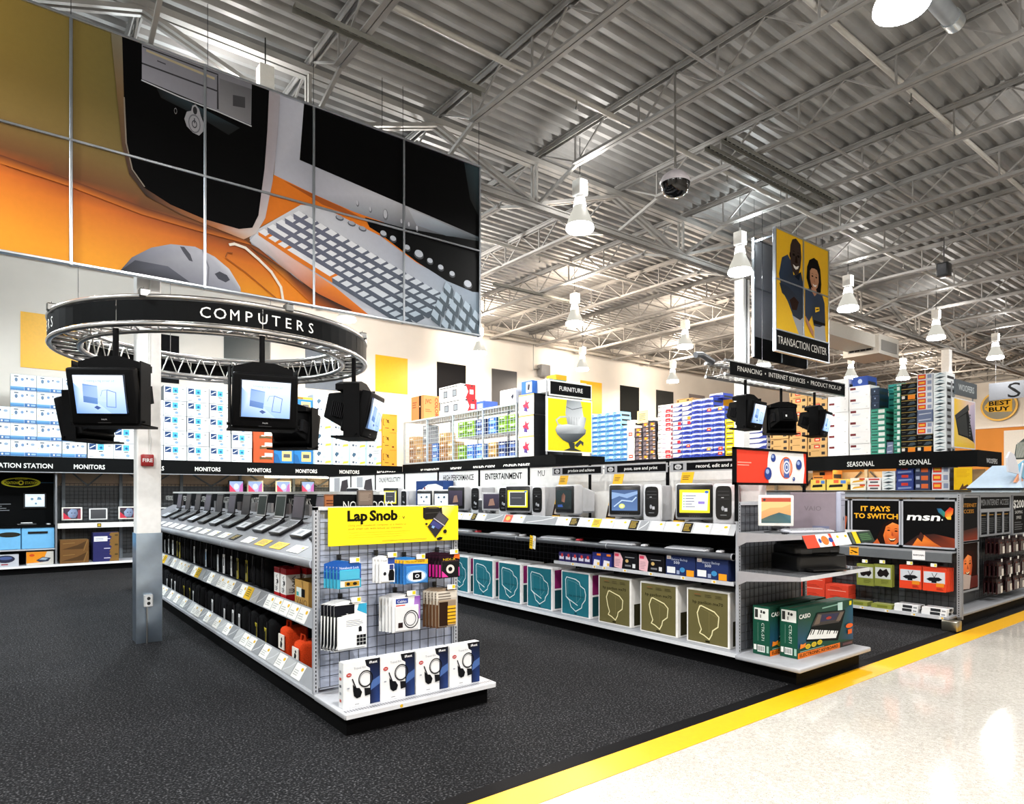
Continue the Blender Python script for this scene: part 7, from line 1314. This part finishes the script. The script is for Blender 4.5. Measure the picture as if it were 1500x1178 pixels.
def sbox(kind, w, h, art, c, d=.42, sc='#26282c'):
    k = (kind, round(w, 3), round(h, 3))
    if k not in BXM: BXM[k] = carton(w-.008, d, h, c, art, lambda A: (A.rect(0, 0, 1, 1, c), A.rect(.1, .1, .9, .5, sc)), seam=c)
    return BXM[k]
def a_blue(A): A.rect(0, 0, 1, 1, '#8cc4ea'); A.poly([(0, 0), (1, 0), (1, .35), (.55, .5), (0, .3)], '#2c6cb4'); A.poly([(.3, .45), (.85, .55), (.95, .85), (.5, .8)], '#e4f0f8'); A.rect(.05, .75, .35, .92, '#4a90cc'); A.line([(.1, .4), (.6, .7)], .012, '#1c4a8c')
def a_white(A): A.rect(0, 0, 1, 1, '#f4f4f2'); A.rect(.05, .1, .5, .16, '#c9c9c6')
def a_wred(A): a_white(A); A.rect(.2, .2, .75, .8, '#d2301f'); A.rect(.3, .4, .65, .6, '#f2e0d8')
def a_tech(A): A.rect(0, 0, 1, 1, '#3a3840'); A.poly([(.1, .1), (.5, .2), (.6, .8), (.2, .9)], '#6d6470'); A.rect(.55, .5, .9, .85, '#9d7a5c'); A.rect(.6, .1, .95, .35, '#c9c0c4')
def a_torg(A): a_tech(A); A.rect(.3, .3, .75, .85, '#ef8a1c'); A.ell(.5, .58, .12, .16, '#f8c83a', 8)
def a_pur(A): A.rect(0, 0, 1, 1, '#c9b8c0'); A.rect(.1, .1, .9, .45, '#5c4a84'); A.rect(.15, .6, .6, .85, '#e8e0e4'); A.rect(.7, .5, .95, .9, '#b84a3c')
def a_wr(A): A.rect(0, 0, 1, 1, '#f3f2f2'); A.poly([(.02, .38), (.28, .52), (.28, .6), (.02, .58)], '#2a2230'); A.rect(.3, .3, .55, .55, '#a8a0b4'); A.poly([(.88, .1), (1, .0), (1, .8), (.88, .6)], '#8a4a5c')
def a_wr2(A): a_wr(A); A.rect(.52, .15, .86, .88, '#d8283a'); A.rect(.6, .35, .78, .5, '#f0c0c0')
def a_wb(A): A.rect(0, 0, 1, 1, '#eef0f4'); A.poly([(0, 0), (1, 0), (1, .85), (.55, .25), (0, .2)], '#2c3c8c'); A.rect(.7, .6, .95, .85, '#d8dce8')
def a_wb2(A): a_wb(A); A.rect(.5, .2, .85, .85, '#d8283a')
def a_nb(A): A.rect(0, 0, 1, 1, '#2f48b0'); A.poly([(0, .6), (.5, .75), (1, .55), (1, 1), (0, 1)], '#dfe4f2'); A.poly([(.15, .1), (.4, .3), (.7, .15), (.85, .35), (.6, .5), (.3, .5)], '#16226c'); A.rect(.75, .7, .95, .9, '#8fa4dc')
def a_nbr(A): a_nb(A); A.rect(.45, .25, .82, .88, '#d8382a'); A.ell(.63, .56, .1, .15, '#f4c8a0', 8)
def a_nbo(A): a_nb(A); A.rect(.45, .25, .82, .88, '#ef9a24'); A.ell(.63, .56, .1, .15, '#f8e4b0', 8)
def a_yel(A): A.rect(0, 0, 1, 1, '#f0d214'); A.rect(.1, .15, .9, .35, '#2a2a2a'); A.rect(.2, .6, .8, .8, '#fdf4b8')
def a_tan(A): A.rect(0, 0, 1, 1, '#cfa468'); A.rect(.06, .2, .16, .75, '#5a4020'); A.rect(.72, .3, .9, .72, '#2a2220'); A.line([(.2, .85), (.6, .85)], .01, '#7a5a2c')
def a_tanr(A): a_tan(A); A.rect(.34, .25, .64, .75, '#d0341f'); A.rect(.4, .4, .58, .6, '#f0d0b0')
def a_big(A): A.rect(0, 0, 1, 1, '#f5f5f5'); A.rect(.05, .68, .32, .88, '#6d1a20'); A.greek(.12, .45, .6, .58, 2, '#9fb4d0'); A.rect(.8, .15, .88, .2, '#c9c9cc')
def a_grn(A): A.rect(0, 0, 1, 1, '#3f9c86'); A.rect(.52, .2, .95, .8, '#e2ece8'); A.rect(.05, .3, .45, .5, '#123c34'); A.rect(0, .85, 1, 1, '#1f6a58')
def a_teal(A): A.rect(0, 0, 1, 1, '#48b4ac'); A.rect(.5, .15, .92, .85, '#e6f2f0'); A.rect(.05, .3, .42, .55, '#14504a')
def a_dk(A): A.rect(0, 0, 1, 1, '#1a2c44'); A.ell(.45, .5, .08, .12, '#8fa4c4', 8); A.rect(.1, .8, .9, .9, '#2c4464')
def a_blk(A): A.rect(0, 0, 1, 1, '#17181a'); A.rect(0, .9, 1, 1, '#a8904a'); A.poly([(.4, .2), (.6, .7), (.85, .75), (.95, .4), (.7, .2)], '#3a4a54'); A.rect(.06, .5, .3, .58, '#5c5a50')
def a_blo(A): a_blk(A); A.rect(.45, .15, .92, .9, '#ef8a1c'); A.rect(.05, .3, .25, .8, '#e9e4dc')
def a_gry(A): A.rect(0, 0, 1, 1, '#6f7c9c'); A.poly([(.1, .2), (.9, .35), (.9, .5), (.1, .4)], '#c3cada')
def a_red(A): A.rect(0, 0, 1, 1, '#d9dce2'); A.rect(.05, .12, .55, .9, '#dd3a22'); A.rect(.12, .35, .48, .68, '#f4b83a'); A.rect(.66, .2, .92, .8, '#8d98b4')
def a_abs(A): A.rect(0, 0, 1, 1, '#eef4f6'); A.poly([(.05, .2), (.5, .05), (.95, .3), (.5, .4)], '#2a3c44'); A.poly([(.1, .6), (.5, .9), (.9, .65), (.5, .72)], '#4a7484'); A.line([(.1, .5), (.9, .48)], .006, '#8fb0bc')
def ecol(kinds, y0, y1, h, lab, grp, x=13.90, z0=EZ, nm='product_carton'):
    for k, (kn, a, c) in enumerate(kinds):
        tag(put(nm, sbox(kn, y0-y1, h, a, c), None, (x+random.uniform(-.012, .012), (y0+y1)/2, z0+k*(h+.0003)), WEST), f'{lab}, {ORD[k]+" up" if k else "bottom"}', 'box', grp)
BL = ('lb', a_blue, '#8cc4ea')
for i, (a, b, n) in enumerate(((14.13, 13.82, 11), (13.815, 13.49, 11), (13.485, 13.195, 11), (13.19, 12.905, 11), (12.90, 12.67, 8))): ecol([BL]*n, a, b, .139, f'light blue carton, {ORD[i]} column right of the furniture poster', 'light blue cartons')
WH, WR_ = ('wh', a_white, '#f4f4f2'), ('whr', a_wred, '#f4f4f2')
ecol([WR_, WR_, WH, WH, WH, WR_, WH, WH], 12.665, 12.395, .155, 'plain white carton beside the light blue stacks', 'plain white cartons')
TE, TO = ('te', a_tech, '#3a3840'), ('to', a_torg, '#3a3840')
for i, (a, b, p) in enumerate(((12.39, 12.125, 'ttttttoo'), (12.12, 11.885, 'totttotto'), (11.88, 11.645, 'ttottttoo'))): ecol([TO if c == 'o' else TE for c in p], a, b, .125, f'dark patterned carton, {ORD[i]} column right of the white ones', 'dark patterned cartons')
ecol([('pu', a_pur, '#c9b8c0')]*13, 11.93, 11.63, .118, 'mauve carton behind the dark patterned ones', 'mauve cartons', 14.36)
DN = ('dn', a_dk, '#1a2c44')
ecol([DN]*3, 13.0, 12.55, .43, 'dark navy carton behind the white column', 'dark navy cartons', 14.36); ecol([DN]*3, 12.54, 12.1, .41, 'dark navy carton behind the dark patterned ones', 'dark navy cartons', 14.36)
WA, WB2 = ('wr', a_wr, '#f3f2f2'), ('wr2', a_wr2, '#f3f2f2'); WC, WD = ('wb', a_wb, '#eef0f4'), ('wb2', a_wb2, '#eef0f4'); NB, NR, NO = ('nb', a_nb, '#2f48b0'), ('nbr', a_nbr, '#2f48b0'), ('nbo', a_nbo, '#2f48b0')
g4 = 'white, red and blue cartons on the SEASONAL header'
ecol([WB2, WB2, WB2, WA, WA, WA, WA, WB2, WB2, WB2, WB2, WB2, WA], 11.57, 11.08, .119, 'broad white and red carton left of the navy stacks', g4)
ecol([WC, WC, WD, WC, WD, WC, WC, WD, WD, WC, WC, WC, WC], 11.075, 10.775, .119, 'white carton with a navy wedge, second column', g4)
ecol([NB, NB, NB, NR, NB, NB, NB, NB, WD, ('wbo', lambda A: (a_wb(A), A.rect(.5, .2, .85, .85, '#ef9a24')), '#eef0f4'), WC, WC, WC], 10.77, 10.475, .119, 'half white half navy stack, third column', g4)
ecol([NR]+[NB]*12, 10.47, 10.165, .121, 'navy and white carton, fourth column', g4); ecol([NB, NB, NO, NB, NB, NB, NR, NB, NB, NB, NR, NB, NB], 10.16, 9.845, .121, 'navy and white carton, fifth column', g4); ecol([NB, NR, NR, NB, NB, NB, NB, NB, NB, NB, NO], 9.84, 9.515, .121, 'navy and white carton, sixth column', g4)
ecol([NB], 10.1, 9.7, .121, 'navy carton lying across the top of the navy stacks', g4, 14.1, EZ+13*.1213)
ecol([('tn', a_tan, '#cfa468')], 11.0, 10.55, .10, 'flattish tan carton on top of the white and navy stacks, left', 'tan cartons on top', 13.95, EZ+13*.1193); ecol([('tn', a_tan, '#cfa468')], 10.54, 10.48+.0, .10, 'thin tan carton on top of the navy stacks', 'tan cartons on top', 13.95, EZ+13*.1193)
ecol([('ye', a_yel, '#f0d214')]*8, 9.50, 9.25, .125, 'yellow carton right of the navy stacks', 'yellow cartons')
ecol([('wbx', a_wb, '#eef0f4')]*7, 9.2, 8.9, .12, 'white and navy carton behind the left television of the straight truss', 'white and navy cartons behind the televisions'); ecol([('wbx', a_wb, '#eef0f4')]*7, 8.85, 8.4, .12, 'white and navy carton behind the middle television of the straight truss', 'white and navy cartons behind the televisions')
TN, TR_ = ('tn', a_tan, '#cfa468'), ('tnr', a_tanr, '#cfa468')
for i, (a, b, p) in enumerate(((8.32, 7.87, 'tttttttr'), (7.85, 7.44, 'rttrttrtrr'), (7.43, 7.0, 'trrttttrtr'))): ecol([TR_ if c == 'r' else TN for c in p], a, b, .147, f'tan carton, {["left", "middle", "right"][i]} tan column behind the televisions', 'tan cartons on the SEASONAL header')
BIG = ('big', a_big, '#f5f5f5')
ecol([BIG]*7, 6.985, 6.55, .228, 'large white carton with a maroon mark, left column', 'large white cartons'); ecol([BIG]*6, 6.54, 6.115, .235, 'large white carton with a maroon mark, right column', 'large white cartons')
ecol([('bs', lambda A: (A.rect(0, 0, 1, 1, '#2a4ca4'), A.ell(.5, .5, .15, .25, '#c9d8f0', 10)), '#2a4ca4')], 6.5, 6.2, .2, 'blue carton on top of the right large white column', 'small blue carton', 13.95, EZ+6*.2354)
GR = ('gr', a_grn, '#3f9c86')
ecol([GR]*8, 6.11, 5.83, .114, 'green and white carton below the dark blue ones', 'green cartons'); ecol([('dk', a_dk, '#1a2c44')]*3, 6.11, 5.95, .14, 'dark blue carton on the green stack', 'dark blue cartons', 13.91, EZ+8*.1144)
ecol([('tl', a_teal, '#48b4ac')]*12, 5.97, 5.64, .119, 'teal carton set back behind the green stack', 'teal cartons', 14.36); ecol([('gy', a_gry, '#b9bcc4')]*2, 5.81, 5.69, .115, 'small grey carton at the foot of the teal stack', 'small grey cartons'); ecol([('gg', a_grn, '#3f9c86')]*11, 5.68, 5.555, .12, 'narrow green carton left of the black stack', 'narrow green cartons')
BK, BO = ('bk', a_blk, '#17181a'), ('bo', a_blo, '#17181a')
ecol([BO]+[BK]*8+[BO, BK, BK], 5.545, 5.265, .1125, 'black carton with a gold edge', 'black cartons'); RD, GY_ = ('rd', a_red, '#d9dce2'), ('gyb', a_gry, '#6f7c9c')
ecol([BO, BK, BK, RD, RD, GY_, GY_, RD, RD, RD, RD, RD, RD], 5.26, 4.985, .1145, 'carton in the mixed red, grey and black stack', 'mixed red, grey and black cartons'); ecol([('ab', a_abs, '#eef4f6')]*12, 4.98, 4.76, .123, 'white carton with dark curved pattern at the right end', 'white curved-pattern cartons')
card = thing('price_card', 'pale yellow card standing on the dark patterned cartons', 'card', (13.93, 12.05, EZ+8*.1254)); m = MB(); m.rbox((13.9, 11.92, EZ+9*.1254), (13.91, 12.3, EZ+9*.1254+.34), .002, '#f2e4ac', 'print', 1); A = Art(m, (13.9, 12.3, EZ+9*.1254), (0, -.38, 0), (0, 0, .34)); A.greek(.2, .2, .8, .8, 4, '#8d8454'); m.build('card_face', card)
part(lambda m: m.box((13.9, 12.1, EZ+9*.1254), (13.96, 12.13, EZ+9*.1254+.02), '#3a3a3a', 'black'), 'card_foot', card)
# goods on the shelf below
sz = 1.6603
def sh(kn, a, c, y0, y1, h, n, lab, x=13.93, z0=sz): ecol([(kn, a, c)]*n, y0, y1, h, lab, 'goods on the SEASONAL shelf', x, z0, 'shelf_carton')
def a_yd(A): A.rect(0, 0, 1, 1, '#e8c45a'); A.poly([(.1, .25), (.8, .3), (.8, .55), (.15, .5)], '#23201c'); A.rect(.7, .6, .95, .9, '#4a7cc4'); A.rect(.35, .65, .6, .95, '#d8582c')
def a_or(A): A.rect(0, 0, 1, 1, '#d98a3c'); A.rect(.55, .0, 1, 1, '#e86a1c'); A.rect(.35, .4, .62, .7, '#1c1614'); A.rect(.05, .15, .5, .25, '#4a2c14')
def a_wy(A): A.rect(0, 0, 1, 1, '#efe9d8'); A.poly([(.1, .2), (.9, .45), (.85, .7), (.2, .5)], '#d9a21c'); A.rect(.6, .65, .95, .95, '#c9481c')
def a_wrd(A): A.rect(0, 0, 1, 1, '#eceaea'); A.rect(.1, .6, .9, .85, '#c93a3a'); A.rect(.2, .15, .8, .4, '#4a4a54')
def a_nav(A): A.rect(0, 0, 1, 1, '#2a3c84'); A.rect(.3, .55, .7, .9, '#c93424'); A.poly([(.1, .1), (.9, .2), (.9, .4), (.1, .35)], '#7f94c4')
def a_nv2(A): A.rect(0, 0, 1, 1, '#2c3858'); A.rect(.4, .2, .85, .75, '#d8642c'); A.rect(.05, .3, .3, .7, '#aab4cc')
sh('yd', a_yd, '#e8c45a', 7.38, 7.05, .23, 1, 'yellow carton with a dark device under the orange one'); sh('yd', a_yd, '#e8c45a', 7.03, 6.6, .23, 1, 'yellow carton with a dark device right of its twin'); sh('or', a_or, '#d98a3c', 7.34, 6.9, .22, 1, 'orange carton lying on the yellow cartons', 13.95, sz+.2304)
sh('wy', a_wy, '#efe9d8', 6.53, 6.22, .125, 2, 'white and yellow carton on the SEASONAL shelf'); sh('wrd', a_wrd, '#eceaea', 6.2, 5.93, .125, 2, 'white and red carton on the SEASONAL shelf'); sh('wg', a_abs, '#e4e6e8', 5.91, 5.66, .125, 3, 'white and grey carton on the SEASONAL shelf')
sh('nv', a_nav, '#2a3c84', 5.645, 5.335, .155, 4, 'navy carton with a red mark on the SEASONAL shelf'); sh('nw', a_nv2, '#2c3858', 5.31, 5.04, .155, 4, 'slate blue carton with orange mark on the SEASONAL shelf'); sh('nx', a_red, '#3a4258', 5.02, 4.72, .155, 4, 'carton with red and yellow mark at the shelf end')
yn = thing('yellow_notice', 'tall yellow notice with a dark corner at the end of the SEASONAL shelf', 'sign', (13.87, 4.5, 1.66)); m = MB(); m.rbox((13.865, 4.34, 1.662), (13.875, 4.63, 2.07), .002, '#f2c40e', 'print', 1); m.build('board', yn)
m = MB(); A = Art(m, (13.865, 4.63, 1.662), (0, -.29, 0), (0, 0, .408)); A.greek(.15, .55, .9, .92, 6, '#e0a80a'); A.poly([(.3, .0), (.9, .05), (.75, .25), (.55, .15), (.5, .3)], '#5a3c24'); m.build('print', yn)
# hanging board and poster at its south end
ws2 = thing('monitor_poster_sign', 'yellow poster of a dark monitor under a grey board at the end of SEASONAL', 'sign', (14.3, 4.62, EZ))
part(lambda m: m.box((13.78, 4.61, 2.44), (14.90, 4.64, 3.36), '#d9dade', 'paint'), 'poster_board', ws2)
m = MB(); A = Art(m, (13.78, 4.61, 2.44), (1.12, 0, 0), (0, 0, .92)); A.poly([(.04, .02), (.97, .02), (.97, .98), (.04, .98)], ['#e8c42a', '#e0b02a', '#c9b4c4', '#e4b81c']); A.poly([(.55, .3), (.75, .9), (.97, .95), (.97, .12)], ['#a9a0b8', '#c0b4c8', '#b4a8bc', '#8d84a0']); A.poly([(.08, .62), (.42, .80), (.62, .88), (.92, .15), (.62, .22), (.22, .26)], '#1c1e1f'); A.poly([(.06, .64), (.66, .92), (.70, .80), (.10, .56)], '#2f3234'); A.poly([(.12, .56), (.56, .72), (.66, .25), (.26, .28)], '#2a2f30')
for i in range(8): A.rect(.70, .26+.06*i, .76, .295+.06*i, '#5a5e60')
m.build('poster_print', ws2)
part(lambda m: m.box((13.86, 4.60, 3.42), (14.95, 4.63, 3.70), '#4a5258', 'paint'), 'title_board', ws2); m = MB(); A = Art(m, (13.86, 4.60, 3.42), (1.09, 0, 0), (0, 0, .28)); A.text('WOOFERS', .5, .32, .42, '#c3cacc', 'c', .72); m.build('lettering', ws2)
for x in (13.82, 14.88): part(lambda m: m.box((x-.012, 4.64, EZ), (x+.012, 4.66, 3.66), '#8f9296', 'paint'), 'post', ws2)
# ------------------------------------------------------------------ signs far away on the right
wl = thing('store_wall_sign', 'oval yellow-rimmed wall sign with a yellow tag shape and black letters', 'sign', (34.4, 9.74, 4.7))
ov = [(.5+.5*math.cos(2*PI*k/40), .5+.5*math.sin(2*PI*k/40)) for k in range(40)]
part(lambda m: m.prism(ov, (34.36, 10.44, 4.72), (0, -1.36, 0), (0, 0, 1.30), .10, '#f0b810', 'paint'), 'rim', wl); part(lambda m: m.prism(ov, (34.34, 10.36, 4.80), (0, -1.20, 0), (0, 0, 1.14), .02, '#6d6848', 'paint'), 'face', wl)
m = MB(); A = Art(m, (34.335, 10.44, 4.72), (0, -1.36, 0), (0, 0, 1.30), eps=.001); A.poly([(.12, .52), (.22, .66), (.86, .72), (.86, .28), (.22, .32), (.12, .42)], '#f0b810'); A.text('BEST', .24, .53, .14, '#17160e', w=.58, bold=.03); A.text('BUY', .24, .33, .14, '#17160e', w=.56, bold=.03); A.ell(.165, .48, .02, .025, '#6d6848', 8); m.build('lettering', wl)
sv = thing('hanging_department_sign', 'pale grey hanging board with large thin letters, at the right edge', 'sign', (24, 6.2, 4.4))
part(lambda m: m.box((24, 5.3, 4.43), (24.03, 7.07, 4.95), '#3c3f44', 'paint'), 'board', sv); m = MB(); A = Art(m, (24, 7.07, 4.43), (0, -1.77, 0), (0, 0, .52), eps=.001); A.text('SE', .27, .06, .86, '#050506', w=.42); m.build('lettering', sv)
for y in (5.5, 6.9): part(lambda m: m.tube([(24.015, y, 4.95), (24.015, y, 6.97)], .005, '#55555a', 'steel', 5), 'hanger_wire', sv)
wp = thing('wall_picture', 'white wall picture of a person in a striped shirt and dark top', 'picture', (34.4, 8.6, 2.6)); part(lambda m: m.box((34.38, 7.6, 2.7), (34.42, 9.58, 4.28), '#f1efe9', 'print'), 'board', wp)
m = MB(); A = Art(m, (34.38, 9.58, 2.7), (0, -1.98, 0), (0, 0, 1.58), eps=.001); A.poly([(.18, .2), (.22, .6), (.36, .76), (.48, .74), (.62, .70), (.66, .2)], ['#3a4a4c', '#5a6c6c', '#2c3a3c', '#4a5a5c', '#2c3a3c', '#1c2426'])
for i in range(7): A.line([(.22+.02*i, .25), (.25+.025*i, .66)], .02, '#c9d4d2'); A.k -= 1
A.poly([(.36, .3), (.38, .72), (.52, .72), (.56, .3)], '#17171a'); A.poly([(.38, .26), (.56, .28), (.56, .34), (.38, .34)], '#c9906c'); A.poly([(.34, 0), (.38, .28), (.58, .28), (.62, 0)], '#15151a')
A.poly([(.43, .72), (.50, .72), (.51, .78), (.43, .78)], '#b8805c'); A.ell(.48, .86, .06, .10, '#c9906c', 14); A.poly([(.40, .86), (.42, .97), (.50, 1.0), (.56, .95), (.55, .90), (.46, .93)], '#6a4424'); A.ell(.46, .87, .008, .008, '#2a1a12', 6); A.ell(.51, .87, .008, .008, '#2a1a12', 6); A.line([(.46, .80), (.51, .80)], .015, '#8a3c34'); m.build('print', wp)
